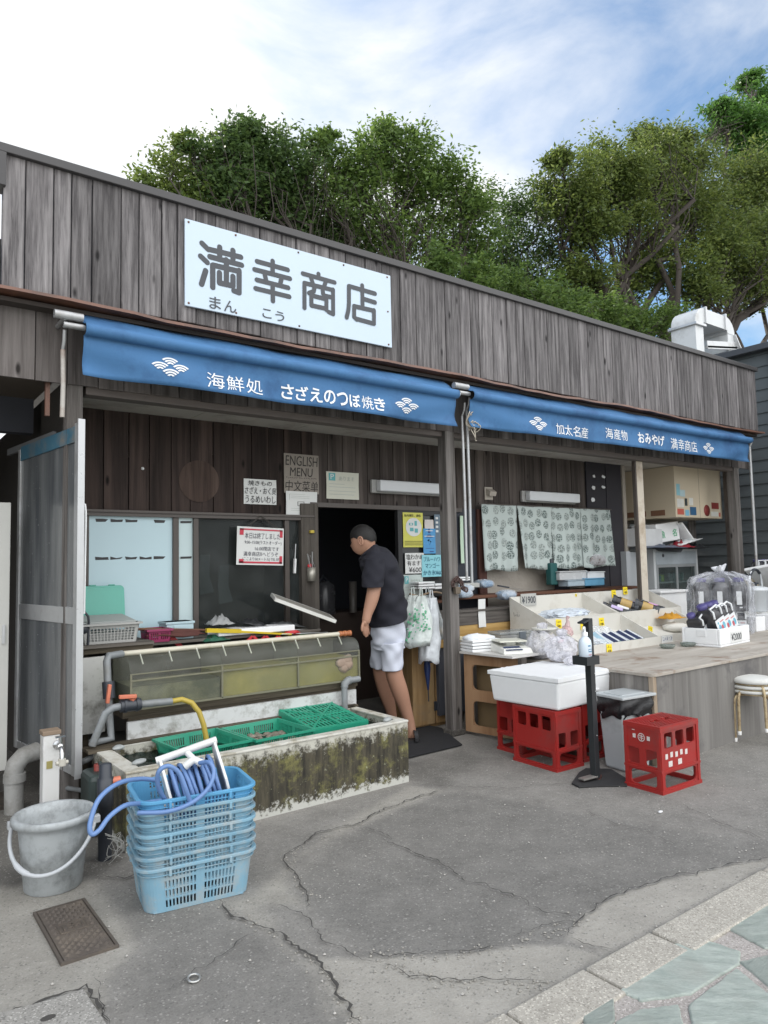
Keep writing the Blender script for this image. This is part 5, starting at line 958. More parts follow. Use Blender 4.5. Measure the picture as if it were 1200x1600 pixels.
# ================================================================== posters, notices and lamps on the inner wall
def poster(name, label, cat, px0, py0, px1, py1, Y, m, lines=(), ink=(.03, .03, .035), tilt=0, thick=.003, extra=None, shear=0, off=.0):
    a = PY(px0, (py0+py1)/2, Y); b = PY(px1, (py0+py1)/2, Y); cx = (px0+px1)/2; zt = PY(cx, py0, Y).z; zb = PY(cx, py1, Y).z; c = Vector(((a.x+b.x)/2, Y, (zt+zb)/2)); W_, H_ = b.x-a.x, zt-zb
    t = thing(name, label, cat, c); ca, sa = math.cos(tilt), math.sin(tilt); r = Vector((ca, 0, sa)); u = Vector((-sa, 0, ca)); n = r.cross(u)
    mb = MB(); k = 6; vs = []; fs = []
    q = random.Random(int(px0*7)); cur = [q.uniform(-.004, .007) for _ in range(4)]
    for i in range(k+1):
        for j in range(k+1):
            uu, vv = i/k, j/k; d = (1-uu)*(1-vv)*cur[0]+uu*(1-vv)*cur[1]+(1-uu)*vv*cur[2]+uu*vv*cur[3]; d = d*abs(2*uu-1)*abs(2*vv-1) if thick < .004 else 0; vs.append(c+r*((uu-.5)*W_)+u*((vv-.5)*H_)+n*d)
    for i in range(k):
        for j in range(k): e = i*(k+1)+j; fs.append((e, e+k+1, e+k+2, e+1))
    o = mb.add(vs, fs).build('sheet', m, t); s = o.modifiers.new('s', 'SOLIDIFY'); s.thickness = thick; s.offset = -1
    o0 = c-r*(W_/2)-u*(H_/2); INKM = mat('ink_%02x%02x%02x' % tuple(int(v*255) for v in ink), ink, .7, .05)
    if lines:
        lb = MB()
        for body, x0, y0, x1, y1 in lines:
            if body.startswith('~'): scribble(lb, o0+r*(W_*x0)+u*(H_*(1-y1))+n*.001, r, u, W_*(x1-x0), H_*(y1-y0), len(body)*13+int(px0), len(body)*3, .0035)
            else: text_fit(lb, body, o0+r*(W_*x0)+u*(H_*(1-y1)), r, u, W_*(x1-x0), H_*(y1-y0), lift=.0055 if thick < .004 else .0012, off=off, shear=shear)
        lb.build('lettering', INKM, t)
    def rect(name_, mm, x0, y0, x1, y1, lift=.0035): 
        z = MB(); p = o0+n*lift; z.prism([p+r*(W_*x)+u*(H_*(1-y)) for x, y in ((x0, y1), (x1, y1), (x1, y0), (x0, y0))], n*.0008); z.build(name_, mm, t)
    def disc(name_, mm, x, y, rx, ry, lift=.0035, inner=0):
        z = MB(); p = o0+n*lift; vs = []; k_ = 22
        for i in range(k_): a_ = 6.283*i/k_; vs.append(p+r*(W_*(x+rx*math.cos(a_)))+u*(H_*(1-y+ry*math.sin(a_))))
        if inner:
            for i in range(k_): a_ = 6.283*i/k_; vs.append(p+r*(W_*(x+inner*rx*math.cos(a_)))+u*(H_*(1-y+inner*ry*math.sin(a_))))
            z.add(vs, [(i, (i+1) % k_, k_+(i+1) % k_, k_+i) for i in range(k_)])
        else: z.add(vs, [tuple(range(k_))])
        z.build(name_, mm, t)
    if extra: extra(rect, disc, lambda body, mm, x0, y0, x1, y1, nm='lettering', lift=.0055: (lambda z: (text_fit(z, body, o0+r*(W_*x0)+u*(H_*(1-y1)), r, u, W_*(x1-x0), H_*(y1-y0), lift=lift), z.build(nm, mm, t)))(MB()))
    return t
PAPER = mat('paper_white', (.68, .69, .68), .8, .04, 6, bmp=.02); CARD = mat('grey_cardboard', (.27, .24, .21), .85, .1, 12); CREAMP = mat('paper_cream', (.58, .58, .50), .7, .05); YP_ = mat('paper_yellow', (.62, .60, .12), .6, .04); BLP = mat('paper_blue', (.08, .30, .58), .6, .05); CYP = mat('paper_cyan', (.26, .58, .66), .7, .04)
REDM = mat('poster_red', (.52, .03, .06), .5, .05); TEALM = mat('poster_teal', (.12, .40, .42), .6, .05); NAVYM = mat('poster_navy', (.03, .07, .22), .6, .05); GRNM = mat('poster_green', (.10, .42, .22), .6, .06); PALEG = mat('poster_pale_green', (.52, .66, .52), .7, .05); GREYM = mat('faded_print', (.42, .45, .42), .7, .05)
yw = YW-.014
poster('notice', 'white handwritten paper notice about grilled turban shells on the dark boards', 'notice', 381, 749, 432, 788, yw, PAPER, [('焼きもの', .12, .06, .85, .26), ('さざえ・おく貝', .03, .32, .97, .60), ('うるめいわし', .04, .66, .96, .95)], (.05, .05, .055), shear=.1)
poster('notice', 'grey cardboard sign handwritten ENGLISH MENU above a white paper', 'notice', 444, 710, 498, 771, yw, CARD, [('ENGLISH', .04, .05, .97, .30), ('MENU', .16, .35, .82, .57), ('中文菜单', .03, .68, .97, .95), ('~~~~~~', .05, .59, .95, .63)], (.03, .026, .024), thick=.005, shear=.08)
def ex_map(rect, disc, txt):
    rect('map_frame', GREYM, .10, .12, .62, .13); rect('map_frame', GREYM, .1, .13, .11, .36); rect('map_box', mat('ink_grey', (.08, .08, .08), .7), .36, .42, .58, .60, .003); rect('map_box', PAPER, .38, .44, .56, .58, .0045)
    for y in (.2, .27, .7, .78): rect('map_line', GREYM, .15, y, .75, y+.012)
poster('notice', 'white paper with a small hand drawn map pinned under the cardboard sign', 'notice', 447, 768, 495, 806, YW-.024, PAPER, [('~~~', .6, .16, .92, .24), ('~~~', .62, .74, .95, .82)], (.12, .14, .16), extra=ex_map)
def ex_p(rect, disc, txt): rect('blue_square', TEALM, .07, .05, .27, .33, .003); txt('P', PAPER, .12, .09, .22, .28, lift=.005); txt('あります', GREYM, .38, .16, .86, .32); [rect('print_line', GREYM, .08, y, x, y+.02) for y, x in ((.44, .55), (.55, .9), (.70, .9), (.82, .88))]
poster('parking_sign', 'faded cream parking notice with a teal P mark above the doorway', 'sign', 510, 738, 560, 780, yw, CREAMP, extra=ex_p)
wb = poster('closing_notice', 'white board with red corner tapes and handwritten closing notice hanging before the window', 'notice', 370, 824, 443, 883, YW-.075, PAPER, [('本日は終了しました', .16, .15, .92, .31), ('9:00~15:00(ラストオーダー)', .16, .35, .95, .47), ('16:00閉店です', .38, .51, .90, .62), ('満幸商店Ⅱへどうぞ', .14, .65, .88, .77), ('(ここより50メートル) TEL 073', .12, .80, .93, .90)], (.035, .035, .06), thick=.006, tilt=R_(-2),
    extra=lambda rect, disc, txt: [rect('red_tape', REDM, *q) for q in ((.05, .05, .97, .085), (.05, .85, .14, .95), (.05, .91, .97, .955), (.91, .05, .97, .25), (.05, .05, .13, .22), (.91, .75, .97, .95))])
mb = MB(); a = PY(380, 826, YW-.07); b = PY(436, 826, YW-.07); c = PY(408, 806, YW-.055)
for k in range(3): mb.tube([a+Vector((.02*k, 0, 0)), c+Vector((.012*math.sin(k*3), 0, 0)), b-Vector((.02*k, 0, 0))], .0022, 5)
mb.build('hanging_string', CRK, wb)
gy = YW-.034
def ex_y(rect, disc, txt):
    disc('white_oval', PAPER, .52, .42, .40, .27, .003); [rect('phone_icon', TEALM, *q, .0045) for q in ((.28, .30, .48, .37), (.56, .24, .68, .38), (.32, .44, .50, .54), (.56, .46, .72, .58))]; disc('camera_icon', PAPER, .38, .335, .05, .025, .006); txt('店内撮影、通信', mat('ink_dark', (.05, .05, .04), .7), .05, .05, .88, .12)
    [rect('print_line', mat('ink_olive', (.22, .2, .06), .7), .06, y, .94, y+.018) for y in (.82, .87, .92)]
poster('poster', 'yellow photography notice with a white oval of icons on the dark pane', 'poster', 630, 801, 661, 855, gy, YP_, extra=ex_y)
poster('sticker', 'small white sticker with a hand sketch right of the yellow poster', 'sticker', 663, 812, 677, 827, gy, mat('paper_pinkish', (.62, .58, .56), .8), [('~~', .2, .2, .8, .8)], (.25, .22, .22))
def ex_b(rect, disc, txt): rect('dark_band', NAVYM, 0, 0, 1, .18, .003); rect('mid_band', NAVYM, 0, .24, 1, .36, .003); disc('round_mark', NAVYM, .48, .56, .22, .13, .003, .45); [rect('print_line', PAPER, .1, y, .9, y+.03, .005) for y in (.07, .29)]; rect('print_line', NAVYM, .12, .78, .88, .80); rect('print_line', NAVYM, .5, .9, .9, .94)
poster('poster', 'small blue payment poster with a dark round mark on the dark pane', 'poster', 661, 826, 680, 865, gy-.004, BLP, extra=ex_b)
poster('price_notice', 'white handwritten salted seaweed price paper reading ¥600 on the pane', 'notice', 633, 864, 662, 896, gy-.006, PAPER, [('塩わかめ', .05, .06, .95, .32), ('有ます', .1, .38, .8, .62), ('¥600', .18, .70, .85, .94)], (.05, .05, .055))
poster('price_notice', 'cyan handwritten shaved ice price paper reading ¥600 on the pane', 'notice', 659, 867, 694, 901, gy-.012, CYP, [('ブルーハワイ', .08, .08, .95, .30), ('マンゴー', .14, .38, .76, .60), ('かき氷¥600', .05, .70, .98, .93)], (.02, .12, .2))
poster('parking_sign', 'pale parking notice with a teal P mark low on the dark pane', 'sign', 630, 898, 661, 940, gy-.003, mat('paper_pale', (.46, .52, .50), .7), extra=ex_p)
def ex_t(rect, disc, txt): rect('white_strip', mat('paper_mint', (.50, .62, .60), .7), .5, .04, 1, .97, .003); [disc('round_picture', m_, .78, y, .16, .045, .005) for y, m_ in ((.13, REDM), (.30, GRNM), (.47, TEALM), (.62, GRNM))]; [rect('side_letter', PAPER, .12, y, .34, y+.05, .003) for y in (.06, .16, .26, .36)]
poster('poster', 'tall dark blue and pale poster strip partly hidden by the middle post', 'poster', 679, 804, 696, 872, gy-.002, mat('paper_slate', (.12, .17, .22), .6), extra=ex_t)
poster('poster', 'narrow pale green poster strip peeping out right of the middle post', 'poster', 719, 806, 724, 880, gy, PALEG, [('~~', .1, .1, .9, .5)], (.1, .3, .15)); 
def lampfix(px0, py0, px1, py1, label):
    a = PY(px0, (py0+py1)/2, YW-.05); b = PY(px1, (py0+py1)/2, YW-.05); z = (PY(px0, (py0+py1)/2-2, YW-.05).z+PY(px1, (py0+py1)/2+2, YW-.05).z)/2; h = .062; t = thing('fluorescent_lamp', label, 'lamp', ((a.x+b.x)/2, YW-.03, z)); MB().box(a.x, b.x, YW-.045, YW-.008, z-h, z+h).build('housing', mat('lamp_housing', (.36, .36, .35), .45), t, bevel=.008)
    MB().box(a.x+.045, b.x-.003, YW-.115, YW-.045, z-h+.012, z+h-.008).build('diffuser', mat('diffuser', (.62, .64, .66), .35, .05), t, bevel=.014, seg=3); return t
lampfix(582, 751, 690, 774, 'unlit white fluorescent wall lamp above the doorway'); lampfix(817, 767, 900, 788, 'unlit white fluorescent wall lamp above the patterned curtain')
p = PY(766, 772, YW-.04); t = thing('motion_sensor', 'small beige motion sensor on the wall between post and right lamp', 'sensor', p); MB().prism([p+Vector(q) for q in ((-.06, .03, -.06), (.055, .03, -.06), (.055, .03, .075), (-.06, .03, .075))], (0, -.015, 0)).build('bracket', mat('sensor_beige', (.42, .38, .33), .5), t, bevel=.004); MB().prism([p+Vector(q) for q in ((-.045, .015, .06), (-.045, -.05, .02), (-.045, -.035, -.025), (-.045, .015, -.01))], (.095, 0, 0)).build('hood', mat('sensor_beige', (.42, .38, .33), .5), t, bevel=.006)
t = thing('push_pin', 'white round pin stuck in the dark boards above the blue window', 'pin', PY(223, 732, YW)); MB().lathe([(.012, 0), (.01, .006), (0, .008)], 10, M=Matrix.Translation(PY(223, 732, YW-.004))@Matrix.Rotation(R_(90), 4, 'X')).build('pin_head', WHITEP, t)
# ================================================================== patterned curtain
def noren_mat():
    m, n, l, b = newmat('curtain_cloth'); t = n.new('ShaderNodeTexCoord'); sx = n.new('ShaderNodeSeparateXYZ'); l.new(t.outputs['UV'], sx.inputs[0])
    mp = n.new('ShaderNodeMapping'); mp.inputs['Scale'].default_value = (11, 8.6, 0); l.new(t.outputs['UV'], mp.inputs['Vector'])
    v = n.new('ShaderNodeTexVoronoi'); v.voronoi_dimensions = '2D'; v.inputs['Scale'].default_value = 1.0; v.inputs['Randomness'].default_value = .42; l.new(mp.outputs[0], v.inputs['Vector'])
    mp2 = n.new('ShaderNodeMapping'); mp2.inputs['Scale'].default_value = (60, 60, 0); l.new(t.outputs['UV'], mp2.inputs['Vector']); v2 = n.new('ShaderNodeTexVoronoi'); v2.voronoi_dimensions = '2D'; v2.inputs['Scale'].default_value = 1; v2.inputs['Randomness'].default_value = .6; l.new(mp2.outputs[0], v2.inputs['Vector'])
    dots = ramp(n, l, v2.outputs['Distance'], .36, .46, (1, 1, 1, 1), (0, 0, 0, 1)); ins = ramp(n, l, v.outputs['Distance'], .36, .41, (1, 1, 1, 1), (0, 0, 0, 1)); mm = n.new('ShaderNodeMath'); mm.operation = 'MULTIPLY'; md_ = n.new('ShaderNodeMath'); md_.operation = 'MULTIPLY_ADD'; md_.inputs[1].default_value = .75; md_.inputs[2].default_value = .25; l.new(dots, md_.inputs[0]); l.new(md_.outputs[0], mm.inputs[0]); l.new(ins, mm.inputs[1])
    hs = n.new('ShaderNodeSeparateColor'); l.new(v.outputs['Color'], hs.inputs[0]); dk = mixrgb(n, l, hs.outputs[0], (.10, .13, .125, 1), (.26, .29, .28, 1))
    c = mixrgb(n, l, mm.outputs[0], (.47, .53, .515, 1), dk); l.new(c, b.inputs['Base Color']); b.inputs['Roughness'].default_value = .9; b.inputs['Specular IOR Level'].default_value = .1; return m
NRM = noren_mat(); nr_t = thing('shop_curtain', 'pale grey split curtain printed with dotted leaf shapes, hung over the serving window', 'curtain', (6.3, 5.3, 1.7)); ztop = 2.05
for i, (px0, px1, pb) in enumerate(((752, 806, 890), (807, 862, 889), (862, 908, 889), (908, 952, 890))):
    y0 = YW-.075; x0 = PY(px0, 800, y0).x-(.02 if i > 1 else 0); x1 = PY(px1, 800, y0).x; zb = 1.365 if i == 0 else 1.372; nx_, nz_ = 26, 22; vs = []; fs = []; uv = []; fl = (.0, .07, .0, 0)[i]; fr = (0., -.0, .0, 0)[i]
    for a in range(nx_+1):
        for c in range(nz_+1):
            u, v = a/nx_, c/nz_; d = 1-v; X = x0+(x1-x0)*u; X += d*(fl*(1-u)+fr*u) if i == 1 else d*.012*math.sin(u*5+i); amp = .010+.022*d
            Y = y0-amp*(.5+.5*math.sin(u*7.5+i*1.9+d*.8))-(.016*math.sin(u*17+i)*d); vs.append((X, Y, zb+(ztop-zb)*v+(.012*math.sin(u*6+i) if c == 0 else 0))); uv.append((X*.8, v*.66+i*.13))
    for a in range(nx_):
        for c in range(nz_): k = a*(nz_+1)+c; fs.append((k, k+nz_+1, k+nz_+2, k+1))
    o = MB().add(vs, fs, 0, True).build('cloth_panel', NRM, nr_t); ul = o.data.uv_layers.new(name='UV')
    for lp in o.data.loops: ul.data[lp.index].uv = uv[lp.vertex_index]
    s = o.modifiers.new('s', 'SOLIDIFY'); s.thickness = .002
a = PY(748, 792, YW-.075); b = PY(955, 799, YW-.075); MB().tube([(a.x, a.y, 2.055), (b.x, b.y, 2.055)], .008, 8).build('curtain_rod', BRONZE, nr_t)
# ================================================================== serving shelf and what stands on it
sh = thing('serving_shelf', 'long brown wooden shelf board under the curtain with short uprights', 'shelf', (6.1, 5.2, 0)); BRW = wood('red_brown_wood', (.05, .022, .014), (.115, .052, .034), (.18, .09, .06), 'X', fine=60, isl=.1, knots=False)
MB().box(4.62, 7.60, 5.06, 5.33, 1.105, 1.135).build('board', BRW, sh, bevel=.004); mb = MB()
for x in (5.95, 7.35): mb.box(x, x+.09, 5.09, 5.14, .95, 1.105)
mb.build('upright', BRW, sh); MB().box(4.62, 7.5, 5.08, 5.33, .93, .95).build('lower_board', BRW, sh); MB().box(4.65, 7.5, 5.28, 5.33, .2, .93).build('back_panel', DARKIN, sh)
dr = thing('wooden_counter', 'weathered grey plank counter front with a yellow wood band beside the middle post', 'counter', (4.9, 4.95, 0)); MB().box(4.25, 5.3, 4.90, 4.93, .88, 1.0).build('grey_plank', wood('grey_plank', (.04, .036, .033), (.11, .098, .09), (.19, .175, .16), 'X', fine=60, isl=0), dr); YW_ = wood('yellow_wood', (.23, .13, .035), (.40, .25, .08), (.50, .33, .13), 'X', fine=40, isl=.1, knots=False); MB().box(4.25, 5.3, 4.905, 4.93, .70, .878).build('yellow_board', YW_, dr); MB().box(4.25, 5.3, 4.93, 5.08, .1, .99).build('carcass', DARKIN, dr); MB().box(4.24, 5.3, 4.88, 5.08, 1.0, 1.018).build('top', wood('grey_plank', (.04, .036, .033), (.11, .098, .09), (.19, .175, .16), 'X'), dr)
FILM = plastic_film('clear_film', (.80, .84, .88), .30); FISHB = mat('packed_blue', (.13, .25, .40), .5, .5, 22, dirt=(.45, .52, .58), dirt_amt=.4, dscale=14)
def pillow(mb, sx, sy, sz_, seed, e=.45, mi=0):
    q = random.Random(seed); n, rows = 22, 10; vs = []; fs = []; ph = [q.uniform(0, 6) for _ in range(4)]; pw = lambda v, p: math.copysign(abs(v)**p, v)
    for r in range(rows+1):
        a = -math.pi/2+math.pi*r/rows; ca = abs(math.cos(a))**.6
        for k in range(n):
            t_ = 6.283*k/n; w_ = 1+.04*math.sin(5*t_+ph[0]+a*3)+.03*math.sin(9*t_+ph[1]-a*4); vs.append((sx*w_*ca*pw(math.cos(t_), e), sy*w_*ca*pw(math.sin(t_), e), sz_*(1+math.sin(a)*(1+.10*math.sin(3*t_+ph[2])*(a > 0)))))
    for r in range(rows):
        for k in range(n): fs.append((r*n+k, r*n+(k+1) % n, (r+1)*n+(k+1) % n, (r+1)*n+k))
    mb.add(vs, fs, mi, False)
def pack(px, py, Y, W_, D_, H_, label, seed, m=None):
    p = PY(px, py, Y); t = thing('packed_fish', label, 'package', (p.x, Y+D_/2, p.z)); mb = MB(); pillow(mb, W_/2*.92, D_/2*.9, H_*.46, seed); mb.build('contents', m or FISHB, t, world=False); mb = MB(); pillow(mb, W_/2, D_/2, H_*.5, seed+1); mb.build('plastic_wrap', FILM, t, world=False); return t
pack(732, 935, 4.93, .17, .16, .085, 'clear bag of bluish fish lowest right beside the middle post', 3); pack(733, 926, 4.95, .18, .16, .075, 'clear bag of bluish fish stacked above another beside the middle post', 5); pack(765, 919, 5.10, .19, .16, .085, 'clear bag of bluish fish on the brown shelf left end', 7); pack(800, 938, 4.95, .20, .16, .10, 'clear bag of bluish fish on the plank counter nearer the display trays', 9)
def tray_stack(px, py, Y, W_, D_, n, hh, label, rz=0, name='foam_trays'):
    p = PY(px, py, Y); t = thing(name, label, 'tray stack', (p.x, Y+D_/2, p.z), rz); mb = MB()
    for i in range(n): k = 1-.03*(i % 2); mb.box(-W_/2*k, W_/2*k, -D_/2*k, D_/2*k, i*hh, i*hh+hh*.72)
    mb.build('tray_body', mat('foam_white', (.80, .81, .82), .55, .04, 20, bmp=.08), t, world=False, bevel=.004); return t
tray_stack(667, 920, 5.18, .20, .14, 3, .024, 'small stack of white foam trays on a ledge left of the middle post'); MB().box(PY(645, 920, 5.1).x, 4.62, 5.10, 5.32, 1.085, 1.105).build('ledge', BRW, sh)
tray_stack(690, 920, 5.2, .16, .12, 2, .03, 'pale pink tray stack touching the left side of the middle post'); tray_stack(728, 907, 5.05, .15, .12, 2, .02, 'white lids scattered on the shelf right of the middle post'); t = tray_stack(738, 918, 5.04, .20, .14, 1, .06, 'grey plastic tub on the shelf right of the middle post', name='plastic_tub'); t.children[0].data.materials[0] = GREYPL
t = thing('fish_knife', 'dark handled knife lying on the brown shelf', 'knife', PY(790, 918, 5.1)); mb = MB(); a = PY(778, 915, 5.1); b = PY(795, 918, 5.1); mb.bar(a, b, .018, .014); mb.build('handle', PVCD, t); mb = MB(); mb.bar(b, PY(812, 921, 5.12), .022, .003); mb.build('blade', ALU, t)
def tub(name, px0, px1, pyt, pyb, Y, D_, label, m, lid=None, cat='box'):
    a = PY(px0, pyb, Y); b = PY(px1, pyb, Y); h = PY((px0+px1)/2, pyt, Y).z-PY((px0+px1)/2, pyb, Y).z; t = thing(name, label, cat, ((a.x+b.x)/2, Y+D_/2, (a.z+b.z)/2)); w_ = b.x-a.x; MB().box(-w_/2, w_/2, -D_/2, D_/2, 0, h*.86).build('body', m, t, world=False, bevel=.008)
    MB().box(-w_/2-.008, w_/2+.008, -D_/2-.008, D_/2+.008, h*.86, h).build('lid', lid or m, t, world=False, bevel=.006); return t
CLRT = mat('clear_tub', (.47, .48, .49), .25, .12, 12); tub('storage_box', 875, 917, 892, 906, 5.14, .2, 'clear plastic storage box on the upper pile at the right of the shelf', CLRT); tub('storage_box', 919, 945, 893, 904, 5.13, .18, 'smaller white plastic box beside the clear storage box', mat('white_tub', (.62, .64, .66), .35)); BXB = mat('box_blue', (.10, .27, .42), .45, .2, 14); tub('tissue_box', 915, 945, 903, 915, 5.10, .14, 'bright blue carton lowest right on the brown shelf', BXB); tub('tissue_box', 888, 914, 906, 916, 5.11, .14, 'pale blue striped carton lying under the clear storage box', mat('box_paleblue', (.34, .42, .48), .4, .3, 30))
p = PY(866, 914, 5.2); t = thing('green_bottle', 'dark green upright bottle box left of the storage boxes', 'container', p); MB().box(p.x-.055, p.x+.055, 5.19, 5.27, p.z, p.z+.24).build('body', mat('dark_teal', (.012, .085, .085), .4, .2), t, bevel=.012); MB().lathe([(.02, 0), (.02, .04), (0, .045)], 12, c=(p.x, 5.23, p.z+.24)).build('cap', PVCD, t)
pack(938, 884, 5.2, .3, .1, .13, 'brown bag hanging in clear film against the curtain bottom', 21, mat('brown_stuff', (.10, .05, .03), .7, .4, 20))
# ================================================================== low wooden cupboard, umbrella, bags by the doorway
cb = thing('cupboard', 'honey coloured low wooden cupboard with a black hinge right of the doorway', 'cupboard', (4.2, 5.1, 0)); HON = wood('honey_wood', (.20, .12, .05), (.33, .21, .10), (.42, .29, .15), 'Z', fine=40, isl=.08, knots=False, stain=(.24, .17, .10))
MB().box(3.985, 4.235, 4.975, 5.32, .03, 1.0).box(4.245, 4.42, 4.965, 5.32, .03, 1.0).build('door_panel', HON, cb, bevel=.006); MB().box(4.0, 4.4, 5.0, 5.32, 0, .04).build('plinth', HON, cb); mb = MB(); p = PY(681, 1103, 4.96); mb.box(p.x-.015, p.x+.015, 4.955, 4.97, p.z-.04, p.z+.04); mb.build('hinge', PVCD, cb, bevel=.003)
um = thing('umbrella', 'folded dark blue umbrella hanging point down against the wooden cupboard', 'umbrella', (4.1, 4.9, .5)); a = PY(667, 1030, 4.9); b = PY(669, 1078, 4.9); c = PY(670, 1096, 4.9); mb = MB(); mb.tube([a, a.lerp(b, .3), a.lerp(b, .8), b], [.026, .03, .014, .008], 12); mb.build('folded_canopy', mat('umbrella_blue', (.012, .03, .11), .5, .5, 22), um); mb = MB(); mb.tube([b, c], .005, 6); mb.build('tip', PVCD, um); mb = MB(); mb.tube([a, a+Vector((0, 0, .1)), a+Vector((.02, 0, .14)), a+Vector((.045, 0, .12))], .008, 8); mb.build('crook', PVCD, um)
def bag(name, label, cat, top, bot, w0, w1, dep, m, seed, prints=None):
    """a hanging carrier bag: gathered at the top, crumpled, open bottom corners"""
    q = random.Random(seed); top = Vector(top); bot = Vector(bot); t = thing(name, label, cat, bot); n, rows = 22, 14; vs = []; fs = []; ph = [q.uniform(0, 6) for _ in range(6)]
    for r in range(rows+1):
        v = r/rows; c = top.lerp(bot, v); ww = (w0+(w1-w0)*min(1, v*1.6)**.8); dd = dep*(.3+.7*math.sin(min(1, v*1.15)*1.6)); pl = .22*(1-v)+.10
        for k in range(n):
            a = 6.283*k/n; rr = 1+pl*math.sin(5*a+ph[0]+v*2)+.08*math.sin(9*a+ph[1]-v*5)+.05*math.sin(v*17+ph[2]+3*a); zz = (.025*math.sin(3*a+ph[3]) if r == rows else 0)
            vs.append(c+Vector((.8, -.6, 0))*(ww/2*rr*math.cos(a))+Vector((.6, .8, 0))*(dd/2*rr*math.sin(a))+Vector((0, 0, zz)))
    for r in range(rows):
        for k in range(n): fs.append((r*n+k, r*n+(k+1) % n, (r+1)*n+(k+1) % n, (r+1)*n+k))
    fs.append(tuple(range(rows*n, rows*n+n))); mb = MB(); mb.add(vs, fs, 0, True); mb.build('crumpled_film', m, t)
    h = MB(); 
    for s in (-1, 1): h.tube([top+Vector((s*w0*.3, 0, -.02)), top+Vector((s*w0*.18, -.0, .05)), top+Vector((s*.008, 0, .07))], .006, 6)
    h.build('handle_loop', m, t)
    if prints:
        z = MB(); rg_ = random.Random(seed)
        for (v, dx_, sz_) in prints:
            c = top.lerp(bot, v)+Vector((.8, -.6, 0))*dx_+Vector((-.6, -.8, 0))*(dep*.62)
            for i in range(16):
                o_ = Vector((.8, -.6, 0))*rg_.gauss(0, sz_)+Vector((0, 0, rg_.gauss(0, sz_))); pebble(z, c+o_, rg_.uniform(.006, .016), .003, rg_.uniform(.005, .012), i)
        z.build('green_print', mat('bag_print', (.10, .36, .20), .5, .2), t)
    return t
BAGW = plastic_film('bag_milky', (.70, .76, .74), .72); BAGW2 = plastic_film('bag_white', (.78, .82, .86), .85); BAGC = plastic_film('bag_clear', (.74, .79, .80), .45)
bag('plastic_bag', 'clear carrier bag with green print, leftmost of the bunch hung beside the doorway', 'bag', PY(645, 930, 4.85), PY(643, 1008, 4.82), .07, .19, .12, BAGW, 3, [(.45, .02, .03), (.8, -.02, .035)])
bag('plastic_bag', 'front carrier bag with the big green print in the bunch beside the doorway', 'bag', PY(658, 931, 4.80), PY(654, 1006, 4.76), .06, .20, .12, BAGW, 8, [(.4, 0, .035), (.65, .03, .03)])
bag('plastic_bag', 'long white carrier bag hanging lowest in the bunch beside the doorway', 'bag', PY(674, 934, 4.82), PY(671, 1033, 4.80), .07, .17, .11, BAGW2, 12)
bag('plastic_bag', 'clear carrier bag hanging highest and rightmost, next to the middle post', 'bag', PY(668, 930, 4.88), PY(682, 995, 4.86), .08, .17, .10, BAGC, 17)
t = thing('bag_hook', 'curled brown hook bracket holding the carrier bags', 'hook', PY(660, 928, 4.85)); MB().tube(spline([PY(640, 928, 4.86), PY(655, 931, 4.84), PY(668, 927, 4.84), PY(680, 925, 4.86), PY(690, 927, 4.9)], 6), .008, 8).build('bar', mat('hook_brown', (.25, .18, .12), .6), t)
# ================================================================== table with digital scale; plywood stand
PLY = wood('plywood', (.19, .10, .05), (.30, .175, .095), (.38, .24, .14), 'Z', fine=26, isl=.0, knots=False, stain=(.22, .13, .075))
tb = thing('side_table', 'narrow side table with white top and a plywood end panel with two cut outs', 'table', (4.5, 4.3, 0))
def plyf(u, v, n): return Vector((4.24+n+.10*(u), 4.585-.56*u, .03+.655*v))
mb = MB(); mb.panel((0, 1), (0, 1), [(.14, .76, .09, .40), (.14, .76, .54, .86)], plyf, .015)
for (u0, u1, v0, v1) in ((.14, .76, .09, .40), (.14, .76, .54, .86)):     # rounded corners
    for (u, v, du, dv) in ((u0, v0, 1, 1), (u1, v0, -1, 1), (u1, v1, -1, -1), (u0, v1, 1, -1)):
        r = .09; pts = [plyf(u, v, .001)]+[plyf(u+du*r*(1-math.sin(R_(90*k/5))), v+dv*r*.8*(1-math.cos(R_(90*k/5))), .001) for k in range(6)]
        mb.prism(pts, (.013, 0, 0))
mb.build('plywood_panel', PLY, tb)
MB().prism([(4.36, 4.60, .685), (4.19, 4.585, .685), (4.24, 4.02, .685), (5.0, 4.02, .685), (5.0, 4.60, .685)][1:], (0, 0, .018)).build('top', mat('marbled_top', (.56, .55, .53), .4, .18, 6, dirt=(.3, .26, .22), dirt_amt=.4), tb); MB().box(4.30, 4.36, 3.98, 4.02, 0, .685).build('leg', wood('jamb_wood', (.03, .026, .022), (.075, .066, .058), (.14, .125, .11)), tb); MB().box(4.38, 4.98, 4.03, 4.58, .0, .60).build('inner_box', mat('inner_tan', (.16, .11, .055), .8), tb)
zt = .703
p = PZ(800, 1025, zt); SCW = mat('scale_white', (.66, .66, .62), .4, .04); sc_ = thing('digital_scale', 'off white digital scale with a dark blue keypad on the side table', 'scale', (4.44, 4.22, zt), R_(-24)); MB().hexa([(-.13, -.16, 0), (.13, -.16, 0), (-.13, .16, 0), (.13, .16, 0), (-.12, -.135, .045), (.12, -.135, .045), (-.12, .15, .07), (.12, .15, .07)]).build('body', SCW, sc_, world=False, bevel=.008); MB().box(-.12, .12, -.06, .16, .085, .10).build('weighing_plate', mat('plate_cream', (.62, .62, .54), .35), sc_, world=False, bevel=.006); MB().box(-.04, .04, 0, .08, .06, .085).build('stem', SCW, sc_, world=False)
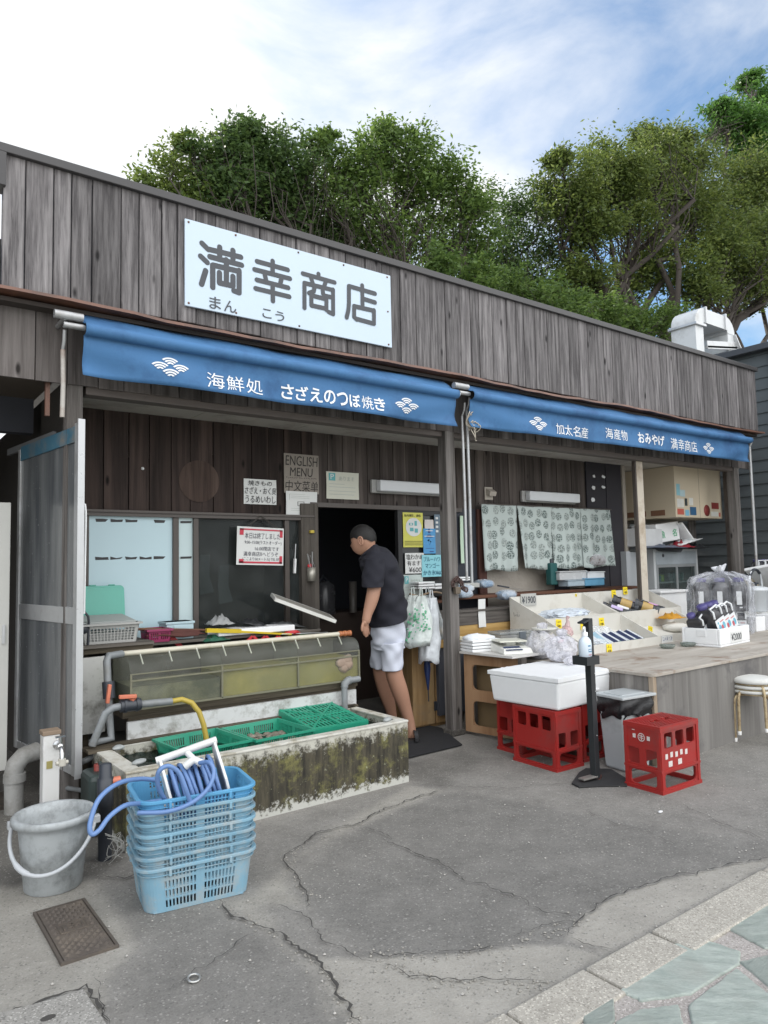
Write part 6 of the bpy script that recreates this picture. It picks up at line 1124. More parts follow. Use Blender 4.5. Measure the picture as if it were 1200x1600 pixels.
mb = MB(); mb.hexa([(-.105, -.152, .034), (.04, -.152, .034), (-.105, -.075, .055), (.04, -.075, .055), (-.105, -.152, .037), (.04, -.152, .037), (-.105, -.075, .058), (.04, -.075, .058)]); mb.build('keypad', mat('keypad_navy', (.02, .035, .10), .35), sc_, world=False); mb = MB()
for i in range(6): mb.box(-.1+i*.023, -.085+i*.023, -.128, -.117, .0445, .0475)
mb.build('key', SCW, sc_, world=False)
CLRB = glass('clear_box', (.75, .78, .78), .12, .42, (.46, .48, .49)); p = PZ(789, 1003, zt); t = thing('storage_box', 'clear lidded plastic container with a grey latch behind the digital scale', 'box', (4.70, 4.47, zt), R_(-10)); MB().box(-.17, .17, -.09, .09, 0, .12).build('body', CLRB, t, world=False, bevel=.012); MB().box(-.178, .178, -.098, .098, .121, .145).build('lid', CLRB, t, world=False, bevel=.006); MB().box(.02, .09, -.108, -.098, .075, .14).build('latch', mat('latch_grey', (.10, .12, .14), .4), t, world=False, bevel=.003); mb = MB(); pebble(mb, (0, 0, .03), .14, .07, .03, 4); mb.build('contents', mat('dull_blue', (.16, .19, .22), .5, .4, 20), t, world=False)
mb = MB(); t = thing('wrapped_trays', 'bundle of white foam trays wrapped in clear film beside the middle post', 'package', (4.36, 4.50, zt), R_(-10)); 
for i in range(4): mb.box(-.15+.004*(i % 2), .15-.003*(i % 3), -.10, .10, i*.026, i*.026+.021)
mb.build('tray_body', mat('foam_white', (.80, .81, .82), .55, .04, 20, bmp=.08), t, world=False, bevel=.004); mb = MB(); pebble(mb, (-.02, 0, .11), .15, .10, .035, 5); pebble(mb, (.06, .02, .1), .09, .08, .02, 8); mb.build('plastic_wrap', BAGW2, t, world=False)
poster('price_list', 'small white printed list hanging on the grey plank beside the post', 'notice', 747, 936, 758, 980, 4.893, PAPER, [('~~', .15, .06+.12*i, .85, .11+.12*i) for i in range(7)], (.2, .2, .22))
# ================================================================== display counter
CT = thing('display_counter', 'large weathered plywood counter with bare stained top carrying the display trays', 'counter', (6.0, 3.9, 0))
CTP = wood('counter_top', (.30, .268, .23), (.42, .385, .34), (.51, .475, .43), 'X', fine=30, isl=.0, stain=(.25, .185, .14), knots=False, bmp=.2, ssc=4.2, zs=.12); CFR = wood('counter_front', (.10, .092, .084), (.22, .205, .19), (.36, .335, .31), 'Z', fine=34, isl=.0, knots=False, bmp=.2, stain=(.14, .13, .12)); CFR2 = wood('counter_front_dark', (.12, .113, .106), (.185, .177, .168), (.245, .235, .222), 'Z', fine=34, isl=.12, knots=False, bmp=.2, stain=(.10, .095, .095))
cx0, cy0, cz = 4.565, 2.985, .64; cx1, cy1 = 8.6, 4.98
P = []; r = .05
for k in range(7): a = R_(180+90*k/6); P.append((cx0+r+r*math.cos(a), cy0+r+r*math.sin(a), cz-.022))
P += [(cx1, cy0, cz-.022), (cx1, cy1, cz-.022), (cx0, cy1, cz-.022)]; MB().prism(P, (0, 0, .022)).build('top', CTP, CT, bevel=.003)
mb = MB(); xs = [cx0+.05, 5.02, 5.62, 6.22, 6.82, 7.4, 8.0, cx1-.01]
for a, b in zip(xs, xs[1:]): mb.box(a+.001, b-.001, cy0+.012, cy0+.026, .0, cz-.023)
mb.build('front_panel', CFR2, CT); MB().box(cx0+.014, cx0+.028, cy0+.055, cy1, .0, cz-.023).build('end_panel', CFR, CT); MB().box(cx0+.012, cx0+.052, cy0+.012, cy0+.053, 0, cz-.022).build('corner_strip', wood('strip', (.26, .2, .14), (.36, .29, .22), (.45, .38, .3), 'Z', fine=40, isl=0), CT, bevel=.004)
# ---- stepped display trays
BIN = mat('bin_cream', (.60, .585, .54), .5, .05, 5, dirt=(.45, .42, .36), dirt_amt=.3); BINE = mat('bin_edge', (.40, .375, .335), .6)
def tray(name, label, x0, x1, yb, yf, zb_, zback, zfront, group='cream display trays on the counter'):
    t = thing(name, label, 'display tray', ((x0+x1)/2, (yb+yf)/2, zb_), 0, group); th = .012
    for x in (x0, x1-th): MB().prism([(x, yb, zb_), (x, yf, zb_), (x, yf, zfront), (x, yb, zback)], (th, 0, 0)).build('side_panel', BIN, t, bevel=.0015, seg=1)
    MB().box(x0+th, x1-th, yb-th, yb, zb_, zback).build('back_panel', BIN, t); MB().box(x0+th, x1-th, yf, yf+th, zb_, zfront).build('front_panel', BIN, t); zf0 = zfront-.075; zb1 = zback-.16
    MB().hexa([(x0+th, yf+th, zf0-.006), (x1-th, yf+th, zf0-.006), (x0+th, yb-th, zb1-.006), (x1-th, yb-th, zb1-.006), (x0+th, yf+th, zf0), (x1-th, yf+th, zf0), (x0+th, yb-th, zb1), (x1-th, yb-th, zb1)]).build('sloped_base', BIN, t); t['zf'] = zf0; return lambda u, v: Vector((x0+th+(x1-x0-2*th)*u, yf+th+(yb-yf-2*th)*v, zf0+(zb1-zf0)*v+.002))
X0 = 5.10; XM = PY(909, 928, 4.85).x; X1 = PY(993, 921, 4.85).x; zB = 1.115; zM = .925
tA = tray('display_tray', 'upper left cream display tray holding a plastic bag, marked ¥1900', X0, XM-.003, 4.85, 4.41, cz, zB, zM); tB = tray('display_tray', 'upper right cream display tray with dark labelled tubes', XM+.003, X1+.18, 4.85, 4.41, cz, zB, zM)
xm2 = PY(969, 961, 4.40).x; tC = tray('display_tray', 'lower left cream display tray with striped packets', X0, xm2-.003, 4.40, 3.97, cz, .915, .715); tD = tray('display_tray', 'lower right cream display tray nearly empty beside the white box', xm2+.003, xm2+.95, 4.40, 4.02, cz, .915, .71)
# price tags
YT = mat('tag_yellow', (.80, .62, .015), .6, .04, 10)
def ptag(px, py, Y, label, l2='750', tilt=0, s=1.0):
    p = PY(px, py, Y); t = thing('price_tag', label, 'price tag', p, 0, 'yellow price tags on the display trays'); w_ = .078*s; h = .083*s; r = Vector((math.cos(tilt), 0, math.sin(tilt))); u = Vector((-math.sin(tilt), .08, math.cos(tilt))).normalized(); n = r.cross(u); o = p-r*(w_/2)-u*(h/2); mb = MB(); mb.prism([o, o+r*w_, o+r*w_+u*h, o+u*h], n*.002); mb.build('card', YT, t, bevel=.0008, seg=1); mb = MB(); oo = o+n*.0012
    scribble(mb, oo+r*w_*.12+u*h*.58, r, u, w_*.76, h*.26, int(px), 4, .0045); text_fit(mb, l2, oo+r*(w_*.2)+u*(h*.13), r, u, w_*.6, h*.3, off=.02, lift=.0015); mb.build('lettering', mat('ink_brown', (.10, .07, .02), .7), t)
ptag(959, 928, 4.835, 'yellow price tag reading 750 at the back of the upper right tray'); ptag(977, 923, 4.83, 'yellow price tag behind the gold labelled tubes', '600'); ptag(940, 972, 4.385, 'yellow price tag at the back of the lower left tray near its right end', '1200'); ptag(911, 977, 4.385, 'yellow price tag partly hidden behind the sanitiser bottle', '500'); ptag(873, 975, 4.385, 'yellow price tag at the far left back of the lower left tray', '500', R_(-6)); ptag(952, 1014, 3.966, 'yellow price tag stuck on the front edge of the lower left tray', '630', R_(-3)); ptag(1016, 985, 4.2, 'yellow price tag lying in the lower right tray', '650', R_(-14)); ptag(900, 930, 4.835, 'tiny yellow tag edge at the top of the upper left tray', '900', 0, .35)
tg = thing('price_card', 'translucent card reading ¥1900 on the upper left tray', 'price card', PY(818, 940, 4.83)); mb = MB(); a = PY(814, 946, 4.83); b = PY(838, 945, 4.83); mb.box(a.x, b.x, 4.828, 4.831, a.z-.01, a.z+.11); mb.build('card', mat('card_grey', (.40, .40, .38), .4), tg); mb = MB(); text_fit(mb, '¥1900', (a.x+.012, 4.828, a.z+.015), UX, UZ, b.x-a.x-.024, .07, off=.01, lift=.001); mb.build('lettering', INK, tg)
mb = MB(); o_ = PX(800, 958, X0-.001); scribble(mb, (X0-.001, 4.80, .93), Vector((0, -1, 0)), UZ, .08, .05, 3, 4, .004); o_ = mb.build('pen_mark', INK, [q for q in bpy.data.objects if q.get('label', '').startswith('upper left cream')][0])
def heap_bag(name, label, cat, c, sx, sy, sz_, m, seed, inner=None, knot=False, e=1.0):
    q = random.Random(seed); t = thing(name, label, cat, c); n, rows = 34, 17; vs = []; fs = []; ph = [q.uniform(0, 6) for _ in range(8)]
    for r in range(rows+1):
        a = -math.pi/2+math.pi*r/rows
        for k in range(n):
            b = 6.283*k/n; w_ = q.uniform(.93, 1.06)+.10*math.sin(3*b+ph[0])+.08*math.sin(5*b+ph[1]+a*2)+.06*math.sin(9*b+ph[2]+a*5)+.05*math.sin(13*b+ph[3]-a*7); cz_ = math.sin(a); rr = math.cos(a)**.7 if math.cos(a) > 0 else 0
            vs.append((sx*w_*rr*math.copysign(abs(math.cos(b))**e, math.cos(b)), sy*w_*rr*math.copysign(abs(math.sin(b))**e, math.sin(b)), sz_*(1+cz_*(1+.12*math.sin(3*b+ph[4])*(1 if cz_ > 0 else 0)))))
    for r in range(rows):
        for k in range(n): fs.append((r*n+k, r*n+(k+1) % n, (r+1)*n+(k+1) % n, (r+1)*n+k))
    mb = MB(); mb.add(vs, fs, 0, False); mb.build('crumpled_film', m, t, world=False)
    if inner: mb = MB(); [pebble(mb, (q.uniform(-.5, .5)*sx, q.uniform(-.5, .5)*sy, sz_*q.uniform(.3, .8)), sx*.3, sy*.3, sz_*.28, seed+i) for i in range(5)]; mb.build('contents', inner, t, world=False)
    if knot: mb = MB(); mb.tube([(0, 0, sz_*1.85), (.01, 0, sz_*2.12), (-.005, 0, sz_*2.2)], [.05, .018, .016], 10); [mb.tube([(0, 0, sz_*2.18), (d*.03, e*.03, sz_*2.38), (d*.06, e*.05, sz_*2.5)], [.014, .03, .008], 7) for d, e in ((1, .3), (-1, -.2), (.2, -1))]; mb.build('knot', m, t, world=False)
    return t
b_ = heap_bag('goods_bag', 'flat clear bag of pale goods lying in the upper left tray', 'bag', tA(.44, .35)+Vector((0, 0, -.01)), .30, .15, .055, plastic_film('film_bluish', (.62, .68, .76), .75), 4)
def goods_tube(name, label, p, d, L_, r, mdark, mlabel, group='dark jars of seaweed in the upper right tray'):
    t = thing(name, label, 'jar', p, 0, group); d = Vector(d).normalized(); a = Vector(p)-d*L_/2; b = Vector(p)+d*L_/2; mb = MB(); mb.tube([a, b], r, 16); mb.build('jar_body', mdark, t); mb = MB(); mb.tube([a.lerp(b, .30), a.lerp(b, .74)], r*1.02, 16, caps=False); mb.build('paper_label', mlabel, t); mb = MB(); mb.tube([a.lerp(b, .88), b+d*.006], r*1.1, 16); mb.tube([a-d*.006, a.lerp(b, .1)], r*1.1, 16); mb.build('lid', PVCD, t)
BLKJ = mat('black_jar', (.018, .018, .02), .25, .2); GLD = mat('gold_label', (.42, .28, .09), .35, .15, 30); PUR = mat('purple_label', (.22, .17, .48), .5, .1); LIL = mat('lilac_label', (.50, .42, .66), .5, .08); PNK = mat('pink_label', (.55, .30, .55), .5, .08); WLB = mat('white_label', (.68, .68, .68), .5, .1, 30)
dirn = Vector((.30, -.40, -.18)); 
for i, (u, v, L_, r, m, lab) in enumerate(((.10, .42, .27, .034, BLKJ, 'plain black jar, leftmost in the upper right tray'), (.20, .45, .27, .036, LIL, 'black jar with a lilac label in the upper right tray'), (.30, .46, .27, .034, WLB, 'black jar with a white bottom band beside the lilac one'), (.44, .62, .26, .056, GLD, 'thick black jar with a gold label lying highest in the upper right tray'), (.56, .22, .24, .058, GLD, 'thick black jar with a gold label lying lowest in the upper right tray'), (.57, .68, .26, .04, PUR, 'black jar with a purple label behind the gold ones'), (.66, .34, .25, .042, PUR, 'black jar with a purple label nearest the pink one'), (.76, .40, .24, .038, PNK, 'black jar with a pink label at the right end'))):
    goods_tube('seaweed_jar', lab, tB(u, v)+Vector((0, 0, r)), dirn, L_, r, BLKJ, m)
# flat packets in the lower left tray
PK1 = mat('packet_navy', (.035, .045, .10), .3, .4, 30); PK2 = mat('packet_green', (.17, .27, .25), .35, .4, 30); PKW = mat('packet_white', (.62, .65, .68), .35, .15, 40); PKB = mat('packet_pale_blue', (.32, .48, .58), .35, .3, 30)
for i in range(5):
    u = .40+.115*i; c = tC(u, .40)+Vector((0, 0, .022+.004*(i % 2))); t = thing('seaweed_packet', ['pale blue packet tipped over the left end of the packet row', 'striped packet second in the row in the lower left tray', 'striped packet third in the row in the lower left tray', 'striped packet fourth in the row in the lower left tray', 'striped packet at the right end of the row'][i], 'packet', c, R_(-8), 'packets in the lower left tray'); M = Matrix.Rotation(R_(20+(8 if i == 0 else 0)), 4, 'X')@Matrix.Rotation(R_(-22 if i else -34), 4, 'Y'); MB().box(-.052, .052, -.125, .125, -.010, .010, 0, M).build('pouch', PKB if i == 0 else PK1, t, world=False, bevel=.005); MB().box(-.048, -.012, -.122, .122, .0102, .0115, 0, M).box(.030, .046, -.122, .122, .0102, .0115, 0, M).build('stripe', PKW, t, world=False); MB().box(-.048, .048, -.124, -.085, .0118, .0128, 0, M).build('green_band', PK2, t, world=False)
heap_bag('goods_bag', 'clear bag of dried goods crumpled behind the packets', 'bag', tC(.52, .75), .17, .06, .05, FILM, 11, mat('pale_dry', (.55, .56, .55), .6, .3, 30)); heap_bag('goods_bag', 'silvery packet pile at the left of the packet row', 'bag', tC(.26, .28), .12, .10, .035, FILM, 14, mat('grey_pieces', (.30, .33, .36), .5, .6, 30))
heap_bag('goods_bag', 'small pinkish bag by the red clip in the lower left tray', 'bag', tC(.10, .72)+Vector((0, 0, .02)), .05, .05, .06, plastic_film('film_pink', (.60, .42, .42), .7), 19)
rumple('orange_clips', 'bright orange pile of gloves beside the white ink box', 'glove', tD(.76, .75)+Vector((-.02, -.02, .10)), .13, .10, .06, mat('orange_stuff', (.52, .25, .02), .6, .25, 30), 22)
mb = MB(); t = thing('goods_bag', 'cream bag behind the orange pile', 'bag', tD(.72, .6)); pebble(mb, tD(.72, .55)+Vector((0, 0, .04)), .16, .11, .05, 5); mb.build('crumpled_film', BIN, t)
pc = thing('price_card', 'white card with handwriting on the front of the lower right tray', 'price card', PY(1043, 1004, 4.015)); mb = MB(); a = PY(1035, 1008, 4.01); b = PY(1052, 1008, 4.01); mb.box(a.x, b.x, 4.012, 4.018, a.z-.01, a.z+.085); mb.build('card', PAPER, pc); mb = MB(); scribble(mb, (a.x+.01, 4.011, a.z+.035), UX, UZ, b.x-a.x-.02, .04, 8, 5, .005); mb.build('lettering', NAVYM, pc)
for k, (px, py) in enumerate(((1043, 1013), (1075, 1010))):
    p = PZ(px, py, cz); t = thing('glass_dish', ['left of two small glass dishes on the counter top', 'right of two small glass dishes on the counter top'][k], 'dish', (p.x, p.y, cz)); MB().lathe([(.05, 0), (.068, .02), (.07, .035), (.064, .036), (.045, .008), (0, .006)], 22).build('bowl', glass('dish_glass', (.7, .75, .72), .08, .4, (.34, .37, .35)), t, world=False)
# ---- white foam box of ink bottles
FOAM = mat('foam_white', (.80, .81, .82), .55, .04, 20, bmp=.08); p = PZ(1128, 1013, cz); ib = thing('foam_box', 'white foam box marked ¥2000 full of black ink cans on the counter', 'box', (p.x+.02, p.y+.02, cz), R_(4)); bw, bd, bh = .62, .36, .165; mb = MB(); mb.box(0, bw, 0, bd, 0, .02); mb.box(0, bw, 0, .025, .02, bh); mb.box(0, bw, bd-.025, bd, .02, bh); mb.box(0, .025, .025, bd-.025, .02, bh); mb.box(bw-.025, bw, .025, bd-.025, .02, bh); mb.build('box_body', FOAM, ib, world=False, bevel=.008)
mb = MB(); mb.box(.20, .44, -.004, -.0005, .025, .125); mb.build('price_card', PAPER, ib, world=False); mb = MB(); text_fit(mb, '¥2000', (.215, -.004, .045), UX, UZ, .21, .065, off=.004, lift=.001); mb.build('lettering', INK, ib, world=False)
mb = MB(); mb.box(-.004, .004, .13, .22, .09, .15); mb.build('handle_recess', mat('foam_shadow', (.72, .73, .74), .5), ib, world=False, bevel=.003)
JAR = mat('jar_smoke', (.045, .045, .05), .18, .3, 6); JARW = mat('jar_label_white', (.70, .72, .74), .4, .08, 20); CAPP = mat('cap_purple', (.085, .075, .22), .4, .15); ARTB = mat('label_blue', (.14, .40, .52), .5, .35, 40); ARTR = mat('label_red', (.50, .10, .12), .5, .3, 30)
def jar(c, label, tilt=0, rz=0, group=None, small=1.0, printed=True, tl=None):
    """square dark can with a white carrying strap, purple cap and a front label"""
    t = thing('squid_ink_can', label, 'can', c, rz, group); M = Matrix.Rotation(tilt, 4, 'Y')@Matrix.Scale(small, 4); mb = MB(); w_, d_ = .058, .082; vs = []; fs = []; n = 24; pw = lambda v: math.copysign(abs(v)**.32, v)
    prof = ((.90, 0), (1, .008), (1, .17), (.97, .19), (.72, .215), (.60, .22))
    for k, z in prof: vs += [M@Vector((w_*k*pw(math.cos(6.283*i/n)), d_*k*pw(math.sin(6.283*i/n)), z)) for i in range(n)]
    for r in range(len(prof)-1): fs += [(r*n+i, r*n+(i+1) % n, (r+1)*n+(i+1) % n, (r+1)*n+i) for i in range(n)]
    fs += [tuple(range(n)), tuple(range((len(prof)-1)*n, len(prof)*n))]; mb.add(vs, fs, 0, True); mb.build('can_body', JAR, t, world=False)
    mb = MB(); mb.lathe([(.036, .212), (.040, .225), (.040, .245), (.034, .25), (0, .252)], 18, c=(0, .035, 0), M=M); mb.build('cap', CAPP, t, world=False)
    if printed:
        mb = MB(); mb.tube([M@Vector(q) for q in ((-.045, -.08, .16), (-.045, -.086, .215), (-.04, -.06, .235), (.04, -.06, .235), (.045, -.086, .215), (.045, -.08, .16))], .009, 8); mb.build('white_handle', JARW, t, world=False)
        mb = MB(); mb.box(-.054, .054, -.0855, -.0825, .03, .145, 0, M); lb = mb.build('paper_label', JARW, t, world=False)
        mb = MB(); [mb.add([M@Vector((x+rx*math.cos(6.283*k/10), -.0862, z+rz_*math.sin(6.283*k/10))) for k in range(10)], [tuple(range(10))]) for x, z, rx, rz_ in ((-.022, .075, .014, .03), (.026, .078, .016, .028), (-.03, .118, .008, .01))]; mb.build('blue_print', ARTB, lb, world=False); mb = MB(); mb.add([M@Vector((.003+.013*math.cos(6.283*k/10), -.0868, .07+.022*math.sin(6.283*k/10))) for k in range(10)], [tuple(range(10))]); mb.box(-.01, .035, -.0868, -.0862, .115, .122, 0, M); mb.build('red_print', ARTR, lb, world=False)
    else: mb = MB(); mb.box(-.026, .010, -.0855, -.0825, .05, .15, 0, M); mb.box(-.008, .012, -.0855, -.0825, .025, .035, 0, M); mb.build('paper_label', JARW, t, world=False)
    return t
RZ8 = Matrix.Rotation(R_(4), 4, 'Z'); bo = Vector((p.x+.02, p.y+.02, cz))
for i in range(3): jar(bo+RZ8@Vector((.19+.135*i, .13+.01*i, .095+.008*i)), ['left of the three labelled ink cans leaning in the foam box', 'middle of the three labelled ink cans leaning in the foam box', 'right of the three labelled ink cans leaning in the foam box'][i], R_(-24), R_(-8), 'ink cans in the foam box', 1.22)
jar(bo+RZ8@Vector((.145, .24, .075)), 'ink can tipped low at the left end of the foam box', R_(-30), R_(4), 'ink cans in the foam box', 1.0)
bc = Vector((7.62, 4.12, cz)); ax_ = Vector((.485, -.875, 0)); fr_ = Vector((-.875, -.485, 0))
for i in range(3): jar(bc+ax_*(-.185+.185*i)+Vector((0, 0, .235)), ['left of the three upper dark cans in the knotted clear bag', 'middle of the three upper dark cans in the knotted clear bag', 'right of the three upper dark cans in the knotted clear bag'][i], 0, R_(-58), 'dark cans in the big clear bag', 1.42, printed=False)
for i in range(3): jar(bc+ax_*(-.185+.185*i), ['lower dark can at the left inside the clear bag', 'lower dark can in the middle inside the clear bag', 'lower dark can at the right inside the clear bag'][i], 0, R_(-58), 'dark cans in the big clear bag', .95, printed=(i == 2))
jb = thing('can_bag', 'big knotted clear plastic bag enclosing two layers of dark cans', 'bag', bc, R_(-61)); vs = []; fs = []; n = 56; rg = random.Random(6); prof = [(.97, 0), (1.0, .06), (1.03, .2), (1.0, .32), (1.04, .44), (1.02, .53), (.90, .58), (.66, .615), (.36, .64), (.12, .655), (.07, .67)]; pw = lambda v: math.copysign(abs(v)**.5, v)
for r, (k, z) in enumerate(prof):
    for i in range(n): a = 6.283*i/n; q = .012*math.sin(7*a+r*.9)+.010*math.sin(13*a-r*1.3)+(.035 if r > 5 else .008)*k*math.sin(17*a+1.5)+rg.uniform(-.006, .006); vs.append(((.31*k+q)*pw(math.cos(a)), (.17*k+q)*pw(math.sin(a)), z+.02*math.sin(5*a+r)*(r > 3)*(r < 9)))
fs = [(r*n+i, r*n+(i+1) % n, (r+1)*n+(i+1) % n, (r+1)*n+i) for r in range(len(prof)-1) for i in range(n)]; THINF = plastic_film('thin_clear_film', (.70, .72, .78), .13); MB().add(vs, fs, 0, False).build('crumpled_film', THINF, jb, world=False); mb = MB(); KN = plastic_film('knot_film', (.75, .77, .82), .75)
for d_, e_ in ((1, .3), (-1, -.2), (.2, -1), (-.5, .8)): mb.tube([(0, 0, .655), (d_*.03, e_*.03, .69), (d_*.075, e_*.06, .72+.02*d_)], [.022, .034, .008], 7)
mb.build('knot', KN, jb, world=False)
# things at the right edge
p = PY(1180, 1000, 3.75); t = thing('foam_box', 'plain white foam box beside the ink box at the right edge', 'box', (PY(1172, 1000, 3.95).x+.12, 4.0, cz)); MB().box(-.10, .10, -.12, .12, 0, .16).build('box_body', FOAM, t, world=False, bevel=.008)
t = thing('printed_box', 'white printed box with reddish marks at the right edge', 'box', (PY(1196, 1000, 3.9).x+.14, 3.9, cz)); MB().box(-.12, .14, -.12, .12, 0, .17).build('box_body', FOAM, t, world=False, bevel=.006); mb = MB(); rg = random.Random(3); [pebble(mb, (-.08+.05*i, -.121, .04+.025*(i % 4)), .02, .001, .012, i) for i in range(5)]; mb.build('red_print', mat('print_maroon', (.25, .06, .08), .6), t, world=False)
pa = PY(1180, 985, 4.3); pl_ = thing('pail', 'white lidded pail with a black knob and upright handle at the right edge', 'pail', (pa.x+.08, 4.3, .80)); PAIL = mat('pail_white', (.62, .65, .68), .35, .05); MB().lathe([(.11, 0), (.125, .02), (.145, .24), (.152, .245), (.152, .26), (.13, .285), (.04, .30), (0, .30)], 28).build('pail_body', PAIL, pl_, world=False); MB().lathe([(.012, .30), (.012, .32), (.032, .325), (.032, .345), (0, .35)], 14).build('knob', PVCD, pl_, world=False); mb = MB(); mb.tube(spline([(-.148, 0, .2), (-.148, 0, .34), (-.12, 0, .44), (-.05, 0, .49), (.05, 0, .49), (.12, 0, .44), (.148, 0, .34), (.148, 0, .2)], 6), .012, 8); mb.build('bail_handle', PAIL, pl_, world=False); mb = MB(); mb.tube(spline([(-.13, 0, .425), (-.05, 0, .49), (.05, 0, .49), (.11, 0, .45)], 6), .017, 8); mb.build('black_grip', PVCD, pl_, world=False)
t = thing('pail_stand', 'white carton under the pail at the right edge', 'box', (pa.x+.08, 4.3, cz)); MB().box(-.16, .2, -.14, .16, 0, .158).build('carton', mat('carton_white', (.58, .59, .58), .6), t, world=False, bevel=.005)
tbx = PY(1190, 938, 4.75); t = thing('back_carton', 'cream carton stacked behind the pail', 'box', (tbx.x+.1, 4.78, cz)); MB().box(-.25, .6, -.14, .18, 0, .52).build('carton', mat('carton_cream', (.50, .44, .34), .7, .06), t, world=False, bevel=.006)
for i in range(3): jar(Vector((tbx.x-.06+.19*i, 4.74, cz+.525)), ['labelled ink can standing leftmost on the cream carton', 'labelled ink can standing second on the cream carton', 'labelled ink can standing third on the cream carton'][i], 0, R_(-30), 'ink cans on the cream carton', 1.0)
lx = PY(1195, 890, 4.2); t = thing('polystyrene_sheet', 'white foam lid tilted up at the right edge above the pail', 'lid', (lx.x+.22, 4.25, 1.22)); M = Matrix.Rotation(R_(28), 4, 'Y')@Matrix.Rotation(R_(-12), 4, 'X'); MB().box(-.24, .3, -.2, .2, -.02, .02, 0, M).build('moulded_sheet', FOAM, t, world=False, bevel=.01)
t = thing('foam_box', 'open white foam box standing behind the upper right tray', 'box', (PY(1032, 960, 4.95).x, 4.90, cz+.05)); MB().box(-.25, .30, -.12, .2, 0, .36).build('box_body', FOAM, t, world=False, bevel=.008); MB().box(-.27, .32, -.14, .22, .361, .39).build('lid', FOAM, t, world=False, bevel=.006)
# ================================================================== refrigerators and wall cupboard of the recess
FR = thing('display_fridge', 'glass fronted two door display fridge with a grey header', 'fridge', (8.6, 5.5, 0)); fx0, fx1, fy, fz = 8.26, 9.30, 5.32, 1.575; FRW = mat('fridge_white', (.55, .57, .58), .35, .05); 
mb = MB(); mb.box(fx0, fx0+.05, fy, 5.9, .1, fz); mb.box(fx1-.05, fx1, fy, 5.9, .1, fz); mb.box(fx0+.05, fx1-.05, 5.86, 5.9, .1, fz); mb.box(fx0+.05, fx1-.05, fy, 5.86, fz-.03, fz); mb.box(fx0+.05, fx1-.05, fy, 5.86, .1, .62); mb.build('cabinet', FRW, FR); MB().box(fx0+.05, fx1-.05, fy-.01, fy+.02, fz-.20, fz-.03).build('header', mat('fridge_header', (.36, .40, .43), .4), FR, bevel=.005)
t_ = MB(); t_.lathe([(.022, 0), (.022, .004), (0, .004)], 16, M=Matrix.Translation(PY(1036, 868, fy-.012))@Matrix.Rotation(R_(90), 4, 'X')); t_.build('dial', mat('dial_dark', (.05, .05, .06), .4), FR)
mb = MB(); xm = (fx0+fx1)/2
for x in (fx0+.05, xm-.02, fx1-.09): mb.box(x, x+.04, fy-.006, fy+.02, .62, fz-.2)
mb.box(fx0+.09, xm-.02, fy-.006, fy+.02, .62, .66); mb.box(xm+.02, fx1-.09, fy-.006, fy+.02, .62, .66); mb.box(fx0+.09, xm-.02, fy-.006, fy+.02, fz-.235, fz-.2); mb.box(xm+.02, fx1-.09, fy-.006, fy+.02, fz-.235, fz-.2); mb.build('door_frame', mat('fridge_frame', (.36, .38, .39), .4, .08, 10, metal=.3), FR)
MB().box(fx0+.09, fx1-.09, fy+.004, fy+.008, .66, fz-.235).build('glass_door', glass('fridge_glass', (.72, .78, .78), .03, .18, (.20, .22, .22)), FR); MB().box(fx0+.05, fx1-.05, 5.7, 5.72, .62, fz-.03).build('inner_back', mat('fridge_inner', (.20, .235, .235), .6, .3), FR); mb = MB(); [mb.box(fx0+.06, fx1-.06, fy+.05, 5.7, z, z+.02) for z in (.88, 1.13)]; mb.build('shelf', mat('fridge_shelf', (.50, .52, .52), .4), FR)
def goods(x0, x1, z, cols, seed, lab, nm, h0=.06, h1=.13):
    q = random.Random(seed); x = x0; i = 0
    while x < x1:
        w_ = q.uniform(.06, .11); t = thing(nm, lab % ['first', 'second', 'third', 'fourth', 'fifth', 'sixth', 'seventh'][min(i, 6)], 'package', (x+w_/2, fy+.2, z), 0, 'packages on the fridge shelves'); MB().box(-w_/2+.004, w_/2-.004, -.06, .06, 0, q.uniform(h0, h1)).build('pack_body', cols[q.randrange(len(cols))], t, world=False, bevel=.01); x += w_; i += 1
GY = mat('pack_lime', (.34, .52, .10), .45, .2, 20); GT = mat('pack_teal', (.10, .25, .22), .45, .3, 20); GD = mat('pack_dim', (.28, .33, .34), .5, .4, 20)
goods(fx0+.14, xm-.08, 1.151, [GY, GT, GY], 3, '%s package from the left on the top left fridge shelf', 'chilled_package', .08, .13); goods(fx0+.12, xm-.05, .901, [GT, GD], 4, '%s package from the left on the middle left fridge shelf', 'chilled_package', .05, .11); goods(xm+.04, fx1-.12, 1.151, [GD, GT], 5, '%s package from the left on the top right fridge shelf', 'chilled_package', .06, .12); goods(xm+.04, fx1-.12, .901, [GT, GD], 6, '%s package from the left on the middle right fridge shelf', 'chilled_package', .06, .1)
F2 = thing('steel_freezer', 'tall blank pale steel fridge side standing left of the display fridge', 'fridge', (7.95, 5.4, 0)); xs_ = PY(1001, 900, 5.34).x; MB().box(7.735, xs_, 5.34, 5.95, .02, 1.545).build('cabinet', mat('steel_pale', (.38, .40, .42), .42, .06, 4), F2, bevel=.006); MB().box(7.735, xs_, 5.332, 5.3395, 1.0, 1.004).build('seam', BRONZE, F2)
MB().box(7.58, 7.66, YW-.10, YW+.5, 0, 1.55).build('steel_side', mat('steel_pale', (.38, .40, .42), .42, .06, 4), B)
WC = thing('wall_cupboard', 'cream wall cupboard with stickers hung high above the fridge', 'cupboard', (8.8, 5.5, 2.3)); CRM = mat('cupboard_cream', (.56, .48, .36), .5, .04, 3); wx0, wx1, wz0, wz1, wy = 8.30, 9.42, 1.972, 2.62, 5.0
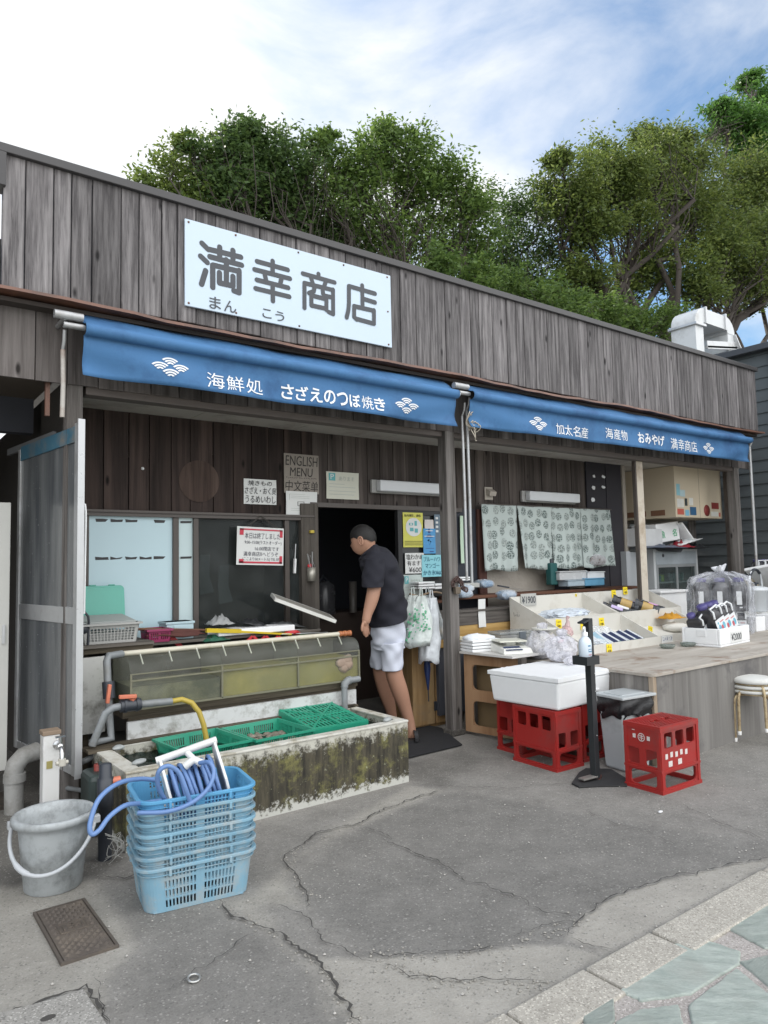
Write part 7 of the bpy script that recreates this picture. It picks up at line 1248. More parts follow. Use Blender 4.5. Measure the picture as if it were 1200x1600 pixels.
mb = MB(); mb.box(wx0, wx1, wy, 6.3, wz0, wz1); mb.build('carcass', CRM, WC, bevel=.003); MB().box(wx1-.558, wx1-.554, wy-.001, wy+.002, wz0, wz1).build('door_gap', BRONZE, WC); mb = MB()
for y in (5.75,): mb.box(wx0-.003, wx0-.0005, y, y+.006, wz0, wz1)
mb.build('panel_gap', BRONZE, WC)
MB().box(7.72, 8.29, 6.25, 6.3, 1.6, 2.62).build('recess_back', CRM, B)
def stick(x0, z0, x1, z1, m): MB().box(x0, x1, wy-.003, wy-.0006, z0, z1).build('sticker', m, WC)
for q, m in (((.03, .26, .10, .40), mat('st_blue', (.25, .48, .55), .5)), ((.10, .25, .20, .33), mat('st_pale', (.42, .55, .58), .5)), ((.03, .12, .17, .22), mat('st_white', (.62, .62, .58), .5)), ((.19, .14, .24, .23), mat('st_black', (.04, .05, .05), .5)), ((.28, .15, .36, .24), mat('st_white', (.62, .62, .58), .5)), ((.03, .03, .16, .10), mat('st_red', (.45, .10, .07), .5)), ((.19, .02, .27, .09), mat('st_cyan', (.20, .45, .60), .5)), ((.29, .03, .42, .13), mat('st_navy', (.03, .10, .2), .5)), ((.76, .12, .92, .20), mat('st_maroon', (.22, .035, .03), .5)), ((.74, .025, .90, .085), mat('st_white', (.62, .62, .58), .5)), ((.92, .025, .95, .075), mat('st_red', (.45, .10, .07), .5))): stick(wx0+q[0]*1.12, wz0+q[1]*1.05, wx0+q[2]*1.12, wz0+q[3]*1.05, m)
mb = MB(); mb.lathe([(.075, 0), (.075, .002), (0, .002)], 22, M=Matrix.Translation((wx0+.73, wy-.0015, wz0+.10))@Matrix.Rotation(R_(90), 4, 'X')); mb.build('sticker', mat('st_maroon', (.22, .035, .03), .5), WC)
mb = MB(); [mb.box(wx0-.003, wx0-.0006, y0, y1, wz0+.03, wz0+.10) for y0, y1 in ((5.15, 5.35), (5.42, 5.56), (5.6, 5.7), (6.05, 6.25))]; mb.build('sticker', mat('st_brown', (.20, .10, .06), .6), WC)
# clutter on top of the fridges
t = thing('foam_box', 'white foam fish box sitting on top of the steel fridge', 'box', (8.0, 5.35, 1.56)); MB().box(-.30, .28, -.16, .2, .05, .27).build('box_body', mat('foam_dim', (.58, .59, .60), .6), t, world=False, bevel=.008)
t = thing('foam_box', 'white foam box with green lettering tilted on the display fridge', 'box', (8.55, 5.4, 1.66)); M = Matrix.Rotation(R_(-6), 4, 'Y'); MB().box(-.30, .22, -.16, .2, .02, .26, 0, M).build('box_body', FOAM, t, world=False, bevel=.008); mb = MB(); [text_fit(mb, c_, M@Vector((-.22+.27*i, -.162, .07)), M.to_3x3()@UX, M.to_3x3()@UZ, .10, .10, lift=.001, off=.01) for i, c_ in enumerate('魚名')]; mb.build('lettering', GRNM, t, world=False)
t = thing('polystyrene_sheet', 'white foam lid leaning over the boxes on the fridge', 'lid', (8.86, 5.36, 1.76)); M = Matrix.Rotation(R_(40), 4, 'Y'); MB().box(-.22, .12, -.2, .2, 0, .03, 0, M).build('moulded_sheet', FOAM, t, world=False, bevel=.008); 
rumple('folded_sheet', 'white plastic sheet folded on the fridge top', 'sheet', (8.92, 5.28, 1.66), .26, .12, .05, FOAM, 41, .09); rumple('red_bundle', 'dark red cloth bundle on top of the display fridge', 'cloth', (8.80, 5.27, 1.59), .20, .12, .10, mat('crimson_cloth', (.30, .02, .035), .6, .4, 20), 44); rumple('folded_tarp', 'black bag slumped over the right corner of the fridge top', 'bag', (9.12, 5.26, 1.585), .2, .12, .08, mat('black_sheet', (.025, .027, .03), .45, .3, 20), 47); rumple('blue_sheet', 'bluish grey sheet lying on top of the steel fridge', 'sheet', (8.25, 5.22, 1.59), .42, .14, .05, mat('bluegrey_sheet', (.10, .12, .17), .5, .4, 16), 50)
t = thing('cardboard', 'flat dark grey cardboard sagging over the fridge header', 'cardboard', (8.5, 5.3, 1.58)); MB().prism([(8.2, 5.28, 1.59), (8.9, 5.28, 1.59), (8.75, 5.24, 1.53), (8.25, 5.24, 1.55)], (0, -.008, 0)).build('sheet', mat('dark_card', (.08, .085, .09), .7), t)
# ================================================================== crates, foam box, bin, stand, stools
RED = mat('crate_red', (.32, .021, .018), .42, .1, 8, bmp=.05, dirt=(.20, .05, .045), dirt_amt=.42)
def beer_crate_mesh():
    A, Bw, H_ = .405, .262, .408; t_ = .012; mb = MB()
    def fn(o, r): return lambda u, v, n: Vector(o)+Vector((r[0], r[1], 0))*u+Vector((0, 0, v))+Vector((-r[1], r[0], 0))*n
    def face(o, r, L_, kind):
        e = .022; h = [(e+.014, L_-e-.014, .030, .118)]
        if kind == 3: w_ = (L_-2*e-.10)/3; h += [(e+.02+i*(w_+.03), e+.02+i*(w_+.03)+w_, .27, .365) for i in range(3)]
        else: w_ = (L_-2*e-.05)/2; h += [(e+.0+i*(w_+.045), e+i*(w_+.045)+w_, .155, .255) for i in range(2)]
        mb.panel((0, L_), (0, H_-.012), h, fn(o, r), t_)
        for (x0, x1, z0, z1) in h:      # rounded lower corners of the openings
            for (x, z, dx_, dz_) in ((x0, z0, 1, 1), (x1, z0, -1, 1), (x1, z1, -1, -1), (x0, z1, 1, -1)):
                rr = .026 if z0 < .1 else .014; F_ = fn(o, r); pts = [F_(x, z, .0005)]+[F_(x+dx_*rr*(1-math.sin(R_(90*k/4))), z+dz_*rr*(1-math.cos(R_(90*k/4))), .0005) for k in range(5)]; mb.prism(pts, Vector((-r[1], r[0], 0))*(t_-.001))
    face((-A/2, -Bw/2, 0), (1, 0), A, 3); face((A/2, -Bw/2, 0), (0, 1), Bw, 2); face((A/2, Bw/2, 0), (-1, 0), A, 3); face((-A/2, Bw/2, 0), (0, -1), Bw, 2)
    rimz = [(0, .022, .009), (.128, .142, .007), (H_-.03, H_-.012, .005)]
    for z0, z1, o in rimz:
        for x0, x1, y0, y1 in ((-A/2-o, A/2+o, -Bw/2-o, -Bw/2+.0), (-A/2-o, A/2+o, Bw/2, Bw/2+o), (-A/2-o, -A/2, -Bw/2, Bw/2), (A/2, A/2+o, -Bw/2, Bw/2)): mb.box(x0, x1, y0, y1, z0, z1)
    for sx in (-1, 1):
        for sy in (-1, 1): 
            for (ax, ay, wx, wy_) in ((sx*(A/2-.012), sy*(Bw/2+.003), .024, .006), (sx*(A/2+.003), sy*(Bw/2-.012), .006, .024)): mb.box(ax-wx/2, ax+wx/2, ay-wy_/2, ay+wy_/2, .022, H_-.03)
    top = MB(); hs = []
    for i in range(16):
        for j in range(9):
            x = -A/2+.02+i*.0232; y = -Bw/2+.018+j*.0255
            if any((x+.008-cx)**2/.002+(y+.009-cy)**2/.0006 < 1 for cx, cy in ((-.06, 0), (.06, 0))): continue
            hs.append((x, x+.0155, y, y+.0185))
    for cx in (-.06, .06): hs.append((cx-.036, cx+.036, -.017, .017))
    top.panel((-A/2-.004, A/2+.004), (-Bw/2-.004, Bw/2+.004), hs, lambda u, v, n: Vector((u, v, H_-.012+n)), .012)
    return mb, top, A, Bw, H_
cm, ctop, CA, CB, CH = beer_crate_mesh(); CRW = mat('crate_print', (.62, .56, .54), .6, .2, 40)
def crate(x, y, rz, label, first=[None]):
    if first[0] is None:
        t = thing('bottle_crate', label, 'crate', (x, y, 0), rz, 'upturned red bottle crates'); cm.build('crate_shell', RED, t, world=False); ctop.build('slotted_bottom', RED, t, world=False); first[0] = t; return t
    return dup(first[0], (x, y, 0), rz, label)
k1 = crate(4.262, 2.752, R_(-2), 'upturned red bottle crate with white printed mark, standing alone in front of the counter')
crate(4.085, 3.56, R_(-92), 'upturned red bottle crate under the front of the white foam box'); crate(4.42, 3.60, R_(-91), 'red bottle crate mostly hidden behind the sanitiser post under the foam box'); crate(4.30, 3.93, R_(-2), 'red bottle crate hidden at the back under the foam box')
mb = MB()       # printed marks on the lone crate
def onface(mb, o, r, parts):
    r = Vector(r); n = r.cross(UZ); o = Vector(o)+n*.001
    for kind, x, z, a, b in parts:
        if kind == 'r': mb.prism([o+r*x+UZ*z, o+r*(x+a)+UZ*z, o+r*(x+a)+UZ*(z+b), o+r*x+UZ*(z+b)], n*.0006)
        if kind == 'o':
            k = 20; vs = [o+r*(x+q*math.cos(6.283*i/k))+UZ*(z+q*math.sin(6.283*i/k))+n*.0006 for q in (a, b) for i in range(k)]; mb.add(vs, [(i, (i+1) % k, k+(i+1) % k, k+i) for i in range(k)])
onface(mb, (-CA/2, CB/2, 0), (0, -1, 0), [('o', .128, .325, .026, .021), ('r', .113, .330, .030, .005), ('r', .113, .318, .030, .005), ('r', .126, .306, .005, .036), ('r', .064, .315, .022, .026), ('r', .168, .312, .022, .026), ('r', .06, .362, .02, .004)])
onface(mb, (-CA/2, -CB/2, 0), (1, 0, 0), [('r', .045+.052*i, .205+.006*(i % 2), .026, .032) for i in range(5)]+[('r', .075+.10*i, .155, .04, .034) for i in range(2)]); mb.build('printed_mark', CRW, k1, world=False)
def lumpfoam(name, label, x, y, z, L_, D_, H_, rz, tilt, lidh=.035):
    t = thing(name, label, 'box', (x, y, z), rz); M = Matrix.Rotation(tilt, 4, (.3, -1, 0)); M = Matrix.Rotation(tilt, 4, 'X'); hx, hy = L_, D_; V0 = [(.0, 0), (hx, 0), (hx, hy), (0, hy)]; s = .018
    mb = MB(); mb.hexa([M@Vector(q) for q in ((s, s, 0), (hx-s, s, 0), (s, hy-s, 0), (hx-s, hy-s, 0), (0, 0, H_), (hx, 0, H_), (0, hy, H_), (hx, hy, H_))]); mb.build('box_body', FOAM, t, world=False, bevel=.018, seg=3)
    n = 24; vs = []; fs = []
    for i in range(n+1):
        for j in range(n+1):
            u, v = i/n, j/n; rg_ = math.sin(u*40+v*13)*math.sin(v*37-u*11)+.6*math.sin(u*83)*math.sin(v*71); vs.append(M@Vector((-.006+(hx+.012)*u, -.006+(hy+.012)*v, H_+lidh+.0022*rg_-(.006 if i in (0, n) or j in (0, n) else 0))))
    for i in range(n):
        for j in range(n): k = i*(n+1)+j; fs.append((k, k+n+1, k+n+2, k+1))
    mb = MB(); mb.add(vs, fs, 0, True); mb.hexa([M@Vector(q) for q in ((-.006, -.006, H_+.002), (hx+.006, -.006, H_+.002), (-.006, hy+.006, H_+.002), (hx+.006, hy+.006, H_+.002), (-.006, -.006, H_+lidh-.006), (hx+.006, -.006, H_+lidh-.006), (-.006, hy+.006, H_+lidh-.006), (hx+.006, hy+.006, H_+lidh-.006))]); mb.build('lid', FOAM, t, world=False)
    mb = MB(); mb.box(hx*.58, hx*.75, -.003, .01, H_*.45, H_*.5, 0, M); mb.build('moulded_mark', mat('foam_shadow', (.72, .73, .74), .5), t, world=False); return t, M
fb, fbM = lumpfoam('foam_box', 'big white foam fish box with lid laid over the red crates', 3.955, 3.33, .412, .655, .64, .195, R_(3), R_(0))
# two clear knotted bags and a dial scale on it / behind it
FILMB = plastic_film('bag_lilac', (.74, .74, .80), .42); pz = .412+.232
p = PZ(857, 1030, pz); heap_bag('plastic_bag', 'left knotted clear plastic bag slumped on the foam box lid', 'bag', (p.x, p.y+.06, pz),   .13, .10, .115, FILMB, 51, mat('white_pieces', (.58, .58, .62), .6, .2, 30), knot=True); p = PZ(888, 1035, pz); heap_bag('plastic_bag', 'right knotted clear plastic bag with pale contents on the foam box lid', 'bag', (p.x, p.y+.06, pz), .145, .105, .10, FILMB, 55, mat('white_pieces', (.58, .58, .62), .6, .2, 30), knot=True); p = PZ(905, 1040, pz); heap_bag('plastic_bag', 'small flattened clear bag end lying right of the other two', 'bag', (p.x+.03, p.y+.07, pz), .10, .06, .03, FILMB, 58)
ds = thing('dial_scale', 'white kitchen scale with a round plate behind the clear bags', 'scale', (4.70, 4.08, .703)); MB().lathe([(.10, .0), (.10, .06), (.08, .15), (.0, .15)], 24, sq=(1, .7)).build('body', mat('scale_cream', (.62, .60, .55), .4), ds, world=False); MB().lathe([(.04, .17), (.10, .178), (.108, .19), (.10, .192), (.0, .186)], 28).build('plate', mat('plate_pale', (.66, .65, .60), .3), ds, world=False); MB().lathe([(.02, .14), (.02, .18)], 10).build('stem', SCW, ds, world=False)
t = thing('red_clip', 'small red and black clip lying between the clear bags', 'clip', (4.25, 3.75, .68)); p = PY(876, 1000, 3.95); mb = MB(); pebble(mb, p, .035, .02, .025, 4); mb.build('red_body', RB, t); mb = MB(); pebble(mb, p+Vector((-.03, .0, .01)), .02, .015, .015, 6); mb.build('black_tip', PVCD, t)
p = PY(886, 968, 4.1); mb = MB(); t = thing('gloves_knot', 'pinkish twisted bag neck sticking up behind the clear bags', 'bag', p); mb.tube([p+Vector((0, 0, -.06)), p+Vector((.01, 0, -.02)), p, p+Vector((.015, 0, .025))], [.025, .016, .010, .018], 8); mb.build('twist', plastic_film('film_pink', (.60, .42, .42), .7), t)
# ---- trash bin
bn_ = thing('trash_bin', 'pale grey plastic bin with a black bag folded over its rim and a flat lid', 'bin', (4.42, 3.13, 0), R_(-6)); BING = mat('bin_grey', (.43, .46, .47), .4, .06, 8, dirt=(.28, .3, .3), dirt_amt=.3); bw_, bd_, bh_ = .30, .23, .475
mb = MB(); k = .82; mb.hexa([(-bw_*k/2, -bd_*k/2, 0), (bw_*k/2, -bd_*k/2, 0), (-bw_*k/2, bd_*k/2, 0), (bw_*k/2, bd_*k/2, 0), (-bw_/2, -bd_/2, bh_), (bw_/2, -bd_/2, bh_), (-bw_/2, bd_/2, bh_), (bw_/2, bd_/2, bh_)]); mb.build('body', BING, bn_, world=False, bevel=.022, seg=3); MB().box(-bw_/2-.022, bw_/2+.022, -bd_/2-.022, bd_/2+.022, bh_+.02, bh_+.038).box(-bw_/2+.03, bw_/2-.03, -bd_/2+.03, bd_/2-.03, bh_+.036, bh_+.043).build('lid', BING, bn_, world=False, bevel=.006)
vs = []; fs = []; n, rows = 72, 8; rg = random.Random(4)
ring = rrect(bw_/2, bd_/2, .03, 5)
per = []; 
for i in range(len(ring)):
    a = Vector(ring[i]); b = Vector(ring[(i+1) % len(ring)]); m_ = max(1, int((b-a).length/.014)); per += [a.lerp(b, q/m_) for q in range(m_)]
n = len(per); vs = []
for r in range(rows+1):
    v = r/rows
    for k, q in enumerate(per): d = q.normalized(); o = .010+.010*math.sin(v*3.1)+.007*math.sin(k*.9+v*6)*v+.006*math.sin(k*.37+v*9)+rg.uniform(-.003, .003); vs.append((q.x*(1-.06*v)+d.x*o, q.y*(1-.06*v)+d.y*o, bh_+.018-.125*v-(.018*math.sin(k*.5)+.012*math.sin(k*.21+1) if r == rows else 0)))
fs = [(r*n+k, r*n+(k+1) % n, (r+1)*n+(k+1) % n, (r+1)*n+k) for r in range(rows) for k in range(n)]; MB().add(vs, fs, 0, True).build('bin_bag', mat('black_bag', (.012, .012, .014), .22, .3, 30, bmp=.5, bd=.01), bn_, world=False); MB().box(-.08, -.01, -bd_/2*.95-.004, -bd_/2*.94, bh_-.19, bh_-.165).build('embossed_mark', mat('bin_mark', (.33, .36, .37), .4), bn_, world=False)
# ---- sanitiser stand
ss = thing('sanitiser_stand', 'black steel post stand with a foot pedal holding a sanitiser bottle', 'stand', (3.98, 3.08, 0)); BLKS = mat('black_steel', (.022, .025, .028), .4, .2, 10, bmp=.05)
pt = PY(918, 966, 3.09); pbm = PY(930, 1207, 3.07); mb = MB(); mb.bar((pbm.x, pbm.y, .02), (pt.x, pt.y, pt.z), .048, .045); mb.bar((pt.x+.012, pt.y, pt.z-.005), (pt.x-.10, pt.y-.02, pt.z-.025), .05, .012); mb.build('post', BLKS, ss, bevel=.003)
hb = PY(912, 1030, 3.06); mb = MB(); hx, hy, hz = hb.x, hb.y-.02, hb.z
mb.box(hx-.068, hx+.06, hy-.06, hy-.052, hz-.03, hz+.025); mb.box(hx-.068, hx+.06, hy+.05, hy+.058, hz-.03, hz+.025); mb.box(hx-.068, hx-.06, hy-.052, hy+.05, hz-.03, hz+.025); mb.box(hx+.052, hx+.06, hy-.052, hy+.05, hz-.03, hz+.025); mb.box(hx-.06, hx+.052, hy-.052, hy+.05, hz-.03, hz-.024); mb.build('bottle_bracket', BLKS, ss)
mb = MB(); g = [PZ(*q) for q in ((893, 1226), (905, 1209), (915, 1203), (955, 1204), (978, 1218), (980, 1230), (940, 1230), (905, 1232))]; mb.prism([q+Vector((0, 0, .001)) for q in g], (0, 0, .012)); mb.build('base_mat', mat('rubber_base', (.025, .025, .026), .8, .3, 20), ss, bevel=.003)
mb = MB(); a = PZ(905, 1212, .03); mb.bar(PZ(908, 1218, .03), PZ(930, 1212, .035), .055, .012); mb.build('pedal', mat('pedal_steel', (.30, .29, .27), .35, .3, 20, metal=.5), ss, bevel=.004); mb = MB(); mb.bar((pbm.x, pbm.y, .02), (pbm.x+.06, pbm.y+.03, .02), .06, .014); mb.build('foot', mat('foot_rust', (.08, .03, .022), .6), ss); mb = MB(); [mb.lathe([(.004, 0), (0, .003)], 8, M=Matrix.Translation((pbm.x+(pt.x-pbm.x)*f, pbm.y-.024, f*pt.z))@Matrix.Rotation(R_(90), 4, 'X')) for f in (.28, .55, .66)]; mb.build('bolt', ALU, ss)
sb = thing('sanitiser_bottle', 'white pump bottle of hand sanitiser in the black bracket', 'bottle', (hx-.005, hy, hz-.02)); SBW = mat('bottle_frost', (.62, .70, .78), .3, .03, 4); MB().lathe([(.040, 0), (.046, .006), (.047, .12), (.043, .145), (.026, .165), (.018, .170), (.018, .178), (0, .178)], 26, sq=(1, .85)).build('bottle_body', SBW, sb, world=False); mb = MB(); mb.lathe([(.02, .172), (.02, .198), (.008, .20), (.008, .215), (.0, .215)], 16); mb.tube([(0, 0, .215), (0, 0, .228), (-.02, -.01, .230), (-.042, -.02, .220)], .008, 8); mb.build('pump', WHITEP, sb, world=False)
mb = MB(); 
def cyl(mb, t0, x0, x1, z0, z1, rr=.0476):
    n = 10; vs = []
    for i in range(n+1):
        a = -math.pi/2-.55+(x0+(x1-x0)*i/n)*1.1
        for z in (z0, z1): vs.append((rr*math.cos(a), .85*rr*math.sin(a), z))
    mb.add(vs, [(2*i, 2*i+2, 2*i+3, 2*i+1) for i in range(n)])
cyl(mb, 0, .15, .6, .108, .116); cyl(mb, 0, .2, .85, .072, .078); cyl(mb, 0, .2, .85, .088, .092); cyl(mb, 0, .2, .26, .072, .092); cyl(mb, 0, .8, .86, .072, .092); mb.build('blue_print', mat('print_blue', (.03, .18, .34), .5), sb, world=False); mb = MB(); cyl(mb, 0, .2, .8, .052, .057); mb.build('red_print', mat('print_pink', (.5, .2, .25), .5), sb, world=False)
# ---- stacked stools
SEAT = mat('stool_cloth', (.60, .60, .57), .85, .06, 20, dirt=(.42, .40, .36), dirt_amt=.35); LEGM = mat('stool_legs', (.45, .36, .22), .4, .15, 20, metal=.3, dirt=(.20, .12, .06), dirt_amt=.5, dscale=14); FT = mat('white_rubber', (.70, .70, .68), .6)
sx_, sy_ = 5.83, 2.92
for i, (zz, rzz, lab) in enumerate(((.385, 20, 'lowest of the three nested round stools at the right edge'), (.42, 34, 'middle of the three nested round stools at the right edge'), (.462, 5, 'top round stool with a plump white cushion in the nested stack'))):
    t = thing('stool', lab, 'stool', (sx_, sy_, 0), R_(rzz), 'nested stools by the counter'); pr = .035 if i == 2 else .02; MB().lathe([(.135, zz-.012), (.16, zz-.008), (.168, zz+.004), (.160, zz+pr*.7), (.12, zz+pr), (0, zz+pr+.004)], 40).build('seat', SEAT, t, world=False); MB().lathe([(.14, zz-.022), (.152, zz-.020), (.152, zz-.012), (.13, zz-.012)], 32, caps=False).build('seat_ring', LEGM, t, world=False)
    for q in range(4 if i != 1 else 3):
        a = R_(45+90*q); d = Vector((math.cos(a), math.sin(a), 0)); bz = .0 if i != 1 else .04; bz = (.0, .06, .10)[i] if 1 else 0; L_ = spline([d*.10+Vector((0, 0, zz-.025)), d*.15+Vector((0, 0, zz-.03)), d*.178+Vector((0, 0, zz-.07)), d*.185+Vector((0, 0, zz*.5+bz*.5)), d*.19+Vector((0, 0, bz+.02))], 5); mb = MB(); mb.tube(L_, .0115, 10); lg = mb.build('leg', LEGM, t, world=False); MB().lathe([(.014, 0), (.015, .028), (0, .03)], 12, c=tuple(d*.19+Vector((0, 0, bz)))).build('rubber_foot', FT, lg, world=False)
# ---- doormat
t = thing('doormat', 'black rubber doormat lying on the step in the doorway', 'doormat', (3.5, 4.7, 0)); g = [PZ(*q) for q in ((636, 1187), (722, 1166), (690, 1140), (640, 1130), (560, 1150), (560, 1195))]; MB().prism([q+Vector((0, 0, .0065)) for q in g], (0, 0, .010)).build('mat_sheet', mat('mat_black', (.016, .017, .02), .85, .3, 40), t)
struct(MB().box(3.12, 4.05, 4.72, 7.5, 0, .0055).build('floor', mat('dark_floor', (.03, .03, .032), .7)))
# dim things in the back room
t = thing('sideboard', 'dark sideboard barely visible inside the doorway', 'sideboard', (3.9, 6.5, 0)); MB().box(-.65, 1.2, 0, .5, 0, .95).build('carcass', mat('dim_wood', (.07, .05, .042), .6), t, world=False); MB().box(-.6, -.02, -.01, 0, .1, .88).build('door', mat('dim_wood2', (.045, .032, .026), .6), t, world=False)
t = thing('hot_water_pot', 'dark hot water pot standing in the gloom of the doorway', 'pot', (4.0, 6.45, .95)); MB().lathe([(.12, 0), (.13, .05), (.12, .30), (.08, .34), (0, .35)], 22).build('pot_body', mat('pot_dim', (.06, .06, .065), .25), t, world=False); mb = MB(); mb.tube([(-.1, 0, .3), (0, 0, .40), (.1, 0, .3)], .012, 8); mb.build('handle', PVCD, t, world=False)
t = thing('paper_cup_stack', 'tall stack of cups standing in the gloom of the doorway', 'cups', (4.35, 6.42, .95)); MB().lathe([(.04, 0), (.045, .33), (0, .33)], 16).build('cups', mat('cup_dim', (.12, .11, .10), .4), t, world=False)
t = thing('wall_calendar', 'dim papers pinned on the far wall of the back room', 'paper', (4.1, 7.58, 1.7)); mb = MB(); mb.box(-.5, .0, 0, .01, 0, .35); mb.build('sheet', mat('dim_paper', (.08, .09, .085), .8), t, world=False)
# ================================================================== the man leaning in at the doorway
SKIN = mat('skin', (.40, .22, .15), .55, .08, 30, bmp=.05); NAVYT = mat('navy_cotton', (.010, .0105, .018), .9, .15, 30, bmp=.3); SHORT = mat('white_cotton', (.56, .59, .68), .85, .05, 20, bmp=.25); HAIR = mat('black_hair', (.006, .0055, .0055), .65, .3, 60, bmp=.5, stretch=(1, 1, 1)); SHOE = mat('sandal_black', (.016, .016, .018), .6)
PM = thing('person', 'man in navy T-shirt and white shorts leaning into the dark doorway, arm hanging', 'person', (3.68, 4.65, 0))
D0 = 5.92
def q_(px, py, d=0): return PD(px, py, D0+d)
def skin(name, nodes, edges, m, root=0, sub=2, smooth=True, parent=PM):
    """nodes: (point, radius or (rx, ry))"""
    me = bpy.data.meshes.new(name); o_ = parent.location; me.from_pydata([tuple(p-o_) for p, r in nodes], edges, []); me.materials.append(m); ob = bpy.data.objects.new(name, me); C.objects.link(ob); ob.parent = parent
    s = ob.modifiers.new('skin', 'SKIN'); s.use_smooth_shade = True; s.branch_smoothing = .4
    lay = me.skin_vertices[0] if me.skin_vertices else None
    if lay is None:
        bm = bmesh.new(); bm.from_mesh(me); bm.verts.layers.skin.verify(); bm.to_mesh(me); bm.free(); lay = me.skin_vertices[0]
    for i, (p, r) in enumerate(nodes): lay.data[i].radius = r if isinstance(r, tuple) else (r, r); lay.data[i].use_root = (i == root)
    if sub: x = ob.modifiers.new('sub', 'SUBSURF'); x.levels = sub; x.render_levels = sub
    return ob
N_ = []; Ed = []
def nd(p, r, par=None):
    N_.append((p, r)); i = len(N_)-1
    if par is not None: Ed.append((par, i))
    return i
pel = nd(q_(606, 992), .115); sp = nd(q_(606, 950), .11, pel); ch = nd(q_(600, 902), .115, sp); nb = nd(q_(586, 868), .062, ch); nk = nd(q_(577, 857, -.0), .062, nb); hd = nd(q_(570, 845), .088, nk); ht = nd(q_(566, 836), .085, hd)
shl = nd(q_(588, 884, -.15), .058, nb); elb = nd(q_(584, 926, -.22), .060, shl); fo = nd(q_(579, 944, -.23), .054, elb); wr = nd(q_(573, 963, -.25), .038, fo); pa = nd(q_(571, 977, -.26), .040, wr)
shr = nd(q_(582, 884, .15), .058, nb); elr = nd(q_(583, 928, .22), .05, shr); wrr = nd(q_(580, 966, .14), .033, elr)
hl = nd(q_(613, 1008, -.09), .078, pel); kl = nd(q_(615, 1052, -.10), .076, hl); cl = nd(q_(625, 1081, -.07), .074, kl); c2 = nd(q_(633, 1106, -.05), .056, cl); al = nd(q_(641, 1132, -.04), .044, c2)
hr = nd(q_(597, 1008, .09), .076, pel); kr = nd(q_(594, 1050, .08), .07, hr); cr_ = nd(q_(603, 1081, .10), .070, kr); ar = nd(q_(613, 1118, .13), .042, cr_)
fl_ = nd(q_(644, 1150, -.05), .042, al); toe = nd(PZ(626, 1150, .035), .036, fl_); fr_ = nd(q_(614, 1134, .13), .04, ar); tor = nd(PZ(596, 1132, .035), .035, fr_)
skin('body', N_, Ed, SKIN, 0, 2)
# face: a shaped head seen from behind left, facing the dark room
FD = Vector((-.60, .80, -.22)).normalized(); SD = Vector((-.8, -.6, 0)); hc = q_(566, 844)      # facing direction, viewer's side
HU = FD.cross(SD).normalized(); HU = HU if HU.z > 0 else -HU
def hp(f, s, z): return hc+FD*f+SD*s+HU*z
mb = MB(); n, rows = 24, 18; vs = []; fs = []
for r in range(rows+1):
    a = -math.pi/2+math.pi*r/rows; z = math.sin(a); w_ = math.cos(a)
    for k in range(n):
        b = 6.283*k/n; f = math.cos(b)*w_; s = math.sin(b)*w_; fx = f*.100; zz = z*.122
        if f > 0: fx += .004*math.exp(-((z+.6)/.22)**2)*f-.006*math.exp(-((z-.02)/.12)**2)*f; fx += .017*math.exp(-(s/.16)**2)*math.exp(-((z+.20)/.13)**2)*(f > .3)+.005*math.exp(-(s/.3)**2)*math.exp(-((z+.52)/.09)**2)*(f > .3)
        else: fx *= 1.08
        sx2 = s*.082*(1-.22*max(0, -z)); vs.append(hp(fx-.004+.018*min(0, z)*-1*(1 if f > 0 else .2), sx2, zz))
for r in range(rows):
    for k in range(n): fs.append((r*n+k, r*n+(k+1) % n, (r+1)*n+(k+1) % n, (r+1)*n+k))
mb.add(vs, fs, 0, True)
for s in (1, -1):
    er = []; 
    for k in range(14): a = 6.283*k/14; er.append(hp(-.012+.020*math.cos(a)*(1+.2*math.sin(a)), s*(.083+.010*(1-math.cos(a))*.5), -.012+.034*math.sin(a)))
    mb.tube(er, .0065, 7, closed=True); mb.tube([hp(-.01, s*.078, -.03), hp(-.012, s*.082, .01)], [.012, .014], 8)
mb.build('head', SKIN, PM)
mb = MB(); vs = []; fs = []; rows2 = 16; nn = 40; rg = random.Random(2)
for r in range(rows2+1):
    for k in range(nn):
        b = 6.283*k/nn; back = (1-math.cos(b))/2; lo = (.34-.66*back**1.1+.05*math.sin(b*7)); a0 = math.asin(max(-.75, min(.9, lo))); a = a0+(math.pi/2-a0)*r/rows2; z = math.sin(a); w_ = math.cos(a); f = math.cos(b)*w_; s = math.sin(b)*w_; j = rg.uniform(.99, 1.025); th = 1.012+.06*min(1, r/5)
        vs.append(hp((f*.104*(1.08 if f < 0 else 1))*th*j-.004, s*.085*th*j*(1-.22*max(0, -z)), z*.126*(1.0+.03*min(1, r/3))*j))
for r in range(rows2):
    for k in range(nn): fs.append((r*nn+k, r*nn+(k+1) % nn, (r+1)*nn+(k+1) % nn, (r+1)*nn+k))
fs.append(tuple(range(rows2*nn, rows2*nn+nn))); mb.add(vs, fs, 0, True); mb.build('hair', HAIR, PM)
mb = MB(); [mb.add([hp(.090+.004*math.cos(6.283*k/8), s*.036, .006+.006*math.sin(6.283*k/8)) for k in range(8)], [tuple(range(8))]) for s in (-1, 1)]; mb.build('eye', mat('eye_dark', (.03, .02, .02), .3), PM)
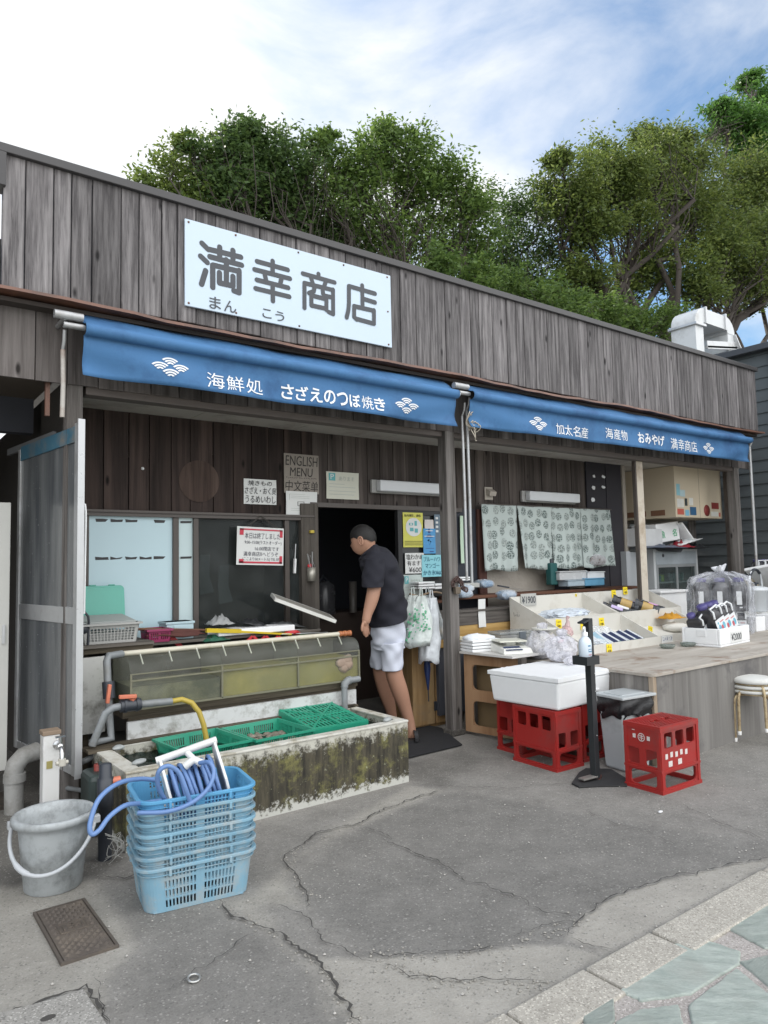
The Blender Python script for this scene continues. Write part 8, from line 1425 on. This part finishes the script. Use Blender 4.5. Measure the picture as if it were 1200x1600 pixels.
# left hand with five relaxed fingers
Hn = []; He = []
def hn(p, r, par=None):
    Hn.append((p, r)); i = len(Hn)-1
    if par is not None: He.append((par, i))
    return i
h0 = hn(q_(572, 967, -.26), .030); h1 = hn(q_(570.8, 975, -.26), (.036, .026), h0); 
for k, (dx_, ln, dd) in enumerate(((-3.0, 15, -.275), (-.9, 17.5, -.268), (1.3, 16.5, -.258), (3.3, 13, -.248))):
    a = hn(q_(570.8+dx_*.8, 979, dd), .0125, h1); b = hn(q_(571+dx_*1.05, 979+ln*.42, dd+.002), .0105, a); c = hn(q_(571.8+dx_*1.1, 979+ln*.72, dd+.01), .0095, b); d = hn(q_(573+dx_*1.05, 979+ln*.95, dd+.02), .0075, c)
th_ = hn(q_(567, 974, -.285), .0135, h1); t2 = hn(q_(565.6, 981, -.295), .0115, th_); t3 = hn(q_(566, 987, -.295), .009, t2)
skin('hand', Hn, He, SKIN, 0, 2)
Hn = []; He = []; h0 = hn(q_(580, 966, .14), .03); h1 = hn(q_(579, 974, .13), (.034, .025), h0)
for k, (dx_, ln) in enumerate(((-2.6, 13), (-.8, 15), (1., 14), (2.8, 11))): a = hn(q_(579+dx_, 978, .13+.01*k), .012, h1); b = hn(q_(579.5+dx_, 978+ln*.5, .13+.01*k), .010, a); c = hn(q_(580+dx_, 978+ln*.9, .14+.01*k), .008, b)
a = hn(q_(576, 976, .11), .012, h1); b = hn(q_(575, 982, .11), .010, a); skin('hand', Hn, He, SKIN, 0, 2)
# clothes: shells of closed rings round the limbs
def shell(name, rings, m, parent=PM, n=28, wr=.006, seed=1, cap=False, thick=.004):
    """rings: (centre, axis r, axis f, half width r, half depth f)"""
    rg_ = random.Random(seed); ph = [rg_.uniform(0, 6) for _ in range(6)]; R2 = []
    for i in range(len(rings)-1):
        for k in range(4): t_ = k/4; R2.append(tuple((Vector(a).lerp(Vector(b), t_) if not isinstance(a, (int, float)) else a+(b-a)*t_) for a, b in zip(rings[i], rings[i+1])))
    R2.append(rings[-1]); vs = []; fs = []
    for i, (c, ax, af, hw, hd_) in enumerate(R2):
        for k in range(n):
            a = 6.283*k/n; w_ = wr*(math.sin(3*a+i*.8+ph[0])+.7*math.sin(5*a-i*1.1+ph[1])+.5*math.sin(i*1.6+ph[2]+2*a)); vs.append(Vector(c)+Vector(ax)*((hw+w_)*math.cos(a))+Vector(af)*((hd_+w_)*math.sin(a)))
    for i in range(len(R2)-1):
        for k in range(n): fs.append((i*n+k, i*n+(k+1) % n, (i+1)*n+(k+1) % n, (i+1)*n+k))
    mb = MB(); mb.add(vs, fs, 0, True); o = mb.build(name, m, parent); s = o.modifiers.new('s', 'SOLIDIFY'); s.thickness = thick; x = o.modifiers.new('sub', 'SUBSURF'); x.levels = 1; x.render_levels = 1; return o
IR = Vector(RM[:, 0]); IF = Vector(RM[:, 2])*-1; IU = Vector(RM[:, 1]); px = D0/F
def ring(cx, cy, hw, hd_, tilt=0, d=0): ax = (IR*math.cos(tilt)-IU*math.sin(tilt)); return (q_(cx, cy, d), ax, IF, hw*px, hd_)
T1 = R_(-12)
shell('t_shirt', [ring(572.5, 860, 13.5, .066, R_(-44)), ring(576, 862, 17, .10, R_(-38)), ring(585, 870, 25, .17, R_(-18)), ring(594.5, 884, 29.5, .205, R_(-6)), ring(600, 905, 28.5, .20, R_(-3)), ring(605, 930, 28, .19, R_(-2)), ring(607, 955, 28.5, .185, T1), ring(607.5, 973, 29.5, .19, T1)], NAVYT, wr=.011, seed=4)
aA = q_(586, 876, -.16); aB = q_(581.5, 917, -.235); dS = (aB-aA).normalized(); fS = IF
shell('sleeve', [(aA+Vector((0, 0, .02)), IR, fS, .075, .07), (aA.lerp(aB, .3), IR, fS, .092, .084), (aA.lerp(aB, .7), IR, fS, .089, .08), (aB, IR, fS, .086, .078)], NAVYT, wr=.004, seed=6)
bA = q_(580, 876, .15); bB = q_(582, 914, .21); shell('sleeve', [(bA+Vector((0, 0, .02)), IR, fS, .07, .07), (bA.lerp(bB, .4), IR, fS, .082, .075), (bB, IR, fS, .08, .07)], NAVYT, wr=.004, seed=8)
shell('shorts', [ring(606.5, 966, 26, .16, T1), ring(606.5, 985, 27.5, .168, T1), ring(606.5, 1002, 26.5, .165, R_(-5)), ring(607, 1012, 25.5, .16, 0)], SHORT, wr=.007, seed=9)
shell('shorts_leg', [ring(612, 1002, 18, .108, R_(-6), -.08), ring(613, 1018, 16.5, .10, R_(-3), -.09), ring(612, 1046, 14.8, .092, R_(-2), -.10)], SHORT, wr=.007, seed=12); shell('shorts_leg', [ring(598, 1002, 19, .11, 0, .08), ring(594.5, 1018, 15.5, .10, 0, .085), ring(591, 1043, 12.2, .088, R_(2), .085)], SHORT, wr=.007, seed=15)
# black sandals
for s, (ank, d, nm) in enumerate(((PZ(645, 1162, .0), -.04, 'sandal'), (PZ(613, 1140, .0), .13, 'sandal'))):
    hd2 = Vector((-.86, .5, 0)).normalized(); sd2 = Vector((.5, .86, 0)); mb = MB(); pts = []
    for k in range(20): a = 6.283*k/20; r1 = .135*math.cos(a); r2 = .052*math.sin(a)*(1+.12*math.cos(a)); pts.append(ank+hd2*(r1+.075)+sd2*r2+Vector((0, 0, .008)))
    mb.prism(pts, (0, 0, .028)); st_ = []
    for (u, h_) in ((.16, .06), (.10, .075), (-.025, .07)):
        st_.append([ank+hd2*(u+.0)+sd2*(.056*math.cos(a))+Vector((0, 0, .03+h_*math.sin(a))) for a in [math.pi*k/10 for k in range(11)]])
    for q in st_: 
        for a, b in zip(q, q[1:]): mb.bar(a, b, .034, .008, up=(a-ank).normalized())
    mb.build(nm, SHOE, PM)
# ================================================================== behind: duct, neighbours, trees
t = thing('ventilation_duct', 'white sheet metal exhaust duct bending over the roof edge at the right end', 'duct', (9.6, 5.6, 3.4))
DUCT = mat('duct_white', (.62, .64, .65), .35, .08, 5, dirt=(.4, .4, .38), dirt_amt=.3)
yd0, yd1 = 5.60, 6.0; X0 = PY(1049, 530, yd1).x; X1 = X0+.22
zt = PY(1095, 480, yd0).z
def ell(cx, cz, r0, r1, a0, a1, n=10):
    vs = []; fs = []
    for i in range(n+1):
        q = R_(a0+(a1-a0)*i/n)
        for r in (r0, r1):
            for y in (yd0, yd1): vs.append((cx+r*math.cos(q), y, cz+r*math.sin(q)))
    for i in range(n):
        b = 4*i; fs += [(b, b+1, b+5, b+4), (b+2, b+6, b+7, b+3), (b, b+4, b+6, b+2), (b+1, b+3, b+7, b+5)]
    fs += [(0, 2, 3, 1), (4*n, 4*n+1, 4*n+3, 4*n+2)]
    return vs, fs
zc = zt-.27; cx = X1+.05; mb = MB(); mb.box(X0, X1, yd0, yd1, 3.3, zc-.02)
vs, fs = ell(cx, zc, .05, .27, 180, 90); mb.add(vs, fs); mb.box(cx, cx+.62, yd0, yd1, zc+.05, zc+.27)
vs, fs = ell(cx+.62, zc, .05, .27, 90, 0); mb.add(vs, fs); mb.box(cx+.67, cx+.89, yd0, yd1, zc-.28, zc-.005); mb.build('duct_run', DUCT, t, bevel=.004)
for q in ((X0-.035, X1+.035, yd0-.035, yd1+.035, zc-.03, zc+.01), (cx+.0, cx+.035, yd0-.03, yd1+.03, zc+.03, zc+.295), (cx+.58, cx+.615, yd0-.03, yd1+.03, zc+.03, zc+.295)): MB().box(*q).build('flange', ALU, t, bevel=.004)
mb = MB(); mb.bar((cx+.85, yd0-.01, zc-.0), (cx+1.15, yd0-.35, 3.55), .05, .02); mb.bar((X1+.05, yd0, zc-.33), (cx+.9, yd0, zc-.2), .05, .03); mb.bar((X1+.05, yd0-.02, zc-.30), (cx+.9, yd0-.02, zc-.17), .01, .12); mb.build('stay', ALU, t)
# grey lap sided neighbour at the right
NB = thing('neighbour_building', 'dark grey lap sided building standing just right of the shop', 'building', (10.6, 5, 0))
XN = 10.25; z1 = PX(1165, 556, XN).z; mb = MB(); k = 0; z = 0.0
while z < z1-.02:
    h = min(.165, z1-z); mb.hexa([(XN-.022, 1.2, z), (XN+.03, 1.2, z), (XN-.022, 9, z), (XN+.03, 9, z), (XN-.004, 1.2, z+h), (XN+.03, 1.2, z+h), (XN-.004, 9, z+h), (XN+.03, 9, z+h)]); z += .165
mb.build('lap_siding', mat('grey_siding', (.085, .098, .103), .6, .2, 3, dirt=(.05, .055, .06), dirt_amt=.5, stretch=(1, .3, 1)), NB)
MB().box(XN+.03, 16, 1.2, 9, 0, z1-.02).build('walls', mat('grey_siding_wall', (.085, .098, .103), .6), NB); MB().box(XN-.14, 16.2, 1.0, 9.2, z1, z1+.09).build('roof', mat('slate_roof', (.05, .055, .065), .5), NB, bevel=.01)
mb = MB(); mb.tube([(XN-.05, 4.6, 0), (XN-.05, 4.6, z1)], .03, 10); mb.build('downpipe', mat('pipe_dark', (.07, .075, .08), .5), NB)
# tan house behind the trees
HB = thing('hillside_house', 'tan rendered house with a low pitched grey roof half hidden behind the trees', 'house', (17.5, 13, 0))
q0 = PY(1050, 500, 13); MB().box(14.6, 24, 13, 17, 0, 6.1).build('walls', mat('tan_render', (.20, .165, .115), .85, .12, 3), HB)
MB().prism([(13.9, 12.5, 5.9), (25, 12.5, 5.9), (25, 12.5, 6.05), (19.2, 12.5, 7.9), (13.9, 12.5, 6.05)], (0, 5, 0)).build('roof', mat('far_roof', (.055, .05, .048), .7, .2, 3), HB)
MB().box(16.5, 17.4, 12.985, 13.0, 4.2, 5.3).build('window', mat('far_window', (.05, .055, .06), .2), HB)
# ---- trees
def leafmat(name, c0, c1, tr=.35):
    m = bpy.data.materials.new(name); m.use_nodes = True; n = m.node_tree.nodes; l = m.node_tree.links; o = n['Material Output']; b = n['Principled BSDF']
    g = n.new('ShaderNodeNewGeometry'); col = mixrgb(n, l, g.outputs['Random Per Island'], c4(c0), c4(c1)); l.new(col, b.inputs['Base Color']); b.inputs['Roughness'].default_value = .5; b.inputs['Specular IOR Level'].default_value = .3
    t = n.new('ShaderNodeBsdfTranslucent'); h = n.new('ShaderNodeHueSaturation'); h.inputs['Value'].default_value = 1.3; h.inputs['Hue'].default_value = .485; l.new(col, h.inputs['Color']); l.new(h.outputs[0], t.inputs[0])
    ms = n.new('ShaderNodeMixShader'); ms.inputs[0].default_value = tr; l.new(b.outputs[0], ms.inputs[1]); l.new(t.outputs[0], ms.inputs[2]); l.new(ms.outputs[0], o.inputs[0]); return m
BARK = mat('bark', (.045, .037, .031), .9, .35, 8, bmp=.6, stretch=(1, 1, .3))
def limb(mb, a, b, r0, r1, rg, k=6, wob=.1):
    a = Vector(a); b = Vector(b); L_ = (b-a).length; pts = []; rs = []; off = Vector((0, 0, 0))
    for i in range(k+1):
        t = i/k; off = off*.6+Vector((rg.gauss(0, 1), rg.gauss(0, 1), rg.gauss(0, .6)))*wob*L_*.12; p = a.lerp(b, t)+off*(4*t*(1-t)); p.z += .1*L_*math.sin(math.pi*t)*.4; pts.append(p); rs.append(r0+(r1-r0)*t)
    mb.tube(pts, rs, 6, caps=False); return pts
def tree(name, label, base, clumps, lm, seed, leaf=.085, dens=1.0, tr=.16, fork=.45, sub=26, per=34, spread=.30, thin=1.0):
    """clumps: (photo x, photo y, radius in photo px, y) surveyed crown masses"""
    rg = random.Random(seed); nr = np.random.default_rng(seed); t = thing(name, label, 'tree', base); W_ = MB(); base = Vector(base)
    cs = []
    for px, py, rp, y in clumps:
        p = PY(px, py, y); dep = float((RM.T@(np.array(p)-CP))[2]*-1); cs.append((p, rp*dep/F))
    top = sum((c for c, r in cs), Vector())/len(cs); fk = base.lerp(Vector((top.x, top.y, top.z)), fork); fk.x += rg.uniform(-.2, .2)
    limb(W_, base, fk, tr, tr*.7, rg, 7, .25); P = []; 
    for c, r in cs:
        s = fk+Vector((rg.uniform(-.1, .1), rg.uniform(-.1, .1), rg.uniform(-.5, .1))); main = limb(W_, s, c, tr*.42, tr*.08, rg, 8, .6)
        for i in range(int(sub*dens)):
            d = Vector(nr.normal(size=3)).normalized()*r*(rg.random()**.5)*1.18; d.z *= .85; tip = c+d; st = main[rg.randrange(4, 9)]; limb(W_, st, tip, tr*.06, tr*.015, rg, 4, .8)
            for q in range(3):
                tip2 = tip+Vector(nr.normal(size=3))*r*.18; 
                n_ = int(per*rg.uniform(.3, 1.3)*thin*1.15*min(2.2, max(.6, (r/.5)**1.2))); sg = r*spread*rg.uniform(.5, 1.25); P.append(np.array(tip2)+nr.normal(size=(n_, 3))*np.array([sg, sg, sg*.62]))
    W_.build('trunk', BARK, t)
    Q = np.concatenate(P); n_ = len(Q); a = nr.normal(size=(n_, 3)); a[:, 2] *= .5; a /= np.linalg.norm(a, axis=1)[:, None]; b = nr.normal(size=(n_, 3)); b -= a*(a*b).sum(1)[:, None]; b /= np.linalg.norm(b, axis=1)[:, None]
    s = (leaf*.68*nr.uniform(.6, 1.35, size=(n_, 1))); V = np.stack([Q-a*s, Q+b*s*.42, Q+a*s, Q-b*s*.42], 1).reshape(-1, 3)-np.array(base)
    me = bpy.data.meshes.new('crown'); me.vertices.add(n_*4); me.vertices.foreach_set('co', V.ravel()); me.loops.add(n_*4); me.loops.foreach_set('vertex_index', np.arange(n_*4)); me.polygons.add(n_); me.polygons.foreach_set('loop_start', np.arange(n_)*4); me.polygons.foreach_set('loop_total', np.full(n_, 4)); me.update(); me.validate()
    me.materials.append(lm); o = bpy.data.objects.new('crown', me); C.objects.link(o); o.parent = t; return n_
LG = leafmat('leaf_mid', (.045, .09, .02), (.14, .225, .055), .45); LD = leafmat('leaf_dark', (.034, .07, .022), (.095, .16, .045), .4); LY = leafmat('leaf_yellow', (.06, .10, .018), (.14, .20, .045), .42); LB = leafmat('leaf_bright', (.04, .11, .02), (.10, .22, .045), .42)
LO = leafmat('leaf_olive', (.055, .092, .022), (.15, .20, .05), .45)
nl = 0
nl += tree('broadleaf_tree', 'small pale green tree showing over the left end of the roof', (3.2, 13, 0), [(232, 290, 26, 13), (275, 268, 36, 13), (330, 250, 30, 13.2), (290, 225, 18, 13), (300, 320, 50, 13)], LY, 1, .075, .8, .12, thin=.8)
nl += tree('broadleaf_tree', 'dense dark green tree behind the left part of the sign', (5.6, 12.6, 0), [(345, 275, 45, 12.6), (400, 255, 55, 12.8), (450, 300, 60, 12.6), (370, 225, 25, 12.6), (395, 215, 20, 12.6), (430, 350, 60, 13), (350, 335, 55, 13), (520, 370, 60, 13)], LD, 2, .08, 1.15, .2, thin=1.35)
nl += tree('broadleaf_tree', 'slender tree with airy upright sprigs behind the middle of the sign', (7.2, 12.2, 0), [(495, 225, 22, 12.2), (520, 250, 32, 12.2), (510, 215, 16, 12.2), (535, 300, 46, 12.2), (555, 350, 50, 12.4)], LG, 3, .075, .75, .12, thin=.8)
nl += tree('broadleaf_tree', 'large open crowned tree rising highest behind the sign', (9.4, 12, 0), [(590, 240, 40, 12), (640, 235, 42, 12), (600, 205, 20, 12), (680, 270, 40, 12), (560, 275, 32, 12), (630, 300, 55, 12.4), (720, 310, 40, 12), (600, 370, 50, 12.4), (680, 385, 55, 12.4), (740, 370, 50, 12), (745, 320, 22, 12)], LG, 4, .085, .9, .2, fork=.5, thin=.85)
nl += tree('broadleaf_tree', 'shadowy thin crowned tree between the two big trees', (11.4, 12.4, 0), [(800, 330, 40, 12.4), (785, 390, 45, 12.4), (830, 400, 50, 12.4), (800, 450, 50, 12.4), (760, 430, 40, 12), (860, 460, 45, 12.4), (850, 320, 25, 12.4)], LD, 5, .08, .8, .14, thin=.85)
nl += tree('broadleaf_tree', 'wide spreading evergreen with twisting dark limbs behind the duct', (13.6, 10.6, 0), [(900, 300, 48, 10.6), (950, 270, 45, 10.6), (1010, 265, 45, 10.6), (1060, 270, 45, 10.8), (980, 320, 55, 10.6), (1050, 330, 60, 11), (920, 350, 40, 10.6), (1110, 320, 55, 11), (870, 250, 16, 10.6), (1015, 215, 22, 10.8), (1060, 220, 22, 10.8), (900, 440, 40, 11), (960, 480, 40, 11.4), (1010, 420, 45, 11)], LO, 6, .08, 1.25, .26, fork=.56, thin=1.35)
nl += tree('broadleaf_tree', 'bright green broadleaf tree at the right edge of the view', (17.5, 11.2, 0), [(1150, 190, 35, 11.2), (1190, 170, 40, 11.2), (1165, 225, 40, 11.2), (1215, 230, 50, 11.2), (1175, 125, 16, 11.2), (1130, 170, 14, 11.2)], LB, 7, .10, 1.1, .2, thin=1.2)
nl += tree('broadleaf_tree', 'sprawling olive tree overhanging the neighbour roof at the right', (15.6, 9.4, 0), [(1130, 390, 50, 9.6), (1180, 350, 55, 9.6), (1100, 440, 40, 9.6), (1170, 420, 50, 9.6), (1220, 300, 60, 9.6), (1180, 280, 40, 9.8), (1210, 440, 50, 9.6)], LO, 8, .08, 1.15, .22, fork=.5, thin=1.25)
nl += tree('broadleaf_tree', 'low shrubby tree peeping over the roof edge left of the duct', (11.8, 9, 0), [(880, 480, 40, 9.4), (940, 500, 36, 9.4), (820, 455, 36, 9.4), (990, 505, 30, 9.4), (740, 430, 34, 9.4), (690, 415, 30, 9.4), (1030, 500, 30, 9.4)], LG, 9, .075, 1.0, .1, thin=1.0)
print('leaves', nl)
# big hand built limbs of the evergreen
tr_ = [o for o in bpy.data.objects if o.get('label', '').startswith('wide spreading')][0]; rg = random.Random(31); mb = MB()
for pts, r0, r1 in (([(1062, 545, 10.2), (1035, 520, 10.3), (1000, 495, 10.4), (965, 480, 10.5), (935, 440, 10.6), (905, 400, 10.7), (880, 385, 10.8)], .16, .03), ([(1000, 495, 10.4), (985, 460, 10.5), (960, 420, 10.6), (955, 370, 10.6), (930, 330, 10.6)], .09, .02), ([(1035, 520, 10.3), (1060, 450, 10.4), (1045, 400, 10.5), (1060, 350, 10.6)], .1, .03),
    ([(1120, 560, 9.8), (1150, 500, 9.8), (1190, 470, 9.8), (1240, 440, 9.8)], .16, .08), ([(1125, 550, 9.8), (1160, 440, 9.8), (1140, 390, 9.9), (1150, 330, 10)], .12, .03), ([(1110, 560, 9.9), (1135, 480, 9.9), (1200, 390, 9.9)], .09, .03), ([(965, 480, 10.5), (900, 490, 10.6), (860, 500, 10.7)], .05, .015)):
    P = [PY(*p) for p in pts]; Q = []; Rr = []
    for i in range(len(P)-1):
        for k in range(5): 
            s = (i+k/5)/(len(P)-1); Q.append(P[i].lerp(P[i+1], k/5)+Vector((rg.gauss(0, .02), rg.gauss(0, .02), rg.gauss(0, .02)))); Rr.append(r0+(r1-r0)*s)
    Q.append(P[-1]); Rr.append(r1); mb.tube(Q, Rr, 8)
mb.build('limb', BARK, tr_)
# a wooded slope closes the view low down behind the trees
